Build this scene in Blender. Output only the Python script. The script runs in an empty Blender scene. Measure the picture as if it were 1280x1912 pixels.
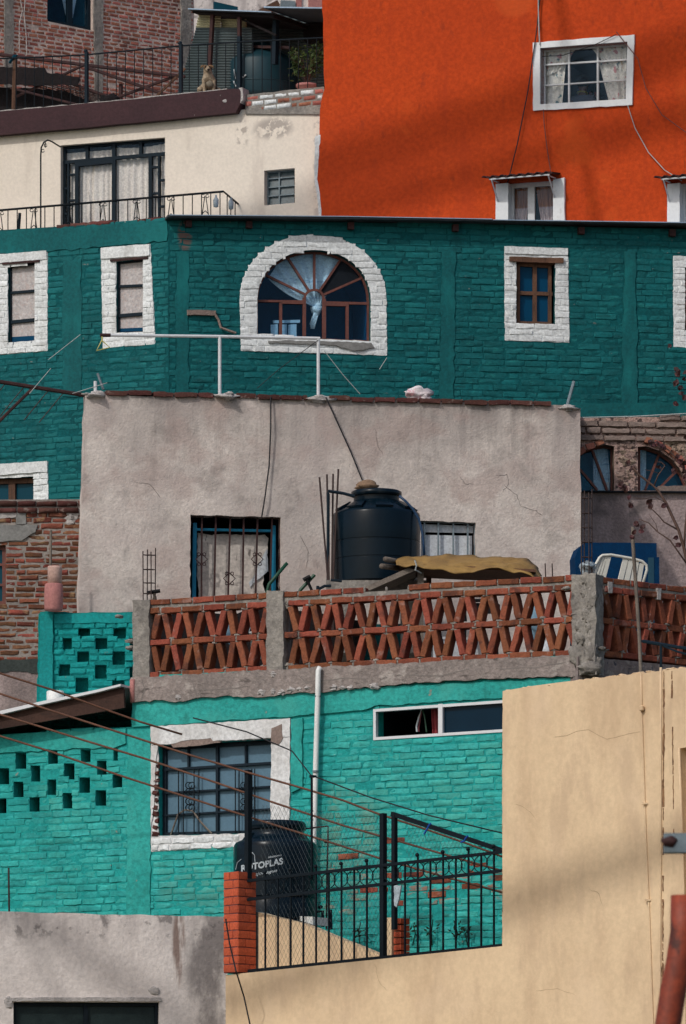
import bpy, math, random
from mathutils import Vector, noise
from mathutils.geometry import delaunay_2d_cdt

# ------------------------------------------------------------------ camera, sky, sun, exposure
SC = bpy.context.scene
COL = SC.collection
FPX, PITCH, CAMZ = 14500.0, math.radians(8.0), 2.0
cam = bpy.data.objects.new('camera', bpy.data.cameras.new('camera'))
COL.objects.link(cam)
cam.location = (0, 0, CAMZ)
cam.rotation_euler = (math.radians(90) + PITCH, 0, 0)
cam.data.sensor_fit = 'HORIZONTAL'
cam.data.sensor_width = 24.0
cam.data.lens = 24.0 * FPX / 1280.0
cam.data.clip_start, cam.data.clip_end = 1.0, 6000.0
cam.data.dof.use_dof = True
cam.data.dof.focus_distance = 97.0
cam.data.dof.aperture_fstop = 9.0
SC.camera = cam

SUN_AZ, SUN_EL = math.radians(38), math.radians(42)      # left of the camera's back, above the horizon
TO_SUN = Vector((-math.sin(SUN_AZ) * math.cos(SUN_EL), -math.cos(SUN_AZ) * math.cos(SUN_EL), math.sin(SUN_EL)))
world = bpy.data.worlds.new('World')
SC.world = world
world.use_nodes = True
wn = world.node_tree
sky = wn.nodes.new('ShaderNodeTexSky')
sky.sky_type = 'NISHITA'
sky.sun_disc = False
sky.sun_elevation = SUN_EL
sky.sun_rotation = math.pi + SUN_AZ
sky.air_density, sky.dust_density = 1.0, 3.0
wn.links.new(sky.outputs[0], wn.nodes['Background'].inputs[0])
wn.nodes['Background'].inputs[1].default_value = 0.125
sun = bpy.data.objects.new('sun', bpy.data.lights.new('sun', 'SUN'))
COL.objects.link(sun)
sun.data.energy = 1.7
sun.data.angle = math.radians(1.2)
sun.data.color = (1.0, 0.965, 0.92)
sun.rotation_euler = TO_SUN.to_track_quat('Z', 'Y').to_euler()
SC.view_settings.view_transform = 'Standard'
SC.view_settings.look = 'None'
SC.view_settings.exposure = -0.06
SC.view_settings.gamma = 1.0

# ------------------------------------------------------------------ helpers: pixels of the photograph -> places
CAM = Vector((0, 0, CAMZ))
FW = Vector((0, math.cos(PITCH), math.sin(PITCH)))
UP = Vector((0, -math.sin(PITCH), math.cos(PITCH)))


def ray(px, py):
    return FW + Vector((1, 0, 0)) * ((px - 640) / FPX) + UP * ((956 - py) / FPX)


def at(px, py, Y):
    d = ray(px, py)
    return CAM + d * (Y / d.y)


class Wall:
    """a vertical plane through two image columns at given distances; u along it, v = height, n towards the viewer"""
    def __init__(s, ax, ay, bx, by, pyref):
        A, B = at(ax, pyref, ay), at(bx, pyref, by)
        s.A = Vector((A.x, A.y, 0))
        s.u = Vector((B.x - A.x, B.y - A.y, 0)).normalized()
        s.n = Vector((s.u.y, -s.u.x, 0))

    def uv(s, px, py, n=0.0):
        d = ray(px, py)
        o = s.A + s.n * n
        t = (o - CAM).dot(s.n) / d.dot(s.n)
        P = CAM + d * t
        return ((P - s.A).dot(s.u), P.z)

    def w(s, u, v, n=0.0):
        return s.A + s.u * u + s.n * n + Vector((0, 0, v))

    def p(s, px, py, n=0.0):
        u, v = s.uv(px, py, n)
        return s.w(u, v, n)

    def poly(s, pts, n=0.0):
        return [s.uv(x, y, n) for x, y in pts]


def rough(poly, step, amp, seed=0, skip=()):
    """subdivide an outline and jitter it"""
    rnd = random.Random(seed)
    out = []
    N = len(poly)
    for i in range(N):
        a, b = Vector(poly[i]), Vector(poly[(i + 1) % N])
        L = (b - a).length
        k = max(1, int(L / step)) if i not in skip else 1
        d = (b - a) / max(L, 1e-6)
        nn = Vector((-d.y, d.x))
        for j in range(k):
            q = a + (b - a) * (j / k)
            if j and k > 1:
                q = q + nn * rnd.uniform(-amp, amp) + d * rnd.uniform(-.3, .3) * L / k
            out.append((q.x, q.y))
    return out


# ------------------------------------------------------------------ helpers: meshes
LOC = {}


def fill(loops):
    """triangles of an outline with holes, wound counter-clockwise"""
    vs, es = [], []
    for lp in loops:
        k = len(vs)
        vs += [Vector(p) for p in lp]
        es += [(k + i, k + (i + 1) % len(lp)) for i in range(len(lp))]
    ov, _, of, *_ = delaunay_2d_cdt(vs, es, [], 0, 1e-6)
    out = []
    for t in of:
        a, b, c = [ov[i] for i in t[:3]]
        m = (a + b + c) / 3
        n = 0
        for lp in loops:
            for i in range(len(lp)):
                (x0, y0), (x1, y1) = lp[i], lp[(i + 1) % len(lp)]
                if (y0 <= m.y) != (y1 <= m.y) and x0 + (m.y - y0) * (x1 - x0) / (y1 - y0) > m.x:
                    n += 1
        if n % 2:
            out.append(tuple(t[:3]) if (b - a).cross(c - a) > 0 else (t[0], t[2], t[1]))
    return [(p.x, p.y) for p in ov], out


def root_of(o):
    while o.parent:
        o = o.parent
    return o


class MB:
    def __init__(s):
        s.v, s.f = [], []

    def add(s, vs, fs):
        k = len(s.v)
        s.v += [Vector(p) for p in vs]
        s.f += [tuple(i + k for i in f) for f in fs]
        return s

    def hexa(s, a, b):
        """a: four near corners (ccw), b: four far corners"""
        return s.add(list(a) + list(b), [(0, 1, 2, 3), (7, 6, 5, 4), (0, 4, 5, 1), (1, 5, 6, 2), (2, 6, 7, 3), (3, 7, 4, 0)])

    def box(s, c, size, rot=0.0):
        x, y, z = [k / 2 for k in size]
        R = lambda p: Vector((c[0] + p[0] * math.cos(rot) - p[1] * math.sin(rot), c[1] + p[0] * math.sin(rot) + p[1] * math.cos(rot), c[2] + p[2]))
        return s.hexa([R(p) for p in ((-x, -y, -z), (x, -y, -z), (x, -y, z), (-x, -y, z))], [R(p) for p in ((-x, y, -z), (x, y, -z), (x, y, z), (-x, y, z))])

    def tube(s, pts, r, seg=6, r2=None):
        pts = [Vector(p) for p in pts]
        n = len(pts)
        rings = []
        ref = None
        for i, p in enumerate(pts):
            t = (pts[min(i + 1, n - 1)] - pts[max(i - 1, 0)]).normalized()
            if ref is None:
                ref = Vector((0, 0, 1)) if abs(t.z) < .9 else Vector((1, 0, 0))
            x = (ref - t * ref.dot(t)).normalized()
            ref = x
            y = t.cross(x)
            rr = r if r2 is None else r + (r2 - r) * i / max(1, n - 1)
            rings.append([p + (x * math.cos(2 * math.pi * k / seg) + y * math.sin(2 * math.pi * k / seg)) * rr for k in range(seg)])
        k0 = len(s.v)
        for q in rings:
            s.v += q
        for i in range(n - 1):
            for k in range(seg):
                a, b = k0 + i * seg + k, k0 + i * seg + (k + 1) % seg
                s.f.append((a, b, b + seg, a + seg))
        s.f.append(tuple(k0 + k for k in reversed(range(seg))))
        s.f.append(tuple(k0 + (n - 1) * seg + k for k in range(seg)))
        return s

    def lathe(s, c, prof, seg=40, jit=0.0):
        k0 = len(s.v)
        for r, z in prof:
            for k in range(seg):
                a = 2 * math.pi * k / seg
                s.v.append(Vector((c[0] + r * math.cos(a), c[1] + r * math.sin(a), c[2] + z)))
        for i in range(len(prof) - 1):
            for k in range(seg):
                a, b = k0 + i * seg + k, k0 + i * seg + (k + 1) % seg
                s.f.append((a, b, b + seg, a + seg))
        s.f.append(tuple(k0 + k for k in reversed(range(seg))))
        s.f.append(tuple(k0 + (len(prof) - 1) * seg + k for k in range(seg)))
        return s

    def plate(s, W, outer, holes=(), n0=0.0, n1=0.02, rev=None):
        """a slab of a wall with holes; holes get reveals of depth rev (default: full depth)"""
        loops = [list(outer)] + [list(h) for h in holes]
        fv, ft = fill(loops)
        k = len(s.v)
        s.v += [W.w(u, v, n1) for u, v in fv]
        s.f += [tuple(i + k for i in t) for t in ft]
        k = len(s.v)
        s.v += [W.w(u, v, n1) for lp in loops for u, v in lp]
        k2 = len(s.v)
        r = (n1 - n0) if rev is None else rev
        for li, lp in enumerate(loops):
            s.v += [W.w(u, v, n0 if li == 0 else n1 - r) for u, v in lp]
        o = 0
        for li, lp in enumerate(loops):
            area = sum(lp[i][0] * lp[(i + 1) % len(lp)][1] - lp[(i + 1) % len(lp)][0] * lp[i][1] for i in range(len(lp)))
            for i in range(len(lp)):
                j = (i + 1) % len(lp)
                q = (k + o + i, k2 + o + i, k2 + o + j, k + o + j)
                if (area < 0) != (li > 0):
                    q = q[::-1]
                s.f.append(q)
            o += len(lp)
        # back face
        fv, ft = fill(loops if rev is None else loops[:1])
        k = len(s.v)
        s.v += [W.w(u, v, n0) for u, v in fv]
        s.f += [tuple(i + k for i in reversed(t)) for t in ft]
        return s

    def pbox(s, W, pts, n0, n1):
        """prism over a pixel outline (read on the plane n1)"""
        return s.plate(W, W.poly(pts, n1), (), n0, n1)

    def bar(s, W, p0, p1, w, n0, n1):
        a, b = Vector(W.uv(*p0, n1)), Vector(W.uv(*p1, n1))
        d = (b - a).normalized()
        q = Vector((-d.y, d.x)) * (w / 2)
        pts = [a - q, b - q, b + q, a + q]
        return s.hexa([W.w(p.x, p.y, n1) for p in pts], [W.w(p.x, p.y, n0) for p in pts])

    def cloth(s, W, tl, tr, br, bl, n, folds=6, amp=.02, nu=36, nv=10, sag=0.0, ph=0.0):
        TL, TR, BR, BL = [Vector(W.uv(*p, n)) for p in (tl, tr, br, bl)]
        k = len(s.v)
        for j in range(nv + 1):
            t = j / nv
            for i in range(nu + 1):
                x = i / nu
                p = (TL * (1 - x) + TR * x) * (1 - t) + (BL * (1 - x) + BR * x) * t
                q = amp * math.sin(x * folds * 2 * math.pi + ph + 2.6 * noise.noise((x * folds * .6, ph * 5, t * .4))) * (.55 + .45 * t) * (1 + .7 * noise.noise((x * folds * .8, 3, ph)))
                s.v.append(W.w(p.x, p.y - sag * math.sin(math.pi * x) * (1 - t), n + q + amp * .4 * noise.noise((x * 9, t * 4, ph))))
        for j in range(nv):
            for i in range(nu):
                a = k + j * (nu + 1) + i
                s.f.append((a + nu + 1, a + nu + 2, a + 1, a))
        return s

    def lump(s, c, r, seed=0, sq=(1, 1, 1), nu=8, nv=6, amp=.35):
        k = len(s.v)
        for j in range(nv + 1):
            th = math.pi * j / nv
            for i in range(nu):
                a = 2 * math.pi * i / nu
                d = Vector((math.sin(th) * math.cos(a), math.sin(th) * math.sin(a), math.cos(th)))
                m = 1 + amp * noise.noise(d * 1.7 + Vector((seed * 3.1, seed, 0)))
                s.v.append(Vector(c) + Vector((d.x * sq[0], d.y * sq[1], d.z * sq[2])) * r * m)
        for j in range(nv):
            for i in range(nu):
                a, b = k + j * nu + i, k + j * nu + (i + 1) % nu
                s.f.append((a, a + nu, b + nu, b))
        return s

    def roughbox(s, W, u0, u1, v0, v1, n0, n1, step=.06, amp=.012, seed=0):
        """a box with knocked, uneven faces"""
        def pt(u, v, n):
            P = W.w(u, v, n)
            m = noise.noise_vector(P * 7 + Vector((seed, 0, 0))) * amp + noise.noise_vector(P * 23 + Vector((0, seed, 0))) * amp * .5
            return P + m
        def grid(f, A, B):
            na, nb = max(1, int(A / step)), max(1, int(B / step))
            k = len(s.v)
            for j in range(nb + 1):
                for i in range(na + 1):
                    s.v.append(pt(*f(i / na, j / nb)))
            for j in range(nb):
                for i in range(na):
                    a = k + j * (na + 1) + i
                    s.f.append((a, a + 1, a + na + 2, a + na + 1))
        U, V, Nn = u1 - u0, v1 - v0, n1 - n0
        grid(lambda a, b: (u0 + a * U, v0 + b * V, n1), U, V)
        grid(lambda a, b: (u1 - a * U, v0 + b * V, n0), U, V)
        grid(lambda a, b: (u1, v0 + b * V, n1 - a * Nn), Nn, V)
        grid(lambda a, b: (u0, v0 + b * V, n0 + a * Nn), Nn, V)
        grid(lambda a, b: (u0 + a * U, v1, n1 - b * Nn), U, Nn)
        grid(lambda a, b: (u0 + a * U, v0, n0 + b * Nn), U, Nn)
        return s

    def obj(s, name, mat, parent=None, smooth=False, label=None):
        me = bpy.data.meshes.new(name)
        if parent is not None:
            base = LOC[root_of(parent).name]
        else:
            xs = [p.x for p in s.v]; ys = [p.y for p in s.v]; zs = [p.z for p in s.v]
            base = Vector(((min(xs) + max(xs)) / 2, (min(ys) + max(ys)) / 2, min(zs)))
        me.from_pydata([p - base for p in s.v], [], s.f)
        for m in (mat if isinstance(mat, (list, tuple)) else [mat]):
            me.materials.append(m)
        if smooth:
            me.polygons.foreach_set('use_smooth', [True] * len(me.polygons))
        if smooth == 'auto':
            me.set_sharp_from_angle(angle=math.radians(38))
        me.update()
        o = bpy.data.objects.new(name, me)
        COL.objects.link(o)
        if parent is None:
            o.location = base
            LOC[o.name] = base
        else:
            o.parent = parent
        if label:
            o['label'] = label
        return o


def tag(o, label, cat, group=None):
    o['label'] = label
    o['category'] = cat
    if group:
        o['group'] = group
    return o


def thing(name, loc, label, cat, group=None):
    o = bpy.data.objects.new(name, None)
    COL.objects.link(o)
    o.empty_display_size = .3
    o.location = loc
    LOC[o.name] = Vector(loc)
    return tag(o, label, cat, group)


def spans(loops, v):
    """inside intervals of a set of loops at height v (even-odd)"""
    xs = []
    for lp in loops:
        for i in range(len(lp)):
            (u0, v0), (u1, v1) = lp[i], lp[(i + 1) % len(lp)]
            if (v0 <= v) != (v1 <= v):
                xs.append(u0 + (v - v0) * (u1 - u0) / (v1 - v0))
    xs.sort()
    return list(zip(xs[::2], xs[1::2]))


def brick(mb, W, u0, u1, v0, v1, n, rnd, soft=.010, jit=.004, depth=.02):
    nx, ny = max(1, round((u1 - u0) / .075)), 2 if v1 - v0 > .04 else 1
    du, dv = min(soft, (u1 - u0) * .25), min(soft, (v1 - v0) * .25)
    k = len(mb.v)
    tl = rnd.uniform(-.006, .006)
    for j in range(ny + 1):
        for i in range(nx + 1):
            x, y = i / nx, j / ny
            e = (i in (0, nx)) + (j in (0, ny))
            mb.v.append(W.w(u0 + du + (u1 - u0 - 2 * du) * x + rnd.uniform(-jit, jit), v0 + dv + (v1 - v0 - 2 * dv) * y + rnd.uniform(-jit, jit) + tl * (x - .5), n + rnd.uniform(-jit, jit) - .002 * e))
    for j in range(ny):
        for i in range(nx):
            a = k + j * (nx + 1) + i
            mb.f.append((a, a + 1, a + nx + 2, a + nx + 1))
    ring = [(i, 0) for i in range(nx)] + [(nx, j) for j in range(ny)] + [(i, ny) for i in range(nx, 0, -1)] + [(0, j) for j in range(ny, 0, -1)]
    k2 = len(mb.v)
    for i, j in ring:
        mb.v.append(W.w(u0 + (u1 - u0) * i / nx + rnd.uniform(-jit, jit) * .7, v0 + (v1 - v0) * j / ny + rnd.uniform(-jit, jit) * .7 + tl * (i / nx - .5), n - depth - .006))
    R = len(ring)
    for q in range(R):
        a, b = ring[q], ring[(q + 1) % R]
        ia, ib = k + a[1] * (nx + 1) + a[0], k + b[1] * (nx + 1) + b[0]
        mb.f.append((k2 + q, k2 + (q + 1) % R, ib, ia))


def bricks(mb, W, outer, holes=(), n=0.0, bl=.28, bh=.068, mor=.018, depth=.016, seed=0, drop=0.0, jit=.004, soft=.010, var=.006, alt=None, slope=0.0, v_ref=None):
    """real bricks laid over a wall plane, cut at the outline; alt = (mesh, chance(u, v)) sends some of them to another mesh"""
    rnd = random.Random(seed)
    if slope:
        sh = lambda lp: [(u, v - slope * u) for u, v in lp]
    else:
        sh = lambda lp: lp
    loops = [sh(outer)] + [sh(h) for h in holes]
    vs = [v for u, v in loops[0]]
    us = [u for u, v in loops[0]]
    ch = bh + mor
    base = v_ref if v_ref is not None else min(vs)
    k = int(math.floor((min(vs) - base) / ch)) - 1
    if slope:
        class SW:
            w = staticmethod(lambda u, v, nn=0.0: W.w(u, v + slope * u, nn))
        WW = SW
    else:
        WW = W
    while base + k * ch < max(vs):
        v0 = base + k * ch + rnd.uniform(-.003, .003)
        v1 = v0 + bh
        k += 1
        vm = (v0 + v1) / 2
        ins = spans(loops, vm)
        if not ins:
            continue
        u = min(us) - rnd.uniform(0, bl) - (bl / 2 if k % 2 else 0)
        while u < max(us):
            L = bl * (rnd.uniform(.88, 1.08) if rnd.random() < .85 else .5)
            a, b = u, u + L - mor * rnd.uniform(.6, 1.3)
            u += L
            dr = rnd.random() < drop
            dn = depth + rnd.uniform(-var, var)
            hv = rnd.uniform(-.004, .004)
            for s0, s1 in ins:
                c, d = max(a, s0 + rnd.uniform(-.006, .004)), min(b, s1 + rnd.uniform(-.004, .006))
                if d - c > .03 and not dr:
                    t = mb
                    if alt and rnd.random() < alt[1]((c + d) / 2, vm + slope * (c + d) / 2):
                        t = alt[0]
                    brick(t, WW, c, d, v0, v1 + hv, n + dn, rnd, soft, jit, depth)


# ------------------------------------------------------------------ materials
MAT = {}


def M(name, c1, c2=None, rough=.9, ns=1.6, island=0.0, bump=.3, bscale=45, bdist=.012, spec=.25, stains=(), metal=0.0, fine=.25, hue=0.0, coat=0.0):
    m = bpy.data.materials.new(name)
    MAT[name] = m
    m.use_nodes = True
    nt = m.node_tree
    N, L = nt.nodes, nt.links
    b = N['Principled BSDF']
    b.inputs['Roughness'].default_value = rough
    b.inputs['Specular IOR Level'].default_value = spec
    b.inputs['Metallic'].default_value = metal
    b.inputs['Coat Weight'].default_value = coat
    geo = N.new('ShaderNodeNewGeometry')
    pos = geo.outputs['Position']

    def nz(scale, det=6, vec=None, rgh=.6):
        t = N.new('ShaderNodeTexNoise')
        t.inputs['Detail'].default_value = det
        t.inputs['Roughness'].default_value = rgh
        if isinstance(scale, tuple):
            mp = N.new('ShaderNodeMapping')
            mp.inputs['Scale'].default_value = scale
            L.new(pos, mp.inputs['Vector'])
            L.new(mp.outputs[0], t.inputs['Vector'])
            t.inputs['Scale'].default_value = 1.0
        else:
            L.new(pos, t.inputs['Vector'])
            t.inputs['Scale'].default_value = scale
        return t.outputs['Fac']

    def mr(x, a, c, lo=0.0, hi=1.0):
        r = N.new('ShaderNodeMapRange')
        r.interpolation_type = 'SMOOTHSTEP'
        L.new(x, r.inputs[0])
        for i, q in enumerate((a, c, lo, hi)):
            r.inputs[i + 1].default_value = q
        return r.outputs[0]

    def math_(op, x, y):
        r = N.new('ShaderNodeMath')
        r.operation = op
        for i, q in enumerate((x, y)):
            if isinstance(q, (int, float)):
                r.inputs[i].default_value = q
            else:
                L.new(q, r.inputs[i])
        return r.outputs[0]

    def mix(f, x, y, mode='MIX'):
        r = N.new('ShaderNodeMix')
        r.data_type = 'RGBA'
        r.blend_type = mode
        for i, q in ((0, f), (6, x), (7, y)):
            if isinstance(q, (int, float)):
                r.inputs[i].default_value = q
            elif isinstance(q, tuple):
                r.inputs[i].default_value = (*q, 1.0)[:4]
            else:
                L.new(q, r.inputs[i])
        return r.outputs[2]
    c2 = c2 or tuple(x * .78 for x in c1)
    f = mr(nz(ns, 8), .3, .7)
    if island:
        ri = geo.outputs['Random Per Island']
        f = math_('ADD', math_('MULTIPLY', f, .45), math_('MULTIPLY', ri, .55))
    col = mix(f, c1, c2)
    if island:
        hs = N.new('ShaderNodeHueSaturation')
        L.new(col, hs.inputs['Color'])
        w = N.new('ShaderNodeTexWhiteNoise')
        w.noise_dimensions = '1D'
        L.new(geo.outputs['Random Per Island'], w.inputs['W'])
        L.new(mr(w.outputs['Value'], 0, 1, 1 - island, 1 + island), hs.inputs['Value'])
        L.new(mr(geo.outputs['Random Per Island'], 0, 1, .5 - hue, .5 + hue), hs.inputs['Hue'])
        col = hs.outputs[0]
    if fine:
        col = mix(1.0, col, N_gray(N, L, mr(nz(bscale * .8, 5), .25, .75, 1 - fine, 1 + fine * .6)), 'MULTIPLY')
    for st in stains:
        sf = mr(nz(st.get('scale', 3.0), st.get('det', 7)), st['thr'] - st.get('w', .05), st['thr'] + st.get('w', .05), 0, st.get('amt', .8))
        if 'z' in st:
            sep = N.new('ShaderNodeSeparateXYZ')
            L.new(pos, sep.inputs[0])
            sf = math_('MULTIPLY', sf, mr(sep.outputs[2], st['z'][0], st['z'][1]))
        if 'blob' in st:
            c, r = st['blob']
            mp = N.new('ShaderNodeMapping')
            mp.vector_type = 'POINT'
            mp.inputs['Scale'].default_value = tuple(1 / q for q in r)
            mp.inputs['Location'].default_value = tuple(-c[i] / r[i] for i in range(3))
            L.new(pos, mp.inputs['Vector'])
            ln = N.new('ShaderNodeVectorMath')
            ln.operation = 'LENGTH'
            L.new(mp.outputs[0], ln.inputs[0])
            sf = math_('MULTIPLY', sf, mr(ln.outputs['Value'], 1.0, st.get('hard', .5)))
        col = mix(sf, col, st['col'])
    L.new(col, b.inputs['Base Color'])
    if bump:
        h = math_('ADD', nz(bscale, 6), math_('MULTIPLY', nz(bscale / 6, 4), 1.6))
        bp = N.new('ShaderNodeBump')
        bp.inputs['Strength'].default_value = bump
        bp.inputs['Distance'].default_value = bdist
        L.new(h, bp.inputs['Height'])
        L.new(bp.outputs[0], b.inputs['Normal'])
    return m


def N_gray(N, L, x):
    c = N.new('ShaderNodeCombineColor')
    for i in range(3):
        L.new(x, c.inputs[i])
    return c.outputs[0]


def plain(name, c, rough=.5, spec=.5, metal=0.0, var=.15, ns=8.0, bump=0.0):
    return M(name, c, tuple(x * (1 - var) for x in c), rough, ns, 0, bump, 60, .004, spec, (), metal, fine=var)


def crack(W, parent, pts, w, mat, n=.002):
    """a hairline crack: a thin sunken-looking dark line lying on the wall"""
    rnd = random.Random(len(pts) + int(pts[0][0]))
    P = []
    for (x0, y0), (x1, y1) in zip(pts, pts[1:]):
        for q in range(4):
            P.append((x0 + (x1 - x0) * q / 4 + rnd.uniform(-1, 1), y0 + (y1 - y0) * q / 4 + rnd.uniform(-1.2, 1.2)))
    P.append(pts[-1])
    mb = MB()
    L, Rr = [], []
    for i, (x, y) in enumerate(P):
        u, v = W.uv(x, y)
        a, b = Vector(W.uv(*P[max(i - 1, 0)])), Vector(W.uv(*P[min(i + 1, len(P) - 1)]))
        d = (b - a).normalized()
        h = w * rnd.uniform(.25, .7) * (.3 if i in (0, len(P) - 1) else 1)
        L.append(W.w(u - d.y * h, v + d.x * h, n)); Rr.append(W.w(u + d.y * h, v - d.x * h, n))
    mb.v = L + Rr
    k = len(P)
    mb.f = [(k + i, k + i + 1, i + 1, i) for i in range(k - 1)]
    return mb.obj('crack', mat, parent)


def glass(name, tint, gloss=.1, rough=.05, gcol=(.45, .7, 1)):
    m = bpy.data.materials.new(name)
    m.use_nodes = True
    N, L = m.node_tree.nodes, m.node_tree.links
    N.remove(N['Principled BSDF'])
    t = N.new('ShaderNodeBsdfTransparent')
    t.inputs[0].default_value = (*tint, 1)
    g = N.new('ShaderNodeBsdfGlossy')
    g.inputs['Color'].default_value = (*gcol, 1)
    g.inputs['Roughness'].default_value = rough
    mx = N.new('ShaderNodeMixShader')
    mx.inputs[0].default_value = gloss
    L.new(t.outputs[0], mx.inputs[1])
    L.new(g.outputs[0], mx.inputs[2])
    L.new(mx.outputs[0], N['Material Output'].inputs[0])
    return m


def dark_pane(name, c, rough=.08, spec=.07, ns=.8):
    return M(name, c, tuple(x * .8 for x in c), rough, ns, 0, .04, 3, .01, spec, fine=.05)


# ------------------------------------------------------------------ planes of the facades (image column, distance)
W_OR = Wall(600, 107.4, 1280, 105.6, 200)       # orange house
W_CR = Wall(0, 109.6, 600, 107.75, 300)         # cream house
W_BK = Wall(0, 113.0, 600, 116.9, 60)           # brick house on top
W_TL = Wall(0, 105.2, 315, 104.15, 600)         # teal house, left of its corner
W_TR = Wall(315, 104.15, 1280, 105.4, 600)      # teal house, right of its corner
W_GY = Wall(150, 96.5, 1085, 97.6, 900)         # grey house
W_ST = Wall(1050, 99.6, 1280, 99.8, 900)        # stone house with the arched window
W_BN = Wall(0, 98.2, 155, 98.2, 1050)           # brown brick house
W_ML = Wall(75, 95.9, 250, 95.8, 1220)          # small perforated wall
W_MI = Wall(250, 94.4, 1080, 92.0, 1350)        # mint house
W_LR = Wall(1095, 92.05, 1280, 93.1, 1150)      # its parapet round the corner
W_BE = Wall(420, 90.3, 1280, 85.1, 1600)        # beige house
W_LO = Wall(0, 90.4, 420, 91.0, 1750)           # low grey house

P_ = lambda W, *pts: W.poly(pts)

# ------------------------------------------------------------------ paints
RED1, RED2 = (.28, .085, .045), (.20, .055, .032)
m_teal = M('teal_paint', (.002, .120, .130), (.002, .088, .096), .8, 1.3, .12, .5, 32, .014, .25,
           stains=[dict(col=(.008, .165, .165), scale=(1.2, 1.2, .7), thr=.62, w=.1, amt=.6),
                   dict(col=(.30, .27, .23), scale=26.0, thr=.72, w=.02, amt=.8), dict(col=(.015, .20, .19), scale=(6, 6, 16), thr=.62, w=.04, amt=.5), dict(col=(.002, .045, .05), scale=(3, 3, 12), thr=.64, w=.04, amt=.6), dict(col=(.006, .135, .14), scale=(.6, .6, .5), thr=.55, w=.12, amt=.6), dict(col=(.001, .06, .068), scale=(3.5, 3.5, .35), thr=.60, w=.06, amt=.5), dict(col=(.22, .20, .18), scale=(5, 5, 11), thr=.70, w=.02, amt=.75),
                   dict(col=(.28, .10, .06), scale=7.0, thr=.47, w=.03, amt=.9, blob=(W_TL.p(262, 440), (.28, .5, .12))),
                   dict(col=(.30, .27, .24), scale=7.0, thr=.52, w=.03, amt=.8, blob=(W_TL.p(250, 433), (.24, .5, .10))),
                   dict(col=(.14, .07, .055), scale=9.0, thr=.43, w=.03, amt=.8, blob=(W_TR.p(345, 440), (.12, .5, .28)))])
m_teal_dark = M('teal_mortar', (.002, .095, .104), (.002, .066, .073), .9, 2.0, 0, .5, 30, .015, .2)
m_tealband = M('teal_band_paint', (.003, .118, .125), (.002, .086, .094), .8, 1.6, 0, .3, 30, .014, .25,
               stains=[dict(col=(.008, .18, .18), scale=(2.5, 2.5, .9), thr=.58, w=.1, amt=.6), dict(col=(.28, .25, .22), scale=14.0, thr=.75, w=.02, amt=.8)])
m_white = M('white_paint_brick', (.74, .77, .77), (.64, .67, .67), .85, 3.0, .07, .35, 40, .01, .25,
            stains=[dict(col=(.22, .19, .17), scale=19.0, thr=.70, w=.03, amt=.7), dict(col=(.36, .36, .34), scale=(6, 6, 2), thr=.63, w=.08, amt=.45)])
m_white_pl = M('white_paint_plaster', (.72, .73, .73), (.58, .58, .57), .85, 2.0, 0, .45, 28, .014, .25,
               stains=[dict(col=(.27, .21, .17), scale=11.0, thr=.73, w=.02, amt=.8), dict(col=(.52, .50, .47), scale=(5, 5, 2), thr=.60, w=.09, amt=.5)])
m_white_cl = M('clean_white_paint', (.74, .76, .77), (.66, .68, .69), .8, 1.5, 0, .2, 28, .008, .25, fine=.06, stains=[dict(col=(.45, .43, .41), scale=(9, 9, 4), thr=.68, w=.05, amt=.5)])
m_orange = M('orange_stucco', (.50, .058, .009), (.45, .050, .0085), .9, .9, 0, .6, 22, .012, .2, fine=.2,
             stains=[dict(col=(.56, .085, .014), scale=.8, thr=.62, w=.05, amt=.5), dict(col=(.36, .040, .010), scale=(4, 4, .3), thr=.60, w=.05, amt=.35), dict(col=(.58, .095, .02), scale=1.0, thr=.42, w=.10, amt=.5, blob=(W_OR.p(960, 0), (.34, 1, .30)), hard=.6), dict(col=(.20, .03, .012), scale=(6, 6, 3), thr=.66, w=.05, amt=.4), dict(col=(.38, .042, .009), scale=(1.3, 1.3, .8), thr=.60, w=.12, amt=.3)])
m_cream = M('cream_plaster', (.80, .72, .62), (.73, .655, .56), .9, .8, 0, .2, 30, .008, .2, fine=.08,
            stains=[dict(col=(.33, .29, .26), scale=9.0, thr=.48, w=.04, amt=.8, blob=(W_CR.p(510, 240), (.36, 1.0, .2))),
                    dict(col=(.36, .31, .27), scale=10.0, thr=.52, w=.04, amt=.8, blob=(W_CR.p(452, 250), (.12, 1.0, .25))),
                    dict(col=(.44, .40, .37), scale=12.0, thr=.52, w=.05, amt=.7, blob=(W_CR.p(592, 300), (.08, 1.0, 1.3))),
                    dict(col=(.47, .40, .34), scale=(3, 3, .7), thr=.63, w=.08, amt=.4)])
m_maroon = M('maroon_paint', (.052, .020, .024), (.040, .016, .020), .75, 1.5, 0, .3, 30, .01, .3, stains=[dict(col=(.35, .32, .31), scale=14.0, thr=.74, w=.015, amt=.8)])
m_redbrick = M('red_brick', (.40, .155, .11), (.28, .095, .068), .92, 3.0, .25, .5, 55, .008, .2, hue=.012,
               stains=[dict(col=(.10, .042, .034), scale=3.0, thr=.60, w=.06, amt=.7), dict(col=(.46, .36, .32), scale=12.0, thr=.66, w=.04, amt=.5)])
m_mortar_pale = M('pale_mortar', (.60, .50, .45), (.46, .37, .32), .95, 3.0, 0, .5, 40, .012, .15)
m_mortar_grey = M('grey_mortar', (.30, .27, .245), (.21, .19, .175), .95, 3.0, 0, .5, 40, .012, .15)
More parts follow.
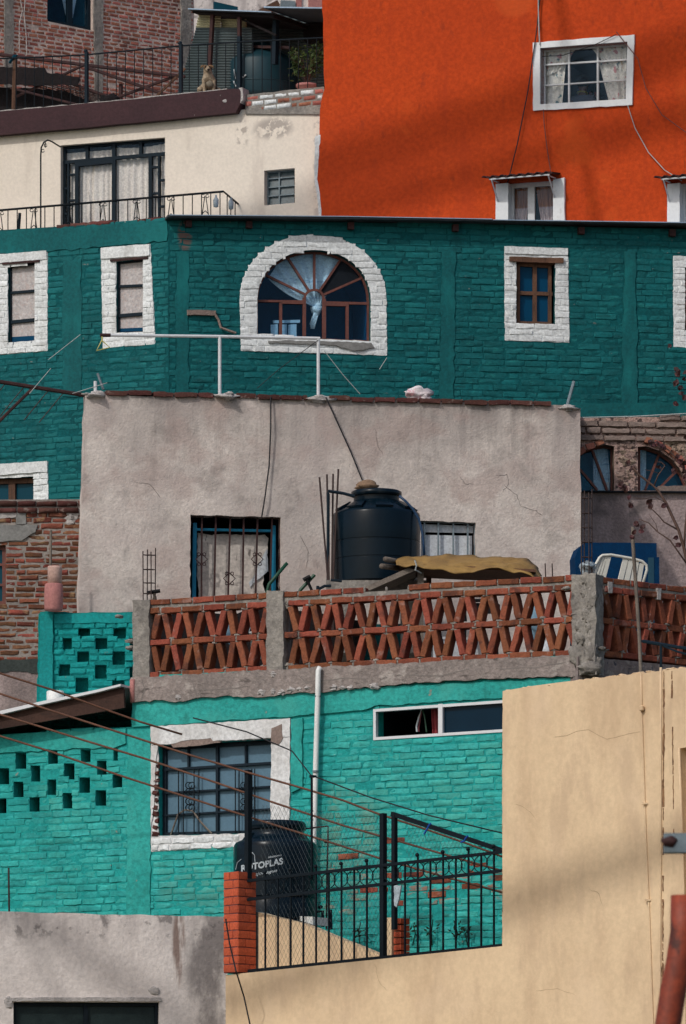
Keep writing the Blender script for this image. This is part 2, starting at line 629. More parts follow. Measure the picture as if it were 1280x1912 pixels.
m_brown_brick = M('brown_brick', (.25, .085, .045), (.115, .05, .038), .92, 3.5, .32, .5, 50, .01, .2, hue=.02,
                  stains=[dict(col=(.36, .24, .13), scale=4.5, thr=.62, w=.05, amt=.7), dict(col=(.06, .035, .03), scale=5.0, thr=.60, w=.05, amt=.6)])
m_dark_brick = M('weathered_brick', (.115, .045, .036), (.075, .034, .03), .92, 3.5, .25, .5, 50, .01, .2, hue=.01, stains=[dict(col=(.30, .24, .21), scale=8.0, thr=.63, w=.05, amt=.6)])
m_lattice = M('lattice_brick', (.27, .084, .044), (.17, .052, .032), .92, 4.0, .25, .6, 45, .012, .2, hue=.012,
              stains=[dict(col=(.07, .032, .026), scale=4.0, thr=.61, w=.06, amt=.75), dict(col=(.36, .24, .21), scale=6.0, thr=.65, w=.05, amt=.45)])
m_concrete = M('rough_concrete', (.30, .28, .25), (.20, .185, .17), .95, 3.5, 0, .7, 30, .02, .15, stains=[dict(col=(.11, .10, .095), scale=4.0, thr=.60, w=.07, amt=.5), dict(col=(.40, .37, .33), scale=6.0, thr=.64, w=.05, amt=.5)])
zg = lambda py, Y: at(640, py, Y).z
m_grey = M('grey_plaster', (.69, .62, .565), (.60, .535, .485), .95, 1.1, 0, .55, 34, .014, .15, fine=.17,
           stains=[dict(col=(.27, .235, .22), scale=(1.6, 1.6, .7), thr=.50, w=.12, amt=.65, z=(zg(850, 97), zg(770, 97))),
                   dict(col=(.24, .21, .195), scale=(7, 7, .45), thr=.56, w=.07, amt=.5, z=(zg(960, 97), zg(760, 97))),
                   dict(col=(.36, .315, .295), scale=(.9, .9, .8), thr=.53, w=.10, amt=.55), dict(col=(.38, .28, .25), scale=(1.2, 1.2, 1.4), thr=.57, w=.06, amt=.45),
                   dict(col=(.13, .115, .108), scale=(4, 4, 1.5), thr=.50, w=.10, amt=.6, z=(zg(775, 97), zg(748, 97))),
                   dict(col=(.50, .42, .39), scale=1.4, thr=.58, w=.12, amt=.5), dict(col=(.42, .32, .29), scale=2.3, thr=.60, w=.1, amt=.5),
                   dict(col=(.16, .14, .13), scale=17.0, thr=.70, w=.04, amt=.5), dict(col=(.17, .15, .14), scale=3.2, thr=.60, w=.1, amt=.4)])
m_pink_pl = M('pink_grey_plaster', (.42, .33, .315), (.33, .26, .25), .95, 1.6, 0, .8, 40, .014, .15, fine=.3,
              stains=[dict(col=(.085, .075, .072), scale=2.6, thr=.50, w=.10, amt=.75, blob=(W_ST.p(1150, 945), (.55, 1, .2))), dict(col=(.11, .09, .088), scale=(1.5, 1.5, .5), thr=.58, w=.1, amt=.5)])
m_lowgrey = M('low_house_plaster', (.76, .70, .66), (.68, .62, .585), .95, 1.2, 0, .45, 26, .016, .15, fine=.14,
              stains=[dict(col=(.13, .115, .115), scale=(2.2, 2.2, 1.2), thr=.46, w=.10, amt=.8, blob=(W_LO.p(396, 1810), (.42, 1, 1.0))),
                      dict(col=(.15, .075, .05), scale=(9, 9, .9), thr=.42, w=.08, amt=.8, blob=(W_LO.p(333, 1765), (.10, 1, .62))),
                      dict(col=(.34, .30, .29), scale=(5, 5, .8), thr=.54, w=.10, amt=.5, z=(zg(1790, 90.6), zg(1705, 90.6))),
                      dict(col=(.10, .09, .09), scale=7.0, thr=.60, w=.05, amt=.6, z=(zg(1765, 90.6), zg(1735, 90.6)))])
m_beige = M('beige_plaster', (.74, .56, .36), (.67, .50, .32), .9, .7, 0, .25, 18, .012, .2, fine=.08,
            stains=[dict(col=(.43, .29, .18), scale=(1.3, 1.3, .6), thr=.60, w=.12, amt=.5), dict(col=(.50, .36, .24), scale=(3, 3, 1.2), thr=.60, w=.1, amt=.5),
                    dict(col=(.74, .56, .38), scale=1.0, thr=.60, w=.1, amt=.5)])
m_crackg = plain('dark_crack', (.22, .195, .18), .95, .1)
m_crack = plain('crack_line', (.46, .33, .21), .95, .1)
m_beige_dirty = M('beige_plaster_flaked', (.30, .17, .09), (.12, .065, .04), .95, 12.0, 0, .6, 40, .01, .15)
MI1, MI2 = (.050, .41, .375), (.026, .33, .305)
m_mint = M('mint_paint', MI1, MI2, .8, 1.2, .12, .5, 32, .014, .25, hue=.006,
           stains=[dict(col=(.075, .40, .33), scale=(1.4, 1.4, .9), thr=.57, w=.1, amt=.55),
                   dict(col=(.008, .30, .285), scale=.7, thr=.54, w=.1, amt=.65),
                   dict(col=(.13, .27, .20), scale=(3, 3, 1.5), thr=.46, w=.10, amt=.7, blob=(W_MI.p(640, 1600), (.75, 1.5, 1.1))),
                   dict(col=(.10, .30, .24), scale=(2.4, 2.4, 1.2), thr=.52, w=.10, amt=.6, blob=(W_MI.p(420, 1640), (1.2, 1.5, .6))),
                   dict(col=(.34, .20, .14), scale=(5, 5, 9), thr=.58, w=.03, amt=.85, blob=(W_MI.p(645, 1650), (.5, 1.5, .5))),
                   dict(col=(.30, .13, .09), scale=(4, 4, 10), thr=.55, w=.03, amt=.85, blob=(W_MI.p(850, 1655), (.9, 1.5, .3))),
                   dict(col=(.05, .50, .46), scale=(6, 6, 14), thr=.60, w=.05, amt=.5), dict(col=(.012, .22, .20), scale=(3.5, 3.5, .4), thr=.60, w=.06, amt=.45), dict(col=(.008, .17, .155), scale=(3, 3, 12), thr=.64, w=.04, amt=.5),
                   dict(col=(.34, .25, .19), scale=15.0, thr=.70, w=.02, amt=.7),
                   dict(col=(.006, .055, .05), scale=(2.5, 2.5, 2), thr=.50, w=.06, amt=.75, blob=(W_MI.p(800, 1735), (1.0, 1.5, .28)))])
m_mint_mortar = M('mint_mortar', (.020, .35, .325), (.012, .26, .245), .9, 2.0, 0, .6, 30, .016, .2)
m_mintpl = M('mint_plaster', (.036, .39, .35), (.020, .30, .272), .85, 1.5, 0, .6, 24, .018, .25,
             stains=[dict(col=(.33, .22, .17), scale=6.0, thr=.70, w=.025, amt=.75), dict(col=(.06, .36, .31), scale=2.2, thr=.58, w=.1, amt=.5), dict(col=(.012, .15, .125), scale=(5, 5, 3), thr=.64, w=.06, amt=.5)])
m_aqua = M('aqua_paint', (.004, .31, .30), (.004, .23, .228), .8, 1.5, .10, .45, 34, .014, .25, stains=[dict(col=(.26, .19, .15), scale=9.0, thr=.69, w=.025, amt=.8), dict(col=(.004, .12, .11), scale=(5, 5, 2), thr=.63, w=.06, amt=.5)])
m_aqua_mortar = M('aqua_mortar', (.004, .24, .23), (.003, .17, .165), .9, 2.0, 0, .6, 30, .016, .2)
m_adobe = M('adobe_block', (.28, .215, .185), (.21, .16, .14), .95, 4.0, .12, .6, 45, .012, .15, stains=[dict(col=(.24, .185, .155), scale=9.0, thr=.62, w=.05, amt=.5)])
m_rubble = M('rubble_stone', (.44, .32, .265), (.26, .175, .14), .95, 11.0, .3, .8, 40, .03, .15, hue=.02, stains=[dict(col=(.035, .025, .024), scale=13.0, thr=.56, w=.05, amt=.85), dict(col=(.36, .30, .26), scale=16.0, thr=.62, w=.04, amt=.8), dict(col=(.11, .115, .05), scale=2.0, thr=.60, w=.06, amt=.5)])
m_tile_brick = M('orange_tile_brick', (.50, .095, .038), (.42, .075, .032), .75, 3.0, .10, .2, 50, .006, .3)
m_tile_joint = plain('purple_grey_joint', (.16, .07, .075), .9, .2)
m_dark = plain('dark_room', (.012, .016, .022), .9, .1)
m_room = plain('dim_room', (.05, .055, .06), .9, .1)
m_iron = plain('black_iron', (.007, .012, .017), .6, .12, 0, .2, 30)
m_navy = plain('navy_metal_paint', (.006, .016, .026), .6, .15)
m_rust = M('rusty_iron', (.055, .022, .020), (.03, .015, .016), .8, 9.0, 0, .4, 60, .004, .3)
m_rust_or = M('rust_orange_pipe', (.30, .05, .018), (.17, .03, .014), .6, 5.0, 0, .3, 40, .006, .4, stains=[dict(col=(.04, .015, .012), scale=(7, 7, 4), thr=.60, w=.05, amt=.85)])
m_rebar = plain('rebar_steel', (.055, .035, .032), .8, .3)
m_galv = M('galvanised_steel', (.20, .25, .28), (.14, .18, .20), .55, 4.0, 0, .1, 40, .004, .3)
m_chain = plain('dull_chain_wire', (.05, .07, .08), .6, .2)
m_roofsheet = M('weathered_roof_sheet', (.05, .06, .07), (.03, .035, .04), .6, 4.0, 0, .2, 40, .006, .4)
m_winframe = M('red_brown_frame', (.17, .06, .045), (.11, .04, .032), .6, 7.0, 0, .2, 50, .004, .35)
m_wood = M('weathered_wood', (.16, .082, .05), (.085, .045, .03), .85, 1.0, 0, .3, 60, .006, .25, stains=[dict(col=(.05, .03, .022), scale=(40, 40, 4), thr=.58, w=.06, amt=.7)])
m_greywood = M('grey_wood', (.20, .17, .14), (.12, .10, .085), .9, 4.0, 0, .4, 60, .006, .2, stains=[dict(col=(.06, .05, .042), scale=(40, 40, 4), thr=.60, w=.06, amt=.6)])
m_alu = plain('white_aluminium', (.66, .68, .70), .4, .5, 0, .05)
m_whitemetal = plain('white_painted_metal', (.64, .66, .68), .55, .4, 0, .12, 6)
m_pvc = plain('white_pvc', (.78, .80, .78), .5, .4, 0, .12, 3)
m_blue_pane = dark_pane('deep_blue_pane', (.002, .055, .125))
m_navy_pane = dark_pane('navy_pane', (.003, .020, .040))
m_teal_pane = dark_pane('teal_blue_pane', (.006, .055, .085))
m_green_pane = M('textured_dark_pane', (.020, .032, .032), (.013, .022, .023), .4, 6.0, 0, .3, 60, .006, .15)
m_louvre = M('ribbed_blue_pane', (.11, .20, .27), (.09, .17, .235), .4, 1.0, 0, .1, 40, .003, .15, fine=.1)
m_grey_pane = M('grey_louvre_pane', (.085, .125, .14), (.055, .085, .10), .25, 5.0, 0, .1, 40, .003, .5)
m_film = M('patterned_film', (.52, .49, .48), (.40, .375, .375), .4, 22.0, 0, .05, 40, .003, .4, stains=[dict(col=(.42, .32, .29), scale=30.0, thr=.56, w=.05, amt=.6), dict(col=(.22, .21, .23), scale=26.0, thr=.60, w=.05, amt=.6)])
m_glass = glass('clear_pane', (.95, .96, .965), .012)
m_glass_b = glass('blue_tinted_pane', (.84, .93, .98), .012)
m_lace = M('white_lace', (.80, .84, .86), (.66, .72, .77), .9, 20.0, 0, .2, 60, .004, .1, stains=[dict(col=(.22, .36, .50), scale=(5, 5, 34), thr=.60, w=.05, amt=.7)])
m_curtain = M('off_white_curtain', (.82, .75, .68), (.72, .65, .59), .95, 3.0, 0, .1, 50, .004, .1)
m_twotone = M('brown_and_grey_curtain', (.55, .46, .46), (.46, .38, .39), .95, 3.0, 0, .1, 50, .004, .1, stains=[dict(col=(.28, .13, .075), scale=1.0, thr=-2, w=.1, amt=1, z=(zg(383, 106.3) - .01, zg(383, 106.3) + .02))])
m_floral = M('floral_curtain', (.78, .75, .69), (.70, .67, .61), .95, 3.0, 0, .1, 50, .004, .1,
             stains=[dict(col=(.45, .16, .17), scale=7.0, det=2, thr=.63, w=.03, amt=.85), dict(col=(.04, .14, .17), scale=10.0, det=2, thr=.66, w=.03, amt=.85), dict(col=(.50, .36, .12), scale=12.0, det=2, thr=.70, w=.03, amt=.7)])
m_tank = M('black_tank_plastic', (.003, .010, .018), (.002, .008, .014), .26, 2.0, 0, .05, 20, .004, .16, fine=.1, stains=[dict(col=(.05, .055, .055), scale=(3, 3, 1), thr=.66, w=.08, amt=.25)])
m_tank_teal = plain('dark_teal_tank', (.006, .032, .045), .5, .3, 0, .1, 2)
m_letter = plain('pale_lettering', (.48, .54, .58), .7, .2, 0, .2, 20)
m_tin = M('grey_corrugated_tin', (.06, .085, .09), (.045, .065, .07), .55, 2.0, 0, .15, 40, .004, .4)
m_tin_y = M('yellowed_roof_sheet', (.42, .40, .24), (.34, .33, .21), .6, 3.0, 0, .1, 40, .004, .3)
m_bluesheet = plain('pale_blue_sheet', (.30, .42, .55), .5, .4)
m_weed = plain('dark_weed_green', (.012, .03, .018), .9, .1)
m_char = M('charred_tarp', (.016, .012, .013), (.010, .009, .010), .9, 4.0, 0, .6, 30, .02, .2)
m_tarp = M('ochre_tarpaulin', (.33, .20, .06), (.24, .14, .045), .55, 3.0, 0, .4, 14, .03, .3, fine=.15, stains=[dict(col=(.14, .08, .025), scale=(4, 4, 3), thr=.60, w=.07, amt=.6)])
m_bluefab = M('blue_upholstery', (.002, .034, .098), (.002, .026, .078), .95, 10.0, 0, .3, 90, .004, .1)
m_bluefab2 = plain('blue_side_panel', (.02, .07, .11), .8, .2)
m_cardboard = M('grey_cardboard', (.66, .60, .54), (.46, .41, .37), .95, 4.5, 0, .25, 30, .006, .15, stains=[dict(col=(.07, .06, .055), scale=(22, 22, 4), thr=.67, w=.03, amt=.8), dict(col=(.17, .145, .125), scale=(2, 2, 9), thr=.62, w=.05, amt=.6)])
m_whiteboard = M('white_board', (.62, .65, .68), (.52, .55, .58), .7, 2.0, 0, .1, 40, .004, .3, stains=[dict(col=(.36, .36, .35), scale=(7, 7, 2), thr=.62, w=.06, amt=.5)])
m_bluewood = plain('bright_blue_paint', (.008, .22, .38), .6, .3)
m_pinkpot = M('pink_clay', (.44, .20, .18), (.37, .16, .15), .9, 4.0, 0, .2, 40, .006, .2)
m_palepot = M('pale_pink_clay', (.55, .37, .31), (.48, .32, .27), .9, 4.0, 0, .2, 40, .006, .2)
m_fascia = M('dark_brown_board', (.065, .033, .024), (.045, .024, .019), .85, 2.0, 0, .3, 40, .008, .25, stains=[dict(col=(.03, .018, .015), scale=(3, 3, 12), thr=.58, w=.08, amt=.6)])
m_cable_br = plain('brown_cable', (.15, .065, .038), .7, .3, 0, .3, 3)
m_cable_bk = plain('black_cable', (.018, .018, .022), .7, .3)
m_cable_bl = plain('blue_hose', (.010, .045, .11), .5, .4)
m_string = plain('pale_string', (.42, .45, .44), .8, .2)
m_yellow = plain('yellow_plastic', (.50, .46, .12), .5, .4)
m_bag = M('white_plastic_bag', (.72, .68, .69), (.60, .52, .54), .5, 6.0, 0, .4, 30, .02, .4, stains=[dict(col=(.55, .16, .22), scale=7.0, thr=.57, w=.04, amt=.7)])
m_clearbag = plain('milky_plastic', (.42, .50, .55), .35, .5, 0, .3, 10)
m_skin = plain('skin', (.22, .11, .07), .6, .3)
m_shirt = plain('grey_blue_shirt', (.16, .18, .25), .9, .2)
m_yel_trim = plain('yellow_collar', (.55, .45, .10), .9, .2)
m_hair = plain('dark_hair', (.012, .010, .010), .7, .3)
m_redchair = plain('dark_red_plastic', (.12, .012, .025), .5, .4)
m_dogfur = M('cream_dog_fur', (.44, .35, .25), (.28, .21, .14), .95, 16.0, 0, .8, 90, .015, .1)
m_dogbrown = plain('tan_dog_fur', (.20, .12, .065), .95, .1)
m_black = plain('black_rubber', (.008, .008, .009), .6, .15)
m_leaf = M('green_leaf', (.055, .085, .018), (.022, .045, .012), .6, 9.0, .3, 0, 40, .01, .3, hue=.02)
m_dryleaf = M('dry_red_leaf', (.075, .024, .022), (.03, .016, .018), .7, 9.0, .35, .2, 40, .01, .3, hue=.02)
m_stem = plain('grey_brown_stem', (.10, .062, .05), .9, .2)
m_soil = M('hillside_soil', (.13, .10, .07), (.08, .07, .045), .95, .4, 0, .5, 6, .05, .1, stains=[dict(col=(.05, .075, .03), scale=.25, thr=.52, w=.06, amt=.8)])
m_stone = plain('tan_stone', (.26, .17, .11), .95, .2, 0, .3, 12, .5)
m_green_pipe = plain('green_painted_pipe', (.006, .06, .03), .5, .4)
m_seat_white = plain('cream_white_slats', (.66, .65, .58), .6, .4, 0, .1, 6)
m_bluecloth = plain('pale_blue_cloth', (.22, .36, .46), .9, .2, 0, .2, 8)
m_ribbon_b = plain('blue_ribbon', (.01, .08, .40), .8, .3)
m_sill_grey = M('grey_cement', (.25, .25, .24), (.18, .18, .175), .95, 4.0, 0, .4, 40, .01, .15)
m_lump = M('pale_cement', (.48, .45, .43), (.36, .34, .33), .95, 5.0, 0, .5, 40, .02, .15)
m_dgreen = M('dark_green_grey_cement', (.055, .066, .062), (.042, .05, .048), .95, 3.0, 0, .5, 40, .01, .15)

# ------------------------------------------------------------------ the setting: one hillside
prof = [(-400, 0), (40, 0), (70, 1.5), (82, 4.2), (90, 6.4), (97, 9.2), (104, 12.8), (113, 17.6), (125, 21), (160, 26), (300, 40), (1500, 60)]
mb = MB()
xs = [-900, -300, -80] + [-40 + 4 * i for i in range(21)] + [80, 300, 900]
for j, (y, z) in enumerate(prof):
    for x in xs:
        mb.v.append(Vector((x, y, z + (.25 * noise.noise((x * .2, y * .2, 0)) if abs(x) < 60 and 60 < y < 130 else 0))))
for j in range(len(prof) - 1):
    for i in range(len(xs) - 1):
        a = j * len(xs) + i
        mb.f.append((a, a + 1, a + len(xs) + 1, a + len(xs)))
o = mb.obj('hillside', m_soil, None, True)
o['kind'] = 'structure'


# ------------------------------------------------------------------ windows
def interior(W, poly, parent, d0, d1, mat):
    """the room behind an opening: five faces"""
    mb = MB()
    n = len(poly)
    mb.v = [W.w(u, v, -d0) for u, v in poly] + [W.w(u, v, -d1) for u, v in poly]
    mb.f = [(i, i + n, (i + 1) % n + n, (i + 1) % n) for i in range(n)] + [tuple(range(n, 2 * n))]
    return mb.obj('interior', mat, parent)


def pane(W, poly, parent, n, mat, label=None):
    mb = MB()
    mb.plate(W, poly, (), -n - .006, -n)
    return mb.obj('pane', mat, parent, label=label)


def frame(W, house, poly, w, bars, n0, n1, mat, name='window', label=None, inner=None):
    """outer ring plus bars (pixel segments with a width in metres)"""
    mb = MB()
    c = Vector((sum(p[0] for p in poly) / len(poly), sum(p[1] for p in poly) / len(poly)))
    if inner is None:
        inner = []
        N = len(poly)
        for i in range(N):
            a, b, d = Vector(poly[i - 1]), Vector(poly[i]), Vector(poly[(i + 1) % N])
            e1, e2 = (b - a).normalized(), (d - b).normalized()
            q1, q2 = Vector((-e1.y, e1.x)), Vector((-e2.y, e2.x))
            if (c - b).dot(q1) < 0:
                q1 = -q1
            if (c - b).dot(q2) < 0:
                q2 = -q2
            q = q1 + q2
            q = q / max(.3, q.dot(q1))
            inner.append(((b + q * w).x, (b + q * w).y))
    mb.plate(W, poly, [inner], n0, n1)
    for k, (p0, p1, bw) in enumerate(bars):
        mb.bar(W, p0, p1, bw, n0 + .002 + .0007 * (k % 5), n1 + .003 + .0011 * (k % 7))
    return mb.obj(name, mat, house, label=label)


# ================================================================== TEAL HOUSE
h_teal = thing('teal_house', W_TR.w(3.4, 12.0), 'long dark teal painted brick house with white window surrounds behind the grey house', 'house')
WL, WR = W_TL, W_TR
# outlines
wa_s = P_(WL, (-60, 480), (89, 468), (89, 655), (-60, 667)); wa_o = P_(WL, (15, 496), (65, 490), (65, 640), (15, 645))
wb_s = P_(WL, (189, 463), (281, 456), (290, 640), (192, 651)); wb_o = P_(WL, (217, 489), (267, 484), (267, 620), (217, 622))
we_s = P_(WL, (-60, 870), (90, 862), (90, 975), (-60, 975)); we_o = P_(WL, (-30, 894), (63, 890), (63, 965), (-30, 965))


def arch_px(cx, cy, rx, ry, x0, x1, y0, y1, n=22):
    pts = [(x0, y0), (x1, y1)]
    for i in range(n + 1):
        a = math.pi * i / n
        pts.append((cx + rx * math.cos(a), cy - ry * abs(math.sin(a)) ** .92))
    return pts


ar_s = P_(WR, *arch_px(584, 562, 137, 124, 450, 722, 655, 664)); ar_o = P_(WR, *arch_px(586, 562, 106, 95, 480, 692, 628, 637))
wc_s = P_(WR, (941, 460), (1060, 466), (1062, 640), (942, 636)); wc_o = P_(WR, (963, 484), (1036, 489), (1036, 609), (963, 606))
wd_s = P_(WR, (1256, 478), (1345, 482), (1345, 652), (1257, 648)); wd_o = P_(WR, (1278, 500), (1325, 502), (1325, 622), (1278, 620))

for W, outl, srs, ops, seed in ((WL, P_(WL, (-170, 442), (0, 430), (316, 411), (316, 1060), (-170, 1060)), [wa_s, wb_s, we_s], [wa_o, wb_o, we_o], 3),
                                (WR, P_(WR, (314, 411), (640, 415), (1440, 431), (1440, 1000), (314, 1000)), [ar_s, wc_s, wd_s], [ar_o, wc_o, wd_o], 5)):
    mb = MB()
    mb.plate(W, outl, ops, -4.5, 0, .25)
    mb.obj('body', m_teal_dark, h_teal)
    mb, red = MB(), MB()
    if W is WL:
        skips = [P_(W, (118, 486), (152, 484), (152, 740), (118, 740)), P_(W, (-165, 443), (312, 413), (312, 450), (185, 462), (95, 470), (-165, 484))]
        vis = P_(W, (-168, 441), (0, 430), (314, 411), (314, 965), (-168, 965))
    else:
        skips = [P_(W, (328, 470), (352, 470), (352, 740), (328, 740)), P_(W, (824, 470), (850, 470), (846, 745), (820, 745)), P_(W, (1164, 470), (1186, 470), (1190, 778), (1160, 778)), P_(W, (1000, 752), (1435, 752), (1435, 783), (1000, 783))]
        vis = P_(W, (316, 412), (640, 416), (1435, 432), (1435, 783), (316, 783))
    hot = [W_TR.uv(520, 673), W_TR.uv(642, 672)]
    bricks(mb, W, vis, srs + skips, .0, .31, .078, .008, .006, seed, .012, .005, .006, .005,
           alt=(red, lambda u, v: .9 if W is WR and any(abs(u - a) < .09 and abs(v - b) < .035 for a, b in hot) else 0))
    mb.obj('brick_wall', m_teal, h_teal, 'auto')
    if red.v:
        red.obj('bare_brick', m_dark_brick, h_teal, 'auto')
    for k, s in enumerate(skips):
        mb = MB(); mb.plate(W, rough(s, .10, .018, seed + k), (), -.01, .012 + .004 * k); mb.obj('plaster_band', m_tealband, h_teal)
    # white painted surrounds
    for k, (s, op) in enumerate(zip(srs, ops)):
        mb = MB()
        mb.plate(W, rough(s, .08, .006, k), [rough(op, .07, .006, k + 9)], -.01, .006)
        lint = None
        if op in (wa_o, wb_o, we_o):
            q = {id(wa_o): [(-60, 480), (89, 468), (89, 487), (-60, 499)], id(wb_o): [(189, 463), (281, 456), (282, 479), (190, 487)], id(we_o): [(-60, 870), (90, 862), (90, 884), (-60, 888)]}[id(op)]
            lint = P_(W, *q)
        elif op is wc_o:
            lint = P_(W, (941, 460), (1060, 466), (1060, 480), (941, 476))
        bricks(mb, W, s, [op] + ([lint] if lint else []), .006, .31, .078, .008, .009, seed, .0, .006, .006, .006)
        if lint:
            mb.roughbox(W, lint[0][0] + .004, lint[1][0] - .004, min(lint[2][1], lint[3][1]) + .02, max(lint[0][1], lint[1][1]) - .006, -.02, .03, .05, .010, k)
        mb.obj('window_surround', m_white, h_teal, 'auto')

# narrow left windows
for op, bars, lab, strip in ((wa_o, [((15, 547), (65, 543), .035), ((15, 602), (65, 597), .045)], 'narrow window with dark frame at the left edge', [(15, 628), (65, 625), (65, 640), (15, 645)]),
                             (wb_o, [((217, 535), (267, 533), .035), ((217, 590), (267, 586), .045)], 'narrow window with three stacked panes', [(217, 612), (267, 610), (267, 620), (217, 622)])):
    w = frame(WL, h_teal, op, .022, bars, -.09, -.05, m_navy, label=lab)
    pane(WL, op, w, .08, m_film)
    mb = MB(); mb.plate(WL, P_(WL, *strip), (), -.079, -.076); mb.obj('pane', m_blue_pane, w)
    mb = MB()
    u0, u1, v1 = op[0][0], op[1][0], op[1][1]
    mb.roughbox(WL, u0 - .08, u1 + .08, v1 - .004, v1 + .026, -.14, .03, .05, .006, 3)
    mb.obj('lintel', m_rust, w)
# arched window
c0 = (586.5, 558)
spk = [(497, 514), (536, 480), (587, 466), (637, 483), (677, 518)]
bars = []
for e in spk:
    d = Vector((e[0] - c0[0], e[1] - c0[1])).normalized() * 17.5
    bars.append(((c0[0] + d.x, c0[1] + d.y), e, .03))
arc = [(c0[0] + 18 * math.cos(math.pi * i / 8), 558 - 17 * math.sin(math.pi * i / 8)) for i in range(9)]
bars += [(arc[i], arc[i + 1], .032) for i in range(8)]
bars += [((481, 562), (569, 563), .03), ((604, 565), (692, 567), .035), ((524, 562), (524, 630), .038), ((568, 556), (568, 632), .045), ((605, 558), (605, 635), .05), ((648, 566), (648, 636), .04), ((524, 565), (568, 566), .03), ((605, 569), (648, 570), .03)]
w = frame(WR, h_teal, ar_o, .03, bars, -.17, -.13, m_winframe, label='large half round window with fan glazing bars')
pane(WR, ar_o, w, .16, m_glass_b)
interior(WR, ar_o, w, .165, 1.4, plain('blue_room', (.003, .11, .24), .9, .1))  # room coloured blue to carry the sky reflection of the panes
mb = MB(); mb.plate(WR, P_(WR, (598, 541), (637, 484), (650, 488), (676, 518), (606, 551)), (), -.158, -.15); mb.obj('missing_pane', m_dark, w, label='black empty pane')
mb = MB()
q = P_(WR, (500, 637), (560, 637), (692, 641), (698, 650), (660, 656), (620, 645), (500, 641)); mb.plate(WR, rough(q, .05, .008, 4), (), -.05, .035); mb.obj('sill', m_sill_grey, w)
# lace curtain gathered in a knot
mb = MB()
tops = [(500, 520), (520, 490), (545, 472), (575, 467), (605, 468), (640, 482)]
k0 = 0
nu, nv = 40, 14
for j in range(nv + 1):
    t = j / nv
    for i in range(nu + 1):
        x = i / nu * (len(tops) - 1)
        a = min(int(x), len(tops) - 2)
        f = x - a
        tx, ty = tops[a][0] * (1 - f) + tops[a + 1][0] * f, tops[a][1] * (1 - f) + tops[a + 1][1] * f
        bx, by = 590 + (i / nu - .5) * 16, 572
        s = t ** 1.25
        px, py = tx * (1 - s) + bx * s, ty * (1 - s) + by * s + 12 * math.sin(math.pi * t) * (abs(i / nu - .55))
        mb.v.append(WR.p(px, py, -.22 + .02 * math.sin(i * 1.1) * (1 - .5 * t)))
for j in range(nv):
    for i in range(nu):
        a = j * (nu + 1) + i
        mb.f.append((a + nu + 1, a + nu + 2, a + 1, a))
mb.lump(WR.p(591, 578, -.24), .075, 2, (1, .7, 1.1), 14, 10, .5)
for i in range(9):
    x = -4 + i
    mb.tube([WR.p(590 + x, 585, -.24 + .01 * (i % 3)), WR.p(586 + x * 1.1, 597, -.24 - .01 * (i % 2)), WR.p(582 + x * .9, 606 + 4 * (i % 3), -.24)], .010, 5)
tag(mb.obj('lace_curtain', m_lace, None, True), 'white lace curtain knotted in the middle of the half round window', 'curtain')
mb = MB()
for x0, x1 in ((511, 524), (528, 541), (544, 559)):
    mb.plate(WR, rough(P_(WR, (x0, 601), (x1, 600), (x1, 640), (x0, 640)), .05, .003), (), -.28, -.25)
mb.bar(WR, (510, 601), (560, 600), .04, -.29, -.245)
tag(mb.obj('chair_back', plain('pale_blue_plastic', (.45, .62, .75), .5, .4), None), 'pale blue slatted chair back standing inside the half round window', 'chair')
# wooden window
w = frame(WR, h_teal, P_(WR, (966, 489), (1031, 493), (1031, 606), (966, 604)), .045, [((998, 491), (998, 606), .055), ((966, 547), (1031, 549), .05)], -.14, -.07, m_wood, label='small weathered wooden window with a cross of bars')
pane(WR, P_(WR, (968, 491), (1029, 495), (1029, 604), (968, 602)), w, .11, m_blue_pane)
mb = MB(); a, b = WR.uv(950, 481), WR.uv(1050, 487); mb.roughbox(WR, a[0], b[0], b[1] - .04, a[1] + .005, -.13, .045, .05, .008, 7); mb.obj('lintel', m_wood, w)
mb = MB(); mb.plate(WR, P_(WR, (960, 484), (1040, 489), (1040, 494), (960, 490)), (), -.14, -.02); mb.obj('head_board', m_wood, w)
w = frame(WR, h_teal, wd_o, .05, [], -.16, -.12, m_wood, label='window cut by the right edge of the photo')
pane(WR, wd_o, w, .15, m_navy_pane)
# low left window in wood
w = frame(WL, h_teal, we_o, .05, [((22, 890), (22, 965), .10), ((-30, 902), (63, 899), .04)], -.14, -.09, m_wood, label='brown wooden casement half hidden behind the brick house')
pane(WL, we_o, w, .13, m_teal_pane)
# roof over the right part, with rafter ends
mb = MB()
mb.plate(WR, P_(WR, (308, 407), (640, 410), (912, 415), (1440, 424), (1440, 427.5), (912, 418.5), (640, 414), (308, 411)), (), -3.0, .22)
r = mb.obj('roof', m_roofsheet, h_teal)
mb = MB()
mb.plate(WR, P_(WR, (312, 406.6), (640, 409.3), (912, 414.2), (912, 415.6), (640, 410.6), (312, 408)), (), -2.5, .24)
mb.plate(WR, P_(WR, (914, 415.8), (1440, 423.2), (1440, 424.8), (914, 417.2)), (), -2.5, .25)
mb.obj('roof_sheet', m_bluesheet, r)
for x, y in ((352, 412), (465, 414), (655, 416), (850, 420), (1085, 425), (1255, 429)):
    mb = MB(); mb.pbox(WR, [(x - 5, y - 1), (x + 6, y - 1), (x + 6, y + 12), (x - 5, y + 11)], -.2, .10); mb.obj('rafter', m_rust, r)
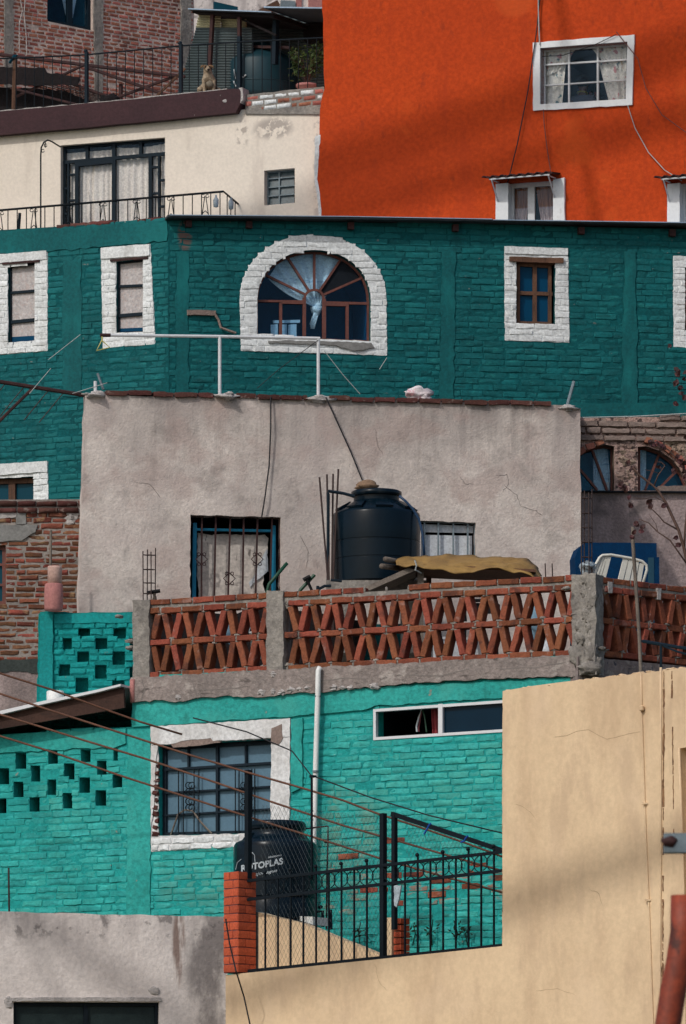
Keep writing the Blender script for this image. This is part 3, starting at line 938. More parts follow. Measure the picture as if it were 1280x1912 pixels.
# loose bricks on the left parapet
mb = MB()
rnd = random.Random(4)
for x0, x1, y in ((105, 130, 424), (130, 165, 421), (165, 208, 418), (255, 272, 413), (273, 300, 411)):
    a, b = WL.uv(x0, y), WL.uv(x1, y)
    brick(mb, WL, a[0], b[0], a[1] - .05, a[1] + .035, .0, rnd, .01, .006, .14)
mb.obj('coping_brick', m_dark_brick, h_teal, True)
# broken conduit ledge
mb = MB()
a, b = WR.uv(349, 588), WR.uv(402, 588)
mb.roughbox(WR, a[0], b[0], a[1] - .005, a[1] + .06, .0, .06, .04, .01, 5)
mb.tube([WR.p(400, 585, .05), WR.p(408, 598, .04), WR.p(412, 612, .05), WR.p(428, 618, .06), WR.p(440, 622, .05)], .018, 6)
mb.obj('broken_ledge', m_adobe, h_teal)

# ================================================================== CREAM HOUSE
h_cr = thing('cream_house', W_CR.w(2, 17), 'cream plastered house with maroon cornice and glazed balcony door', 'house')
W = W_CR
d_o = P_(W, (113, 272), (308, 257), (308, 470), (113, 470)); s_o = P_(W, (493, 319), (550, 314), (550, 379), (493, 384))
mb = MB()
mb.plate(W, P_(W, (-170, 266), (0, 252), (455, 205), (640, 205), (640, 1100), (-170, 1100)), [d_o, s_o], -4.5, 0, .2)
mb.obj('wall', m_cream, h_cr)
mb = MB()
mb.plate(W, rough(P_(W, (-170, 228), (0, 212), (200, 194), (440, 169), (457, 170), (458, 190), (446, 214), (200, 238), (0, 256), (-170, 271)), .25, .006, 2), (), -.15, .13)
mb.obj('cornice', m_maroon, h_cr)
mb = MB()
mb.plate(W, rough(P_(W, (452, 168), (459, 167), (460, 190), (455, 196), (456, 174)), .06, .008, 2), (), -.1, .135)
a = W.uv(420, 189, .14); mb.lump(W.w(a[0], a[1], .13), .035, 3, (1.2, .3, .7))
mb.plate(W, rough(P_(W, (-170, 227), (0, 210.6), (200, 192.6), (430, 168.5), (430, 171), (200, 195.5), (0, 213.5), (-170, 229.5)), .09, .008, 6), (), -.1, .126)
mb.obj('bare_cement_end', m_lump, h_cr)
mb = MB()
mb.plate(W, rough(P_(W, (459, 178), (606, 163), (606, 214), (459, 214)), .1, .006, 3), (), -.14, .03)
mb.obj('parapet_mortar', m_concrete, h_cr)
mb, mbw = MB(), MB()
bricks(mb, W, P_(W, (460, 177), (604, 164), (604, 196), (460, 205)), (), .03, .21, .062, .018, .014, 11, 0, .005, .014, .008, alt=(mbw, lambda u, v: .28), slope=.02)
mb.obj('parapet_brick', m_redbrick, h_cr, True); mbw.obj('white_parapet_brick', m_white, h_cr, True)
# balcony door
D = [((113, 304), (309, 287), .05), ((212, 262), (212, 450), .05), ((162, 266), (162, 301), .045), ((262, 259), (262, 292), .045), ((143, 302), (143, 450), .055), ((143, 307), (212, 300), .07),
     ((127, 303), (127, 450), .028), ((127, 327), (143, 325.6), .03), ((127, 375), (143, 373.6), .03), ((113, 353), (127, 352), .03), ((113, 400), (127, 399), .03),
     ((280, 290), (280, 450), .05), ((296, 289), (296, 450), .028), ((280, 313), (296, 312), .03), ((280, 362), (296, 360.6), .03), ((296, 337), (309, 336), .03), ((296, 386), (309, 385), .03)]
w = frame(W, h_cr, d_o, .035, D, -.14, -.09, m_navy, 'balcony_door', 'dark metal balcony door with small side panes')
pane(W, d_o, w, .12, m_glass)
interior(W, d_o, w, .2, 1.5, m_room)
mb = MB()
mb.cloth(W, (112, 288), (209, 280), (209, 460), (112, 460), -.18, 9, .022, 60, 10)
tag(mb.obj('door_curtain', m_curtain, None, True), 'off white pleated curtain behind the left half of the balcony door', 'curtain', 'curtains of the balcony door')
mb = MB()
mb.cloth(W, (213, 276), (310, 268), (310, 460), (213, 460), -.18, 8, .022, 60, 10, .03, 1)
tag(mb.obj('door_curtain', m_curtain, None, True), 'off white pleated curtain behind the right half of the balcony door', 'curtain', 'curtains of the balcony door')
w = frame(W, h_cr, s_o, .018, [((521, 316), (521, 382), .02)] + [((493, 319 + 16.2 * k), (550, 314 + 16.2 * k), .016) for k in (1, 2, 3)], -.15, -.11, m_galv, label='small grey louvred window')
mb = MB()
for k in range(4):
    y = 319 + 16.2 * k
    a = [W.p(494, y + 1, -.145), W.p(549, y - 4, -.145), W.p(549, y + 11.5, -.125), W.p(494, y + 16.5, -.125)]
    mb.hexa([a[3], a[2], a[1], a[0]], [p - W.n * .006 for p in (a[3], a[2], a[1], a[0])])
mb.obj('pane', m_grey_pane, w)
interior(W, s_o, w, .2, .6, m_room)
# balcony
mb = MB(); mb.plate(W, P_(W, (-170, 462), (420, 436), (420, 448), (-170, 474)), (), 0, .9); mb.obj('balcony_floor', m_concrete, h_cr)
rl = thing('balcony_railing', W.p(200, 430, .85), 'thin black balcony railing with scrolled A shapes before the cream house', 'railing')
nB = .85
topy = lambda x: 393 - (x) * 35 / 417
mb = MB()
mb.tube([W.p(-150, topy(-150), nB), W.p(417, 358, nB), W.p(444, 381, .02)], .016, 6)
mb.obj('handrail', m_iron, rl)
x = -140
while x < 417:
    mb = MB(); mb.tube([W.p(x, topy(x), nB), W.p(x, 452 - x * .07, nB)], .008, 5); mb.obj('baluster', m_iron, rl)
    x += 17.2
for f in (.25, .5, .8):
    mb = MB(); mb.tube([W.p(417 + 27 * f, 358 + 23 * f, nB * (1 - f)), W.p(417 + 27 * f, 430, nB * (1 - f))], .008, 5); mb.obj('baluster', m_iron, rl)
for x in (-63, 0, 63, 128, 192, 255, 319, 383):
    mb = MB()
    y = topy(x)
    for s in (-1, 1):
        mb.tube([W.p(x + s * 1.0, y + 6, nB), W.p(x + s * 3, y + 20, nB), W.p(x + s * 6.5, y + 46, nB)], .007, 5)
        cx, cy = x + s * 4.0, y + 5.5
        mb.tube([W.p(cx + 3 * math.cos(t), cy + 3 * math.sin(t), nB) for t in [k * .8 for k in range(8)]], .006, 5)
    mb.tube([W.p(x - 5, y + 38, nB), W.p(x, y + 33, nB), W.p(x + 5, y + 38, nB)], .007, 5)
    mb.obj('scroll', m_iron, rl)
for x, y, l in ((403, 366, 'white bottle tied to the balcony railing left of its corner'), (431, 370, 'white bottle tied to the end of the balcony railing')):
    mb = MB(); f = 0 if x < 417 else .5
    c = W.p(x, y + 14, nB * (1 - f) + .03)
    mb.lathe(c, [(.01, -.06), (.035, -.05), (.04, .05), (.015, .09), (.015, .12)], 10)
    tag(mb.obj('plastic_bottle', m_clearbag, None, True), l, 'bottle', 'bottles on the railing')
mb = MB()
mb.tube([W.p(76, 452, .8), W.p(76, 290, .8), W.p(77, 276, .8), W.p(82, 266, .8), W.p(89, 262, .8), W.p(97, 265, .7), W.p(113, 275, .4)], .011, 6)
for cx, cy in ((80, 282), (85, 272)):
    mb.tube([W.p(cx + 2.5 * math.cos(t), cy + 3 * math.sin(t), .8) for t in [k * .8 for k in range(8)]], .006, 5)
mb.tube([W.p(84.5, 266, .8), W.p(84.5, 276, .8)], .007, 5)
tag(mb.obj('lantern_hook', m_iron, None), 'tall black curved hook pole on the balcony left of the door', 'hook pole')
mb = MB(); mb.tube([W.p(34, 440, .7), W.p(37, 398, .7)], .022, 6)
tag(mb.obj('metal_stub', m_navy, None), 'short dark post behind the left part of the balcony railing', 'post')

# ================================================================== ORANGE HOUSE
h_or = thing('orange_house', W_OR.w(2.5, 17), 'tall bright orange stucco house with white framed windows', 'house')
W = W_OR
o1 = P_(W, (1009, 91), (1172, 79), (1169, 186), (1009, 196))
o2 = P_(W, (947, 341), (1036, 335), (1036, 520), (947, 520)); o3 = P_(W, (1267, 341), (1356, 335), (1356, 520), (1267, 520))
edge = [(604, -70), (601, 20), (604, 95), (606, 165), (597, 205), (596, 250), (592, 300), (590, 335), (595, 360), (599, 420), (599, 1100)]
mb = MB()
mb.plate(W, rough(P_(W, (1450, 1100), (1450, -70), *edge), .14, .012, 8, skip=(0, 1)), [o1, o2, o3], -6, 0, .22)
mb.obj('wall', m_orange, h_or)
# white edge of old plaster by the cream house
mb = MB()
mb.plate(W, rough(P_(W, (588, 255), (598, 252), (594, 300), (592, 335), (597, 362), (601, 425), (597, 425), (592, 370), (587, 335)), .08, .008, 2), (), -.05, .004)
mb.obj('plaster_edge', m_white_pl, h_or)


def surround(W, house, outer, hole, n1, mat=m_white_pl, seed=1, amp=.005):
    mb = MB()
    mb.plate(W, rough(outer, .12, amp, seed), [hole], -.01, n1)
    return mb.obj('window_surround', mat, house)


mb = MB()
w = frame(W, h_or, o1, .02, [((1061.5, 87), (1061.5, 194), .026), ((1115, 84), (1115, 190), .026), ((1009, 122), (1170, 111.5), .024), ((1009, 160.5), (1170, 149.5), .018)], -.18, -.14, m_whitemetal, label='white window of nine panes with floral curtains')
mb = MB(); mb.plate(W, rough(P_(W, (995.5, 81), (1185, 66), (1181, 197), (996, 208)), .12, .005, 1), [o1], -.22, .035); mb.obj('surround', m_white_cl, w)
pane(W, o1, w, .165, m_glass)
interior(W, o1, w, .22, 2.4, M('dark_blue_room', (.012, .03, .042), (.010, .025, .036), .9))
for pts, fo, ph, lab in (([(1011, 90), (1078, 86), (1052, 128), (1011, 148)], 5, 0, 'floral curtain swept aside at the upper left of the nine pane window'),
                         ([(1011, 146), (1056, 120), (1050, 194), (1011, 196)], 3, 1, 'floral curtain hanging at the lower left of the nine pane window'),
                         ([(1098, 84), (1170, 79), (1169, 138), (1122, 112)], 5, 2, 'floral curtain swept aside at the upper right of the nine pane window'),
                         ([(1116, 112), (1169, 132), (1169, 188), (1136, 190)], 3, 3, 'floral curtain hanging at the lower right of the nine pane window')):
    mb = MB(); mb.cloth(W, *pts, -.20 - .02 * (ph % 2), fo, .018, 30, 10, 0, ph)
    tag(mb.obj('floral_curtain', m_floral, None, True), lab, 'curtain', 'floral curtains of the orange house')


def awning_window(dx, dy, lab):
    q = lambda *pts: P_(W, *[(x + dx, y + dy) for x, y in pts])
    op = q((947, 341), (1036, 335), (1036, 520), (947, 520))
    w = frame(W, h_or, op, .03, [((991 + dx, 345 + dy), (991 + dx, 520 + dy), .10), ((949 + dx, 349 + dy), (1036 + dx, 343 + dy), .05), ((957 + dx, 350 + dy), (957 + dx, 520 + dy), .03)], -.16, -.12, m_whitemetal, label=lab)
    for k, s in enumerate((q((927, 345), (950, 343), (950, 520), (927, 520)), q((1034, 337), (1055, 333), (1056, 520), (1034, 520)))):
        mb = MB(); mb.plate(W, rough(s, .1, .004, 2 + k), (), -.25, .05); mb.obj('surround', m_white_cl, w)
    pane(W, op, w, .15, m_glass)
    interior(W, op, w, .22, 1.0, plain('teal_room', (.02, .10, .14), .9, .1))
    mb = MB()
    a, b = W.uv(914 + dx, 342 + dy), W.uv(1046 + dx, 332 + dy)
    n = 48
    for i in range(n + 1):
        t = i / n
        z = .018 * math.sin(t * 8 * 2 * math.pi)
        u, v = a[0] + (b[0] - a[0]) * t, a[1] + (b[1] - a[1]) * t + .02
        mb.v += [W.w(u, v + z + .05, -.02), W.w(u, v + z, .36), W.w(u, v + z - .008, .36), W.w(u, v + z + .042, -.02)]
    for i in range(n):
        k = 4 * i
        mb.f += [(k, k + 1, k + 5, k + 4), (k + 1, k + 2, k + 6, k + 5), (k + 2, k + 3, k + 7, k + 6)]
    aw = mb.obj('awning', m_rust, w)
    mb = MB()
    for t in (.13, .93):
        u, v = a[0] + (b[0] - a[0]) * t, a[1] + (b[1] - a[1]) * t
        mb.tube([W.w(u, v - .02, .33), W.w(u, v - .30, .03)], .011, 5)
        mb.tube([W.w(u, v - .005, .0), W.w(u, v - .02, .34)], .011, 5)
    mb.tube([W.w(a[0] + .1, a[1] - .012, .33), W.w(b[0] - .05, b[1] - .012, .33)], .012, 5)
    mb.obj('bracket', m_whitemetal, aw)
    return w


awning_window(0, 0, 'white window under a small brown corrugated awning')
awning_window(320, 0, 'awning window cut by the right edge of the photo')
for dx, lab in ((0, 'between the white jambs of the left awning window'), (320, 'in the awning window at the right edge')):
    for k, p in enumerate(([(953, 344), (990, 342), (978, 450), (955, 450)], [(999, 342), (1036, 338), (1036, 450), (1016, 450)])):
        mb = MB(); mb.cloth(W, *[(x + dx, y) for x, y in p], -.19, 4, .02, 30, 10, 0, k)
        tag(mb.obj('two_tone_curtain', m_twotone, None, True), ('left' if k == 0 else 'right') + ' brown and pale curtain ' + lab, 'curtain', 'two tone curtains of the orange house')


# ------------------------------------------------------------------ bodies grown from a skeleton
def skin(name, joints, bones, mat, parent=None, sub=2):
    """joints: name -> (point, radius); the first one is the root"""
    keys = list(joints)
    idx = {k: i for i, k in enumerate(keys)}
    me = bpy.data.meshes.new(name + '_skeleton')
    me.from_pydata([joints[k][0] for k in keys], [(idx[a], idx[b]) for a, b in bones], [])
    o = bpy.data.objects.new(name + '_skeleton', me)
    COL.objects.link(o)
    o.modifiers.new('skin', 'SKIN')
    ss = o.modifiers.new('sub', 'SUBSURF'); ss.levels = ss.render_levels = sub
    for i, k in enumerate(keys):
        r = joints[k][1]
        me.skin_vertices[0].data[i].radius = (r, r) if not isinstance(r, tuple) else r
        me.skin_vertices[0].data[i].use_root = (i == 0)
    dg = bpy.context.evaluated_depsgraph_get()
    dg.update()
    ev = o.evaluated_get(dg).to_mesh()
    mb = MB()
    mb.v = [v.co.copy() for v in ev.vertices]
    mb.f = [tuple(p.vertices) for p in ev.polygons]
    bpy.data.objects.remove(o)
    return mb.obj(name, mat, parent, True)


# person seen from behind, deep in the room of the orange house
W = W_OR
pc = W.p(1086, 197, -.75)
T = lambda x, y, z: pc + W.u * x + W.n * y + Vector((0, 0, z))      # y towards the viewer (= the person's back)
per = thing('person', T(0, 0, -.95), 'person in a grey blue shirt seen from behind through the nine pane window', 'person')
J = {'hip': (T(0, 0, -.42), .13), 'waist': (T(0, 0, -.25), .125), 'chest': (T(0, 0, .02), (.15, .11)), 'neck0': (T(0, -.01, .12), .07), 'neck': (T(0, -.03, .20), .052), 'head': (T(0, -.05, .29), .085), 'crown': (T(0, -.05, .36), .07),
     'sl': (T(-.15, 0, .08), .065), 'el': (T(-.22, -.04, -.18), .045), 'wl': (T(-.14, -.24, -.28), .03), 'hl': (T(-.10, -.32, -.28), .035),
     'sr': (T(.15, 0, .08), .065), 'er': (T(.22, -.04, -.18), .045), 'wr': (T(.14, -.24, -.28), .03), 'hr': (T(.10, -.32, -.28), .035),
     'kl': (T(-.12, -.42, -.42), .075), 'al': (T(-.12, -.42, -.88), .045), 'tl': (T(-.12, -.56, -.92), .035), 'kr': (T(.12, -.42, -.42), .075), 'ar': (T(.12, -.42, -.88), .045), 'tr': (T(.12, -.56, -.92), .035)}
B = [('hip', 'waist'), ('waist', 'chest'), ('chest', 'neck0'), ('neck0', 'neck'), ('neck', 'head'), ('head', 'crown'), ('chest', 'sl'), ('sl', 'el'), ('el', 'wl'), ('wl', 'hl'), ('chest', 'sr'), ('sr', 'er'), ('er', 'wr'), ('wr', 'hr'),
     ('hip', 'kl'), ('kl', 'al'), ('al', 'tl'), ('hip', 'kr'), ('kr', 'ar'), ('ar', 'tr')]
skin('body', J, B, m_skin, per)
S = {k: (J[k][0], (J[k][1][0] + .02, J[k][1][1] + .02) if isinstance(J[k][1], tuple) else J[k][1] + .018) for k in ('waist', 'hip', 'chest', 'neck0', 'sl', 'el', 'sr', 'er')}
skin('shirt', S, [('waist', 'hip'), ('waist', 'chest'), ('chest', 'neck0'), ('chest', 'sl'), ('sl', 'el'), ('chest', 'sr'), ('sr', 'er')], m_shirt, per)
mb = MB()
mb.tube([T(.068 * math.cos(t), -.015 + .068 * math.sin(t), .175 + .012 * math.sin(t)) for t in [k * math.pi / 8 for k in range(17)]], .012, 6); mb.obj('collar', m_yel_trim, per, True)
mb = MB(); mb.lump(T(0, -.03, .345), .098, 4, (1, 1.05, 1), 14, 10, .1); mb.obj('hair', m_hair, per, True)
mb = MB()
mb.plate(W, rough(P_(W, (1100, 173), (1112, 171), (1112, 205), (1100, 206)), .08, .004), (), -.9, -.86)
for x in (1101, 1111):
    mb.bar(W, (x, 172), (x, 212), .03, -.91, -.85)
tag(mb.obj('chair_back', m_redchair, None), 'dark red chair back beside the seated person in the window', 'chair')

# ================================================================== BRICK HOUSE ON TOP
h_bk = thing('brick_house', W_BK.w(2, 20), 'red brick house with grey concrete columns at the top left', 'house')
W = W_BK
b_o = P_(W, (88, -40), (173, -28), (173, 58), (88, 40))
vis = P_(W, (-170, -110), (360, -60), (360, 330), (-170, 270))
mb = MB(); mb.plate(W, P_(W, (-175, -115), (362, -62), (362, 1150), (-175, 1150)), [b_o], -5, 0, .2); mb.obj('body', m_mortar_pale, h_bk)
cols = [P_(W, (8, -90), (23, -89), (24, 300), (8, 300)), P_(W, (174, -80), (190, -79), (192, 300), (176, 300)), P_(W, (336, -70), (355, -68), (356, 330), (337, 330))]
mb = MB()
bricks(mb, W, vis, [b_o] + cols, 0, .175, .047, .016, .009, 21, .004, .004, .008, .005)
mb.obj('brick_wall', m_redbrick, h_bk, 'auto')
for k, c in enumerate(cols):
    mb = MB(); mb.plate(W, rough(c, .12, .018, k), (), -.05, .022); mb.obj('column', m_concrete, h_bk)
w = frame(W, h_bk, b_o, .05, [((131, -40), (131, 52), .09)], -.10, -.05, m_navy, label='dark window with pale parted curtains at the top edge of the photo')
pane(W, b_o, w, .08, m_glass_b)
interior(W, b_o, w, .11, 1.0, plain('teal_dim_room', (.02, .14, .18), .9, .1))
mb = MB()
mb.cloth(W, (108, -35), (129, -32), (126, 32), (122, 28), -.2, 3, .015)
tag(mb.obj('net_curtain', m_lace, None, True), 'pale net curtain left of the bar in the topmost brick house window', 'curtain', 'curtains of the brick house')
mb = MB()
mb.cloth(W, (133, -32), (150, -30), (135, 34), (133, 34), -.2, 3, .015)
tag(mb.obj('net_curtain', m_lace, None, True), 'pale net curtain right of the bar in the topmost brick house window', 'curtain', 'curtains of the brick house')
for pts, l in (([(37, -5), (42, 20), (36, 45), (36, 100)], 'left pale wire hanging down the red brick wall at the top left'), ([(47, -5), (45, 25), (49, 70), (50, 104)], 'right pale wire hanging down the red brick wall at the top left')):
    mb = MB(); mb.tube([W.p(x, y, .03) for x, y in pts], .008, 5)
    tag(mb.obj('wire', m_lump, None), l, 'wire', 'wires on the brick house')

# grey house peeking out above the shed
Y = 121.0
W2 = Wall(380, Y, 640, Y + .5, 10)
h_up = thing('grey_upper_house', W2.p(500, 120), 'pale grey plastered house end above the tin shed', 'house')
mb = MB(); mb.plate(W2, P_(W2, (345, -60), (660, -60), (660, 800), (345, 800)), (), -4, 0); mb.obj('wall', m_lowgrey, h_up)
mb = MB(); mb.plate(W2, P_(W2, (552, -60), (562, -60), (562, 25), (552, 25)), (), -.05, .03); mb.plate(W2, P_(W2, (575, -60), (660, -60), (660, 30), (575, 30)), (), -.05, .04); mb.obj('pink_panel', m_pinkpot, h_up)
mb = MB(); mb.plate(W2, P_(W2, (523, 2), (550, 4), (550, 24), (523, 22)), (), -.05, .05); mb.obj('vent_panel', m_galv, h_up)
mb = MB(); mb.bar(W2, (488, 22), (520, 5), .09, .05, .15); mb.bar(W2, (500, 24), (522, 12), .05, .16, .22)
tag(mb.obj('roof_plank', m_wood, None), 'broken brown planks on top of the shed roof', 'plank')
mb = MB(); mb.plate(W2, P_(W2, (395, 7), (440, 17), (440, 26), (395, 22)), (), .1, .16); mb.obj('gutter', m_teal_pane, h_up)

# ================================================================== TIN SHED ON THE CREAM HOUSE ROOF
Ys = 111.5
sh = thing('tin_shed', at(480, 176, Ys), 'dark lean-to shed of corrugated tin with rusty posts beside the orange house', 'shed')
W3 = Wall(330, 112.6, 640, 111.2, 120)


def corrugated(mb, a, b, c, d, waves, amp, nrm, n=None):
    """sheet a-b (top) to d-c (bottom), ridges running from a-d side to b-c side"""
    a, b, c, d = [Vector(p) for p in (a, b, c, d)]
    n = n or waves * 6
    k = len(mb.v)
    for i in range(n + 1):
        t = i / n
        o_ = nrm * (amp * math.sin(t * waves * 2 * math.pi))
        l, r = a + (d - a) * t + o_, b + (c - b) * t + o_
        mb.v += [l, r, l - nrm * .004, r - nrm * .004]
    for i in range(n):
        q = k + 4 * i
        mb.f += [(q, q + 4, q + 5, q + 1), (q + 2, q + 3, q + 7, q + 6), (q, q + 2, q + 6, q + 4), (q + 1, q + 5, q + 7, q + 3)]


mb = MB()
corrugated(mb, W3.p(366, 52), W3.p(470, 52), W3.p(470, 182), W3.p(329, 182), 26, .012, W3.n)
mb.obj('wall_sheet', m_tin, sh, True)
mb = MB()
corrugated(mb, W3.p(372, 23), W3.p(412, 24), W3.p(412, 53), W3.p(365, 53), 6, .012, W3.n)
corrugated(mb, W3.p(412.5, 36, -.05), W3.p(460, 36, -.05), W3.p(460, 53, -.05), W3.p(412.5, 53, -.05), 4, .012, W3.n)
mb.obj('clear_sheet', m_tin_y, sh, True)
mb = MB()
corrugated(mb, W3.p(440, 26, -.9), W3.p(640, 26, -.9), W3.p(640, 190, -.9), W3.p(440, 190, -.9), 30, .012, W3.n)
mb.obj('back_sheet', m_tin, sh, True)
mb = MB()
mb.plate(W3, P_(W3, (370, 23), (525, 29), (525, 31), (370, 25.5)), (), -.95, .28)
mb.plate(W3, P_(W3, (515, 21), (640, 23), (640, 25.5), (515, 24)), (), -1.0, .34)
mb.obj('roof', m_roofsheet, sh)
mb = MB()
mb.plate(W3, P_(W3, (370, 22.6), (525, 28.6), (525, 30.6), (370, 24.6)), (), .281, .30)
mb.plate(W3, P_(W3, (515, 20.6), (640, 22.6), (640, 24.8), (515, 23)), (), .341, .36)
mb.obj('roof_edge', m_bluesheet, sh)
mb = MB()
mb.plate(W3, P_(W3, (372, 26), (524, 32), (524, 38), (372, 29)), (), -.9, .2)
mb.plate(W3, P_(W3, (515, 26), (640, 26), (640, 120), (515, 60)), (), -.86, -.8)
mb.bar(W3, (450, 36), (514, 66), .03, .05, .1)
mb.obj('roof_beam', m_char, sh)
mb = MB()
mb.bar(W3, (395, 27), (386, 185), .05, .1, .16); mb.obj('rusty_post', m_rust, sh)
mb = MB(); mb.bar(W3, (445, 32), (445, 70), .045, .12, .18); mb.obj('rusty_post', m_rust, sh)
mb = MB(); mb.bar(W3, (385, 86), (540, 89), .04, -.2, -.14); mb.obj('crossbar', m_rust, sh)
mb = MB(); mb.bar(W3, (445, 68), (445, 186), .055, .125, .185); mb.obj('post', m_navy, sh); mb = MB(); mb.bar(W3, (512, 32), (510, 120), .06, -.1, 0); mb.obj('post', m_navy, sh)
mb = MB()
c = W3.p(487, 186, -.45)
mb.lathe(c, [(.50, 0), (.52, .05), (.52, .52), (.50, .56), (.42, .63), (.25, .72), (.20, .74), (.20, .82), (.0, .84)], 40)
mb.lathe(c, [(.525, .2), (.525, .22), (.5, .22)], 40)
tk = mb.obj('water_tank', m_tank_teal, None, True)
tag(tk, 'dark teal domed water tank in the shade of the tin shed', 'water tank', 'rooftop water tanks')
for x0, y0, x1, y1 in ((437, 130, 439, 148), (436, 152, 440, 162), (453, 145, 459, 140)):
    mb = MB(); mb.tube([W3.p(x0, y0, .09), W3.p(x1, y1, .09)], .012, 5); mb.obj('pale_mark', m_letter, tk)

# the dog sits on the cornice by the post
W = W_CR
dc = W.p(389, 176, -.02)
T = lambda x, y, z: dc + Vector((1.05 * x + .12 * y, .1 * x - y, 1.06 * z))
dog = thing('dog', T(0, 0, 0), 'cream dog with tan ears sitting on the roof edge and looking down', 'dog')
J = {'rump': (T(.02, -.22, .09), .085), 'belly': (T(.02, -.14, .15), .085), 'chest': (T(.01, -.05, .22), .085), 'neck': (T(-.01, -.01, .29), .06), 'skull': (T(-.02, .0, .345), .062), 'brow': (T(-.02, .03, .345), .05), 'muz': (T(-.015, .085, .315), .030), 'tip': (T(-.015, .115, .305), .024),
     'shl': (T(-.06, -.02, .18), .036), 'ell': (T(-.062, -.01, .10), .026), 'wl': (T(-.055, .01, .03), .022), 'pl': (T(-.055, .04, .012), .022), 'shr': (T(.075, -.02, .18), .036), 'elr': (T(.07, -.01, .10), .026), 'wr': (T(.06, .01, .03), .022), 'pr': (T(.06, .04, .012), .022),
     'hl': (T(-.09, -.19, .09), .05), 'kl': (T(-.115, -.06, .075), .04), 'hkl': (T(-.11, -.2, .025), .022), 'fl': (T(-.11, -.05, .014), .02), 'hr': (T(.125, -.19, .09), .05), 'kr': (T(.14, -.06, .075), .04), 'hkr': (T(.135, -.2, .025), .022), 'fr': (T(.135, -.05, .014), .02),
     't1': (T(.06, -.33, .05), .022), 't2': (T(.16, -.36, .03), .014)}
B = [('rump', 'belly'), ('belly', 'chest'), ('chest', 'neck'), ('neck', 'skull'), ('skull', 'brow'), ('brow', 'muz'), ('muz', 'tip'), ('chest', 'shl'), ('shl', 'ell'), ('ell', 'wl'), ('wl', 'pl'), ('chest', 'shr'), ('shr', 'elr'), ('elr', 'wr'), ('wr', 'pr'),
     ('rump', 'hl'), ('hl', 'kl'), ('kl', 'hkl'), ('hkl', 'fl'), ('rump', 'hr'), ('hr', 'kr'), ('kr', 'hkr'), ('hkr', 'fr'), ('rump', 't1'), ('t1', 't2')]
skin('body', J, B, m_dogfur, dog)
for s in (-1, 1):
    mb = MB()
    e = [T(-.02 + s * .045, .0, .40), T(-.02 + s * .085, .0, .385), T(-.02 + s * .095, .025, .345), T(-.02 + s * .062, .03, .36)]
    mb.hexa(e, [p + Vector((0, .02, 0)) for p in e]); mb.obj('ear', m_dogbrown, dog, True)
    mb = MB(); mb.lump(T(-.02 + s * .028, .072, .355), .012, 1, (1, .8, 1), 8, 6, 0); mb.obj('eye', m_black, dog, True)
    mb = MB(); mb.lump(T(-.02 + s * .032, .058, .358), .026, 2 + s, (1, .6, 1.1), 8, 6, .2); mb.obj('eye_patch', m_dogbrown, dog, True)
mb = MB(); mb.lump(T(-.015, .136, .306), .017, 1, (1.1, .8, .9), 8, 6, 0); mb.obj('nose', m_black, dog, True)
mb = MB(); mb.lump(T(.012, .035, .13), .052, 3, (1, .5, .9), 10, 8, .3); mb.obj('belly_patch', plain('grey_fur', (.20, .17, .13), .95, .1), dog, True)

# bush in the shed
bc = W3.p(572, 188, .0)
bush = thing('potted_bush', bc, 'green leafy bush in the shed corner against the orange wall', 'plant')
mb = MB(); mb.lathe(bc, [(.10, 0), (.14, .2), (.155, .2), (.155, .24), (.0, .22)], 20); mb.obj('pot', m_pinkpot, bush, True)
ms, ml = MB(), MB()
rnd = random.Random(8)
for k in range(34):
    a, l = rnd.uniform(0, 6.28), rnd.uniform(.15, .34)
    h = rnd.uniform(.12, .52)
    tip = bc + Vector((l * math.cos(a), .6 * l * math.sin(a), .24 + h + (.12 if math.cos(a) > .5 else 0)))
    mid = bc + Vector((.3 * l * math.cos(a), .2 * l * math.sin(a), .24 + h * .7))
    ms.tube([bc + Vector((0, 0, .2)), mid, tip], .007, 5, .003)
    for q in range(17):
        t = rnd.uniform(.35, 1.05)
        p = mid.lerp(tip, t) + Vector((rnd.gauss(0, .045), rnd.gauss(0, .03), rnd.gauss(0, .045)))
        d = Vector((rnd.gauss(0, 1), rnd.gauss(0, 1), rnd.gauss(0, 1))).normalized()
        e = d.cross(Vector((rnd.gauss(0, 1), rnd.gauss(0, 1), 1))).normalized()
        L = rnd.uniform(.026, .05)
        ml.add([p - d * L, p + e * L * .4, p + d * L, p - e * L * .4], [(0, 1, 2, 3)])
ms.obj('stem', m_stem, bush)
ml.obj('foliage', m_leaf, bush)

# terrace railing behind the cornice
W = W_CR
rt = thing('roof_railing', W.p(160, 195, -.12), 'thin black roof railing with heavy posts above the maroon cornice', 'railing')
nR = -.1
top = [(-150, 116), (80, 107), (159, 103), (340, 86), (450, 79), (604, 71)]


def topy2(x):
    for (x0, y0), (x1, y1) in zip(top, top[1:]):
        if x <= x1:
            return y0 + (y1 - y0) * (x - x0) / (x1 - x0)


mb = MB(); mb.tube([W.p(x, y, nR) for x, y in top], .012, 6); mb.obj('handrail', m_iron, rt)
x = -140
while x < 602:
    if abs(x - 160) > 6:
        mb = MB(); mb.tube([W.p(x, topy2(x), nR), W.p(x, 216 - x * .09, nR)], .007, 5); mb.obj('baluster', m_iron, rt)
    x += 17
for x, y in ((160, 97), (336, 82)):
    mb = MB(); mb.bar(W, (x, y), (x, 205), .042, nR - .03, nR + .03); mb.lump(W.p(x, y - 1, nR), .03, 1, (1, 1, 1), 8, 6, 0); mb.obj('post', m_navy, rt)

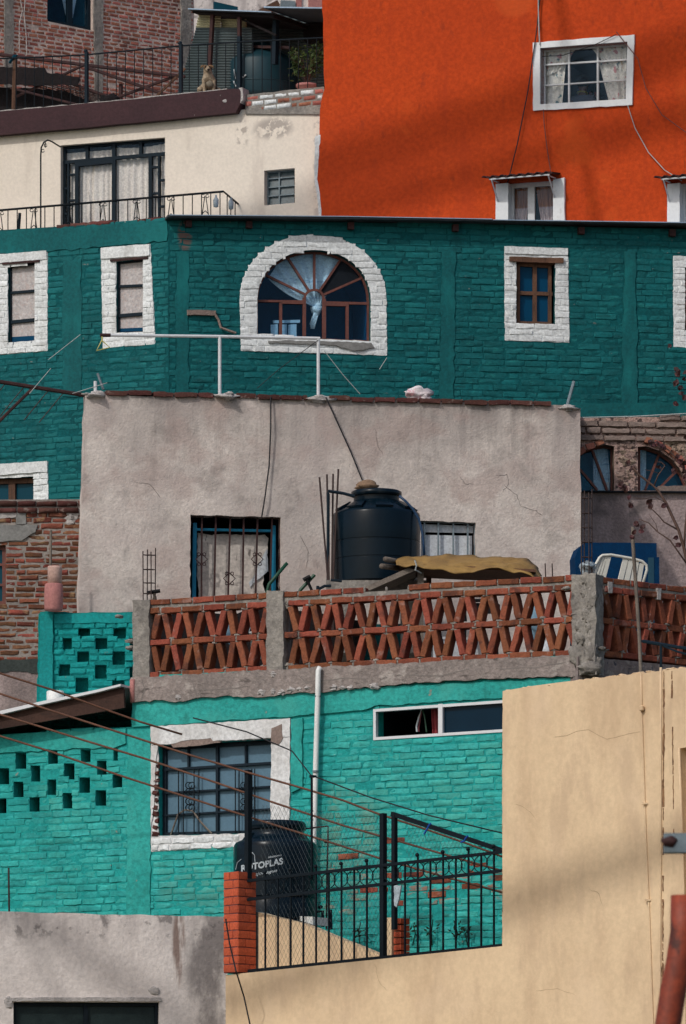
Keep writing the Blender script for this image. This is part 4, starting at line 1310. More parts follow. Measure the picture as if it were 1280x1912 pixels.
# ruined pergola in front of the brick house
pg = thing('pergola_frame', W_BK.p(100, 215, 1.5), 'collapsed dark red steel roof frame with crossed struts before the brick house', 'frame')
W = W_CR
for a, b, r, n in (((-150, 84), (159, 122), .026, -1.2), ((159, 122), (345, 144), .026, -1.2), ((28, 182), (159, 121), .022, -1.1), ((88, 141), (200, 180), .022, -1.3), ((159, 125), (316, 180), .024, -1.15), ((215, 184), (335, 140), .024, -1.25), ((20, 165), (152, 198), .018, -1.0)):
    mb = MB(); mb.tube([W.p(*a, n), W.p(*b, n)], r, 6); mb.obj('strut', m_rust, pg)
mb = MB(); mb.bar(W, (224, 157), (224, 190), .04, -1.3, -1.24); mb.obj('post', m_rust, pg)
mb = MB()
rnd = random.Random(2)
for pts, n in (([(-160, 100), (30, 104), (34, 112), (95, 121), (92, 137), (60, 134), (30, 136), (-160, 133)], -1.0), ([(-160, 130), (45, 138), (104, 160), (88, 170), (60, 166), (25, 176), (-10, 190), (-160, 190)], -1.3)):
    mb.plate(W, rough(P_(W, *pts), .08, .015, 3), (), n - .03, n)
mb.obj('charred_sheet', m_char, pg)
mb = MB()
for k in range(11):
    mb.tube([W.p(48 + 2 * k, 128 + 4.6 * k, -1.6), W.p(200 - 3 * k, 178 + 1.5 * k, -1.6)], .008, 4)
for k in range(12):
    mb.tube([W.p(60 + 11 * k, 128 + 4 * k, -1.61), W.p(68 + 11 * k, 182, -1.61)], .006, 4)
mb.obj('wire_mesh', m_rebar, pg)
mb = MB(); mb.bar(W, (27, 104), (24, 216), .05, -.3, -.25)
tag(mb.obj('wooden_post', m_wood, None), 'weathered wooden post at the left end of the roof railing', 'post')
mb = MB(); mb.tube([W.p(18, 118, -.27), W.p(27, 104, -.22), W.p(31, 103, -.24), W.p(26, 108, -.22)], .02, 6)
tag(mb.obj('rag', m_teal_pane, None), 'teal rag tied to the top of the wooden post', 'rag')
mb = MB(); mb.lump(W.p(205, 188, -.06), .09, 5, (1.5, .8, .9), 12, 9, .8); mb.lump(W.p(192, 184, -.05), .05, 9, (1, .8, 1), 10, 8, .8)
tag(mb.obj('rubbish_bag', m_char, None, True), 'crumpled black bag lying on the maroon cornice', 'bag')
mb = MB(); mb.bar(W, (285, 186), (345, 128), .03, -.5, -.47)
tag(mb.obj('leaning_plank', m_wood, None), 'thin brown plank leaning left of the tin shed', 'plank')

# ================================================================== GREY HOUSE
h_gy = thing('grey_house', W_GY.w(3, 11), 'grey plastered house with brick coping and two barred windows', 'house')
W = W_GY
g1 = rough(P_(W, (355, 961), (524, 966), (524, 1117), (355, 1119)), .08, .008, 4); g2 = rough(P_(W, (785, 972), (888, 976), (888, 1060), (785, 1060)), .08, .006, 5)
gout = rough(P_(W, (160, 737), (196, 738), (640, 746), (1030, 756), (1060, 757), (1083, 763), (1084, 1300), (140, 1300), (148, 1140), (153, 930)), .16, .010, 6)
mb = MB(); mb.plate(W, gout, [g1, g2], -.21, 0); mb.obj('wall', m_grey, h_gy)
mb = MB(); mb.hexa([W.p(250, 1300, -1.6), W.p(1080, 1300, -1.6), W.p(1080, 766, -1.6), W.p(250, 744, -1.6)], [W.p(360, 1300, -4.5), W.p(1075, 1300, -4.5), W.p(1075, 766, -4.5), W.p(360, 744, -4.5)]); mb.obj('rear_body', m_grey, h_gy)
mb = MB(); mb.hexa([W.p(168, 1300, -.215), W.p(1080, 1300, -.215), W.p(1080, 768, -.215), W.p(168, 742, -.215)][:4], [W.p(252, 1300, -1.6), W.p(1078, 1300, -1.6), W.p(1078, 768, -1.6), W.p(252, 744, -1.6)]); mb.v, mb.f = mb.v, mb.f[2:]; mb.obj('flank', m_grey, h_gy)
mb = MB()
rnd = random.Random(7)
ends = [(197, 400), (440, 575), (613, 1030)]
for e0, e1 in ends:
    mb = MB()
    x = e0
    while x < e1 - 8:
        L = min(43 * rnd.uniform(.94, 1.06), e1 - x)
        y = 732 + (x - 197) * .0262
        a, b = W.uv(x, y), W.uv(x + L - 1.6, y)
        q = rnd.uniform(-.008, .008)
        brick(mb, W, a[0], b[0], a[1] - .045 + q, a[1] + .03 + q, .04 + rnd.uniform(-.012, .012), rnd, .010, .006, .16)
        x += L
    mb.obj('coping_brick', m_dark_brick, h_gy, 'auto')
for x, y, r, s in ((176, 735, .11, 1), (420, 738, .12, 2), (594, 745, .12, 3), (1058, 760, .10, 4)):
    mb = MB(); mb.lump(W.p(x, y + 4, -.05), r, s, (1.35, 1.0, .42), 16, 12, .9); mb.obj('cement_lump', m_lump, h_gy, True)
for pts in ([(858, 890), (868, 905), (884, 903)], [(925, 888), (946, 886), (949, 904), (938, 918)], [(972, 945), (996, 952), (1012, 963)], [(940, 905), (965, 925), (972, 945)], [(700, 800), (704, 830), (715, 850)], [(250, 900), (280, 905), (300, 930)], [(560, 1000), (575, 1030), (572, 1060)]):
    crack(W, h_gy, pts, .006, m_crackg)
# window with cardboard
bars = [((x, 964), (x + dx, 1116), .020) for x, dx in ((377, -1), (403, -3), (430, -4), (455, -2), (481, -4), (508, -4))]
w = frame(W, h_gy, P_(W, (355, 961), (524, 966), (524, 1117), (355, 1119)), .010, bars, -.10, -.075, m_rust, label='barred window stuffed with grey cardboard')
interior(W, g1, w, .2, 1.2, m_dark)
for cx, cy in ((376, 1044), (428, 1080), (480, 1044)):
    mb = MB()
    for s in (-1, 1):
        for t in (-1, 1):
            mb.tube([W.p(cx + s * (5 + 3 * math.cos(q)), cy + t * (9 + 3 * math.sin(q)), -.07) for q in [k * .75 for k in range(9)]], .006, 5)
        mb.tube([W.p(cx, cy - 11, -.07), W.p(cx + s * 11, cy, -.07), W.p(cx, cy + 11, -.07)], .007, 5)
    mb.obj('scroll', m_rust, w)
mb = MB()
mb.bar(W, (364, 976), (362, 1117), .048, -.2, -.15); mb.bar(W, (511, 981), (511, 1117), .048, -.2, -.15); mb.bar(W, (363, 988), (512, 991), .03, -.195, -.145)
mb.obj('blue_frame', m_bluewood, w)
mb = MB()
q = P_(W, (374, 990), (400, 994), (428, 992), (455, 994), (500, 993), (507, 1000), (503, 1040), (496, 1085), (505, 1112), (500, 1118), (378, 1118), (373, 1070))
mb.plate(W, rough(q, .06, .008, 5), (), -.27, -.25)
tag(mb.obj('cardboard', m_cardboard, None), 'grey cardboard sheets stuffed behind the bars of the left grey house window', 'cardboard')
mb = MB()
mb.plate(W, rough(P_(W, (504, 1020), (506, 1062), (486, 1078), (472, 1092), (470, 1083), (480, 1070), (488, 1048)), .04, .006, 2), (), -.24, -.23)
tag(mb.obj('torn_sheet', m_whiteboard, None), 'torn white sheet hanging at the right of the cardboard window', 'sheet')
# white boarded window
w = frame(W, h_gy, P_(W, (785, 972), (888, 976), (888, 1060), (785, 1060)), .010, [((x, 974), (x, 1058), .018) for x in (792, 818, 846, 873)], -.08, -.055, m_galv, label='window closed with white boards behind thin bars')
mb = MB()
mb.plate(W, P_(W, (778, 976), (886, 980), (886, 993), (778, 991)), (), -.13, -.11); mb.plate(W, P_(W, (778, 996), (884, 998), (884, 1070), (778, 1070)), (), -.14, -.12)
mb.obj('white_board', m_whiteboard, w)
interior(W, g2, w, .2, .6, m_dark)
for pts, l in (([(505, 741), (505, 800), (502, 870), (494, 930), (488, 966)], 'black cable hanging down the grey wall above the cardboard window'), ([(608, 742), (630, 790), (655, 845), (678, 902)], 'black cable running from the roof edge down to the tank')):
    mb = MB(); mb.tube([W.p(x, y, .05 + .02 * (i % 2)) for i, (x, y) in enumerate(pts)], .010, 5)
    tag(mb.obj('cable', m_cable_bk, None), l, 'cable', 'black cables on the grey wall')
# clothes-line frame of white pipe
fr = thing('clothes_frame', W.p(500, 738, -.1), 'white pipe clothes-line frame on top of the grey wall', 'clothes line')
mb = MB(); mb.tube([W.p(188, 626, -.08), W.p(410, 628.5, -.08), W.p(597, 632, -.08)], .020, 8); mb.obj('crossbar', m_whitemetal, fr)
for x, y0, y1 in ((410, 628, 745), (594, 632, 750)):
    mb = MB(); mb.tube([W.p(x, y0, -.08), W.p(x, y1, -.08)], .021, 8); mb.obj('post', m_whitemetal, fr)
mb = MB(); mb.tube([W.p(187, 626, -.08), W.p(206, 626.2, -.08)], .024, 8); mb.obj('rusty_end', m_rust, fr)
mb = MB(); mb.tube([W.p(178, 712, -.08), W.p(178, 738, -.08)], .022, 8); tag(mb.obj('pipe_stub', m_whitemetal, None), 'short white pipe stub at the left end of the grey wall top', 'pipe')
mb = MB()
mb.tube([W.p(190, 628, -.08), W.p(191, 632, -.06), W.p(190, 636, -.06), W.p(180, 655, -.06), W.p(205, 649, -.06), W.p(190, 636, -.06)], .010, 6)
tag(mb.obj('coat_hanger', m_yellow, None), 'yellow coat hanger on the rusty end of the white pipe', 'hanger')
mb = MB(); mb.tube([W.p(182, 697, -.1), W.p(187, 712, -.1), W.p(193, 727, -.1)], .016, 6); tag(mb.obj('bent_pipe', m_galv, None), 'bent grey pipe end beside the white stub on the wall corner', 'pipe')
mb = MB()
mb.lump(W.p(778, 738, -.1), .105, 3, (1.35, .9, .8), 18, 12, .9); mb.lump(W.p(790, 742, -.08), .07, 8, (1.3, .9, .7), 14, 10, .9)
tag(mb.obj('plastic_bag', m_bag, None, True), 'crumpled white and pink plastic bag on the brick coping', 'bag')
mb = MB(); mb.tube([W.p(1057, 762, -.1), W.p(1071, 712, -.1)], .020, 6); tag(mb.obj('grey_pipe', m_galv, None), 'grey pipe leaning out of the right end of the grey wall', 'pipe')
for pts, l in (([(594, 635), (520, 690), (480, 725)], 'dark string running down left from the white pipe corner'), ([(605, 655), (640, 700), (672, 736)], 'pale string stretched from the arched window to the brick coping'), ([(722, 668), (708, 690)], 'short pale string under the arched window'),
               ([(90, 672), (150, 625)], 'pale string crossing the teal wall at the far left'), ([(55, 735), (95, 688)], 'thin pale stick before the teal wall left of the grey house'), ([(135, 735), (200, 715)], 'pale stick pointing at the wall corner')):
    mb = MB(); mb.tube([W.p(x, y, -.06) for x, y in pts], .0045, 4)
    tag(mb.obj('string', m_string if 'dark' not in l else m_cable_bk, None), l, 'string', 'loose strings')
# rusty frame to the left
fr = thing('rusty_frame', W.p(80, 800, .1), 'dark rusty pipe frame sloping down to the left corner of the grey wall', 'frame')
mb = MB(); mb.tube([W.p(-150, 685, -.1), W.p(0, 713, -.1), W.p(157, 738, -.1)], .026, 6); mb.obj('beam', m_rust, fr)
mb = MB(); mb.tube([W.p(64, 722, -.1), W.p(-30, 815, -.1)], .020, 6); mb.obj('brace', m_rust, fr)
mb = MB()
for x in (10, 45, 90, 118):
    mb.tube([W.p(x, 715 + x * .16, -.1), W.p(x - 45, 770 + x * .16, -.1)], .006, 4)
mb.obj('wire', m_rebar, fr)

# ================================================================== STONE HOUSE
h_st = thing('stone_house', W_ST.w(1, 12), 'weathered stone house with a broken arched window right of the grey house', 'house')
W = W_ST
sl = P_(W, (1146, 916), (1146, 833), (1130, 830), (1108, 834), (1085, 844), (1062, 858), (1046, 880), (1040, 916))
sr = P_(W, (1190, 916), (1190, 834), (1205, 833), (1232, 842), (1257, 860), (1274, 884), (1288, 916))
mb = MB(); mb.plate(W, P_(W, (1000, 779), (1440, 778), (1440, 1300), (1000, 1300)), [sl, sr], -4, 0, .3); mb.obj('wall', m_rubble, h_st)
mb = MB(); mb.plate(W, rough(P_(W, (1000, 919), (1440, 919), (1440, 1295), (1000, 1295)), .1, .008, 4), (), -.05, .03); mb.obj('plaster', m_pink_pl, h_st)
mb = MB()
bricks(mb, W, P_(W, (1005, 781), (1435, 780), (1435, 821), (1005, 822)), (), 0, .40, .082, .012, .05, 33, 0, .008, .012, .012)
mb.obj('adobe_course', m_adobe, h_st, 'auto')
mb = MB()
rnd = random.Random(12)
lpx = [(x, y) for x, y in ((1050, 815), (1440, 815), (1440, 912), (1050, 912))]
for k in range(300):
    x, y = rnd.uniform(1050, 1400), rnd.uniform(823, 914)
    u, v = W.uv(x, y)
    if any(a - .09 <= u <= b + .09 for lp in (sl, sr) for dv in (-.07, 0, .03) for a, b in spans([lp], v + dv)):
        continue
    mb.lump(W.w(u, v, -.004), rnd.uniform(.04, .085), k, (1.3, .28, .8), 9, 7, .8)
mb.obj('rubble', m_rubble, h_st, 'auto')
mb = MB()
for pts in ([(1081, 852), (1095, 841), (1112, 835), (1128, 829)], [(1200, 828), (1216, 832), (1233, 838), (1247, 848), (1260, 858), (1270, 870), (1279, 884), (1286, 900)]):
    for (x, y), (x2, y2) in zip(pts, pts[1:]):
        a, b = Vector(W.uv(x, y)), Vector(W.uv(x2, y2))
        d = (b - a).normalized(); q = Vector((-d.y, d.x)) * .075
        if q.y < 0: q = -q
        a, b = a + d * .01, b - d * .01
        P = [a, b, b + q, a + q]
        if (P[1] - P[0]).cross(P[2] - P[0]) < 0: P = P[::-1]
        o1_ = rnd.uniform(.03, .08)
        mb.hexa([W.w(p.x + rnd.uniform(-.01, .01), p.y + rnd.uniform(-.012, .012), o1_) for p in P], [W.w(p.x, p.y, -.1) for p in P])
mb.obj('arch_brick', m_redbrick, h_st)
mb = MB(); mb.bar(W, (1040, 917), (1440, 919), .018, 0, .10); mb.obj('sill', m_dark, h_st)
wl = frame(W, h_st, sl, .022, [((1143, 834), (1143, 916), .045), ((1104, 837), (1133, 915), .03), ((1082, 876), (1115, 915), .03)], -.20, -.16, m_winframe, label='left half of the broken arched window')
pane(W, sl, wl, .19, m_glass_b); interior(W, sl, wl, .31, .55, plain('blue_teal_room', (.03, .26, .38), .9, .1))
wr = frame(W, h_st, sr, .022, [((1192, 834), (1192, 916), .04), ((1231, 845), (1204, 915), .03), ((1270, 872), (1227, 915), .03)], -.20, -.16, m_winframe, label='right half of the broken arched window')
pane(W, sr, wr, .19, m_glass_b); interior(W, sr, wr, .31, .55, plain('blue_teal_room_right', (.03, .22, .33), .9, .1))
mb = MB(); mb.cloth(W, (1106, 828), (1132, 828), (1142, 918), (1107, 918), -.26, 3, .015)
tag(mb.obj('net_curtain', m_lace, None, True), 'white net curtain in the left half of the broken arched window', 'curtain', 'curtains of the stone house')
mb = MB(); mb.cloth(W, (1192, 828), (1206, 828), (1205, 918), (1192, 918), -.26, 2, .015)
tag(mb.obj('net_curtain', m_lace, None, True), 'narrow net curtain at the left edge of the right broken arch', 'curtain', 'curtains of the stone house')
mb = MB(); mb.box(W.p(1122, 909, -.23), (.19, .05, .10)); mb.box(W.p(1122, 902, -.23), (.2, .06, .012))
tag(mb.obj('carton', m_whiteboard, None), 'white carton on the sill behind the left half of the broken arch', 'box')
mb = MB(); mb.plate(W, rough(P_(W, (1228, 908), (1300, 907), (1300, 919), (1228, 919)), .06, .006, 2), (), -.14, .02)
mb.obj('sill_board', m_adobe, h_st)
mb = MB(); mb.tube([W.p(1085, 780, .06), W.p(1180, 778, .07), W.p(1290, 772, .06)], .008, 4)
tag(mb.obj('string', m_string, None), 'long pale string over the adobe blocks under the teal wall', 'string', 'loose strings')

# ================================================================== BROWN BRICK HOUSE (left)
h_bn = thing('brown_brick_house', W_BN.w(-.5, 11), 'unplastered brown brick house at the left edge below the teal wall', 'house')
W = W_BN
bo = P_(W, (-60, 1016), (11, 1018), (11, 1128), (-60, 1128))
mb = MB(); mb.plate(W, P_(W, (-180, 934), (158, 932), (158, 1420), (-180, 1420)), [bo], -4, 0, .2); mb.obj('body', m_mortar_grey, h_bn)
mb = MB(); li = P_(W, (-60, 982), (70, 980), (66, 994), (40, 1010), (-60, 1013)); pa = P_(W, (30, 958), (49, 957), (48, 979), (30, 979))
bricks(mb, W, P_(W, (-175, 959), (157, 957), (157, 1234), (-175, 1234)), [bo, li, pa], 0, .27, .060, .014, .012, 41, 0, .007, .012, .010)
mb.obj('brick_wall', m_brown_brick, h_bn, 'auto')
mb = MB(); bricks(mb, W, P_(W, (-175, 933), (157, 931), (157, 956), (-175, 958)), (), .02, .27, .068, .014, .03, 42, 0, .007, .012, .012); mb.obj('dark_top_course', m_dark_brick, h_bn, True)
mb = MB(); mb.plate(W, rough(li, .06, .01, 1), (), -.02, .025); mb.plate(W, rough(pa, .05, .008, 2), (), -.02, .02); mb.obj('cement_lintel', m_sill_grey, h_bn)
mb = MB(); mb.plate(W, rough(P_(W, (-60, 957), (32, 957), (30, 966), (8, 968), (-60, 966)), .05, .008, 3), (), -.02, .024); mb.plate(W, rough(P_(W, (58, 955), (74, 953), (73, 958), (58, 959)), .04, .004), (), -.02, .03)
mb.lump(W.p(133, 967, 0), .085, 6, (1, .4, 1), 12, 9, .7); mb.lump(W.p(146, 957, 0), .055, 8, (1.3, .4, .8), 12, 9, .7); mb.obj('white_mortar', m_lump, h_bn)
mb = MB(); mb.plate(W, rough(P_(W, (-175, 1235), (100, 1231), (100, 1254), (72, 1258), (30, 1253), (-20, 1257), (-175, 1256)), .06, .012, 3), (), -.02, .03); mb.obj('plinth_band', m_dgreen, h_bn)
mb = MB(); mb.plate(W, rough(P_(W, (-175, 1250), (110, 1248), (110, 1415), (-175, 1415)), .2, .004), (), -.04, .018); mb.obj('plaster', m_pink_pl, h_bn)
w = frame(W, h_bn, bo, .05, [((-60, 1054), (11, 1054), .03), ((-60, 1092), (11, 1092), .03)], -.12, -.07, m_winframe, label='blue window with brown frame at the left edge')
pane(W, bo, w, .10, m_teal_pane)

# vent pipe
vp = thing('vent_pipe', at(100, 1140, 95.75), 'pink clay vent pipe of two sections standing on the aqua wall', 'pipe')
c = at(100, 1140, 95.75)
mb = MB(); mb.lathe(c, [(.105, 0), (.116, .02), (.118, .20), (.112, .325), (.10, .335)], 24); mb.obj('lower_section', m_pinkpot, vp, True)
mb = MB(); mb.lathe(c + Vector((.012, 0, 0)), [(.088, .30), (.090, .53), (.086, .555), (.0, .555)], 24); mb.obj('upper_section', m_palepot, vp, True)
mb = MB(); mb.tube([at(94, 1070, 95.9), at(95, 990, 95.9)], .016, 6)
tag(mb.obj('thin_post', m_greywood, None), 'thin grey post rising behind the pink vent pipe', 'post')

# small perforated aqua wall
pw = thing('aqua_screen_wall', W_ML.w(.5, 10), 'small aqua painted screen wall with staggered square holes', 'wall')
W = W_ML
hol = [P_(W, (a, b), (c_, b), (c_, d), (a, d)) for a, b, c_, d in ((146, 1171, 168, 1192), (211, 1172, 235, 1192), (117, 1191, 134, 1216), (178, 1191, 200, 1216), (242, 1191, 262, 1216), (144, 1216, 166, 1241), (210, 1216, 233, 1241), (110, 1240, 131, 1266), (177, 1241, 199, 1267), (242, 1241, 262, 1267), (141, 1265, 165, 1292), (209, 1266, 232, 1292), (114, 1291, 133, 1312), (177, 1292, 199, 1314))]
wo = P_(W, (72, 1146), (85, 1141), (160, 1144), (270, 1143), (270, 1420), (66, 1420))
mb = MB(); mb.plate(W, rough(wo, .08, .01, 3), hol, -.16, 0, .16); mb.obj('body', m_aqua_mortar, pw)
mb = MB(); bricks(mb, W, P_(W, (101, 1166), (270, 1164), (270, 1380), (99, 1380)), hol, 0, .27, .070, .012, .014, 51, 0, .008, .009, .008); mb.obj('brickwork', m_aqua, pw, 'auto')
mb = MB(); a, b = W.uv(74, 1310), W.uv(100, 1143); mb.roughbox(W, a[0], b[0], a[1] - .4, b[1], -.17, .045, .06, .014, 2)
a, b = W.uv(101, 1164), W.uv(270, 1143); mb.roughbox(W, a[0], b[0], a[1], b[1] - .01, -.17, .02, .06, .010, 5); mb.obj('pilaster', m_aqua, pw, True)
mb = MB(); mb.plate(W, P_(W, (100, 1165), (280, 1165), (280, 1330), (100, 1330)), (), -1.3, -1.25); mb.obj('back_panel', m_room, pw)
mb = MB(); mb.box(W.p(222, 1186, -.9), (.11, .08, .12), .5); mb.box(W.p(155, 1230, -.9), (.10, .08, .15), .7)
tag(mb.obj('carton', m_whiteboard, None), 'pale cartons glimpsed through the holes of the aqua wall', 'box')

# ================================================================== MINT HOUSE
h_mi = thing('mint_house', W_MI.w(2, 7), 'mint green painted brick house with lattice roof parapet in the foreground', 'house')
W = W_MI
vh = [P_(W, (a, b), (c_, b), (c_, d), (a, d)) for a, b, c_, d in ((29, 1405, 49, 1435), (90, 1401, 108, 1430), (151, 1399, 169, 1425), (211, 1397, 220, 1420), (-4, 1434, 17, 1464), (58, 1429, 75, 1459), (119, 1425, 139, 1455), (181, 1420, 199, 1450), (25, 1459, 44, 1488), (88, 1455, 105, 1484), (148, 1451, 168, 1480), (210, 1446, 228, 1474), (-10, 1487, 12, 1518), (55, 1484, 74, 1515), (117, 1480, 135, 1509), (178, 1475, 198, 1504), (-60, 1490, -42, 1520), (-64, 1438, -46, 1468), (-34, 1410, -16, 1440), (-36, 1463, -18, 1493))]
m1 = P_(W, (296, 1391), (507, 1379), (506, 1555), (296, 1560)); m2 = P_(W, (697, 1324), (1000, 1303), (1000, 1363), (697, 1382))
mout = P_(W, (-175, 1382), (0, 1371), (246, 1357), (247, 1262), (640, 1245), (1086, 1222), (1086, 1960), (-175, 1960))
surr = P_(W, (283, 1357), (543, 1341), (541, 1570), (452, 1570), (448, 1580), (282, 1590))
mb = MB(); mb.plate(W, mout, vh + [m1, m2], -3.2, 0, .3); mb.obj('body', m_mint_mortar, h_mi)
mb = MB()
for k, h in enumerate(vh):
    interior(W, h, h_mi, .28, .7, m_dark)
sk = [P_(W, (240, 1362), (283, 1361), (279, 1925), (235, 1925)), P_(W, (-172, 1384), (0, 1373), (236, 1360), (236, 1388), (215, 1396), (100, 1400), (0, 1406), (-172, 1416)),
      P_(W, (248, 1303), (640, 1286), (1084, 1264), (1084, 1294), (940, 1303), (700, 1318), (690, 1323), (548, 1338), (283, 1355), (248, 1357)), P_(W, (545, 1343), (566, 1341), (566, 1470), (545, 1480))]
red = MB()
rb = W.uv(835, 1650); rb2 = W.uv(700, 1620)
mb = MB()
bricks(mb, W, P_(W, (-172, 1390), (240, 1365), (1084, 1290), (1084, 1955), (-172, 1955)), vh + [m2, surr] + sk, 0, .285, .074, .010, .008, 61, .010, .006, .007, .006,
       alt=(red, lambda u, v: .36 * math.exp(-(((u - rb[0]) / .9) ** 2 + ((v - rb[1]) / .22) ** 2)) + .25 * math.exp(-(((u - rb2[0]) / .5) ** 2 + ((v - rb2[1]) / .3) ** 2)) + .0012), slope=.0)
mb.obj('brick_wall', m_mint, h_mi, 'auto')
red.obj('bare_brick', m_lattice, h_mi, 'auto')
for k, s in enumerate(sk):
    mb = MB(); mb.plate(W, rough(s, .09, .014, k + 3), (), -.01, .020 + .004 * k); mb.obj('plaster_band', m_mintpl, h_mi)
# concrete floor edge above
for pts in ([(362, 1270), (368, 1285), (374, 1306)], [(374, 1290), (420, 1288), (470, 1282)], [(560, 1262), (575, 1275), (640, 1268), (700, 1268)], [(760, 1262), (830, 1262), (880, 1250)], [(930, 1250), (1000, 1248), (1060, 1238)], [(268, 1266), (274, 1290), (268, 1308)]):
    crack(W, h_mi, pts, .014, m_crackg, .067)
mb = MB()
lo = [(248, 1313), (300, 1308), (330, 1312), (365, 1305), (420, 1300), (480, 1303), (540, 1296), (600, 1293), (640, 1288), (760, 1277), (860, 1271), (960, 1267), (1079, 1263)]
mb.plate(W, rough(P_(W, *lo, (1079, 1223), (640, 1244), (248, 1266)), .06, .012, 5), (), -.02, .065)
mb.obj('floor_edge', M('cracked_floor_edge', (.30, .255, .235), (.22, .19, .175), .95, 3.0, 0, .9, 26, .02, .15, stains=[dict(col=(.40, .36, .33), scale=5.0, thr=.60, w=.06, amt=.7), dict(col=(.10, .085, .078), scale=(3, 3, 9), thr=.63, w=.03, amt=.8)]), h_mi)
rnd = random.Random(3)
for x, y in ((335, 1302), (490, 1292), (510, 1290), (528, 1293), (545, 1287), (560, 1286), (575, 1284), (625, 1284), (640, 1283), (655, 1284), (700, 1280), (510, 1258)):
    mb = MB(); mb.lump(W.p(x, y, .06), rnd.uniform(.03, .055), x, (1.3, .6, .7), 9, 7, .9); mb.obj('bulging_cement', m_lump, h_mi)
mb = MB(); a, b = W.uv(252, 1262), W.uv(1084, 1222)
z0 = W.uv(640, 1241)[1] + .02
mb.hexa([W.w(a[0], z0 - .3, -.12), W.w(b[0], z0 - .3, -.12), W.w(b[0], z0, -.12), W.w(a[0], z0, -.12)], [W.w(a[0], z0 - .3, -3.4), W.w(b[0], z0 - .3, -3.4), W.w(b[0], z0, -3.4), W.w(a[0], z0, -3.4)])
mb.obj('terrace_floor', m_concrete, h_mi)
# big window
mb = MB()
mb.plate(W, rough(surr, .07, .006, 3), [rough(m1, .05, .006, 4)], -.01, .008)
a, b = W.uv(283, 1357), W.uv(543, 1341)
mb.plate(W, rough(P_(W, (283, 1357), (543, 1341), (543, 1376), (508, 1378), (400, 1384), (395, 1378), (340, 1384), (322, 1389), (284, 1391)), .05, .006, 5), (), -.01, .035)
mb.plate(W, rough(P_(W, (508, 1378), (543, 1376), (541, 1570), (506, 1570)), .05, .007, 6), (), -.01, .03)
mb.plate(W, rough(P_(W, (283, 1391), (296, 1391), (292, 1430), (290, 1480), (287, 1520), (283, 1545)), .05, .006, 6), (), -.01, .026)
mb.obj('window_surround', m_white_pl, h_mi)
mb = MB(); bricks(mb, W, P_(W, (283, 1563), (452, 1554), (440, 1581), (282, 1589)), (), .008, .285, .070, .012, .016, 63, 0, .008, .009, .006); mb.obj('window_sill', m_white, h_mi, 'auto')
mb = MB(); bricks(mb, W, P_(W, (285, 1480), (297, 1400), (297, 1560), (284, 1562)), (), .0, .2, .066, .016, .03, 64, 0, .012, .012, .012); mb.obj('raw_jamb', m_dark_brick, h_mi, 'auto')
mb = MB(); mb.plate(W, rough(P_(W, (320, 1389), (345, 1384), (395, 1376), (414, 1386), (380, 1391), (325, 1396)), .04, .006, 2), (), -.02, .03); mb.plate(W, rough(P_(W, (509, 1360), (528, 1352), (530, 1378), (522, 1390), (508, 1388)), .04, .006, 3), (), -.02, .04); mb.obj('bare_cement', m_adobe, h_mi)
G = [((351, 1389), (351, 1434), .024), ((404.6, 1387), (404.6, 1556), .034), ((458, 1384), (458, 1430), .024), ((296, 1437.5), (507, 1424), .03), ((296, 1481), (507, 1468), .022), ((296, 1523), (507, 1510), .022)]
w = frame(W, h_mi, m1, .05, G, -.16, -.11, m_navy, label='large gridded window with ribbed blue panes and a white surround')
pane(W, m1, w, .15, m_louvre)
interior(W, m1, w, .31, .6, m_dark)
mb = MB()
for x0 in (333, 342, 362, 371, 439, 446, 470, 475):
    mb.tube([W.p(x0, 1435, -.085), W.p(x0, 1556, -.085)], .008, 5)
for cx in (352, 358, 455, 461):
    for cy in (1466, 1478, 1496, 1508):
        mb.tube([W.p(cx + 6 * math.cos(q), cy + 6 * math.sin(q), -.085) for q in [k * .7 for k in range(9)]], .006, 5)
mb.obj('grille', m_iron, w)
mb = MB(); mb.tube([W.p(318, 1560, -.1), W.p(332, 1520, -.1), W.p(345, 1512, -.09), W.p(360, 1514, -.09), W.p(375, 1535, -.09), W.p(395, 1556, -.09)], .012, 5)
tag(mb.obj('dry_twig', m_greywood, None), 'bent pale twig inside the gridded mint house window', 'twig')
# high sliding window
w = frame(W, h_mi, m2, .034, [((821.5, 1314), (821.5, 1374), .055)], -.06, .012, m_alu, label='wide low white aluminium sliding window, left half open')
mb = MB(); mb.plate(W, P_(W, (824, 1313), (1000, 1301), (1000, 1364), (824, 1375)), (), -.045, -.04); mb.obj('pane', m_navy_pane, w)
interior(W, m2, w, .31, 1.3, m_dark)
mb = MB(); mb.bar(W, (700, 1328), (1000, 1307), .02, -.055, -.03); mb.bar(W, (826, 1372), (1000, 1361), .02, -.03, .0); mb.obj('sliding_rail', m_alu, w)
mb = MB(); mb.cloth(W, (804, 1322), (818, 1321), (818, 1380), (808, 1380), -.25, 2, .02, 16, 8)
tag(mb.obj('red_curtain', plain('dull_red_cloth', (.35, .06, .07), .9, .1), None, True), 'dull red curtain beside the divider of the sliding window', 'curtain')
for k, (x0, x1) in enumerate(((785, 777), (787, 781), (790, 796))):
    mb = MB(); mb.tube([W.p(788, 1324, -.2), W.p(x0 + (x1 - x0) * .4, 1338, -.2), W.p(x1, 1356 + 5 * k, -.2), W.p(x1 + 1, 1366, -.2)], .012, 5)
    tag(mb.obj('ribbon', (m_whiteboard, m_redchair, m_green_pipe)[k], None), ('white', 'dark red', 'dark green')[k] + ' tinsel ribbon hanging in the open half of the sliding window', 'ribbon')
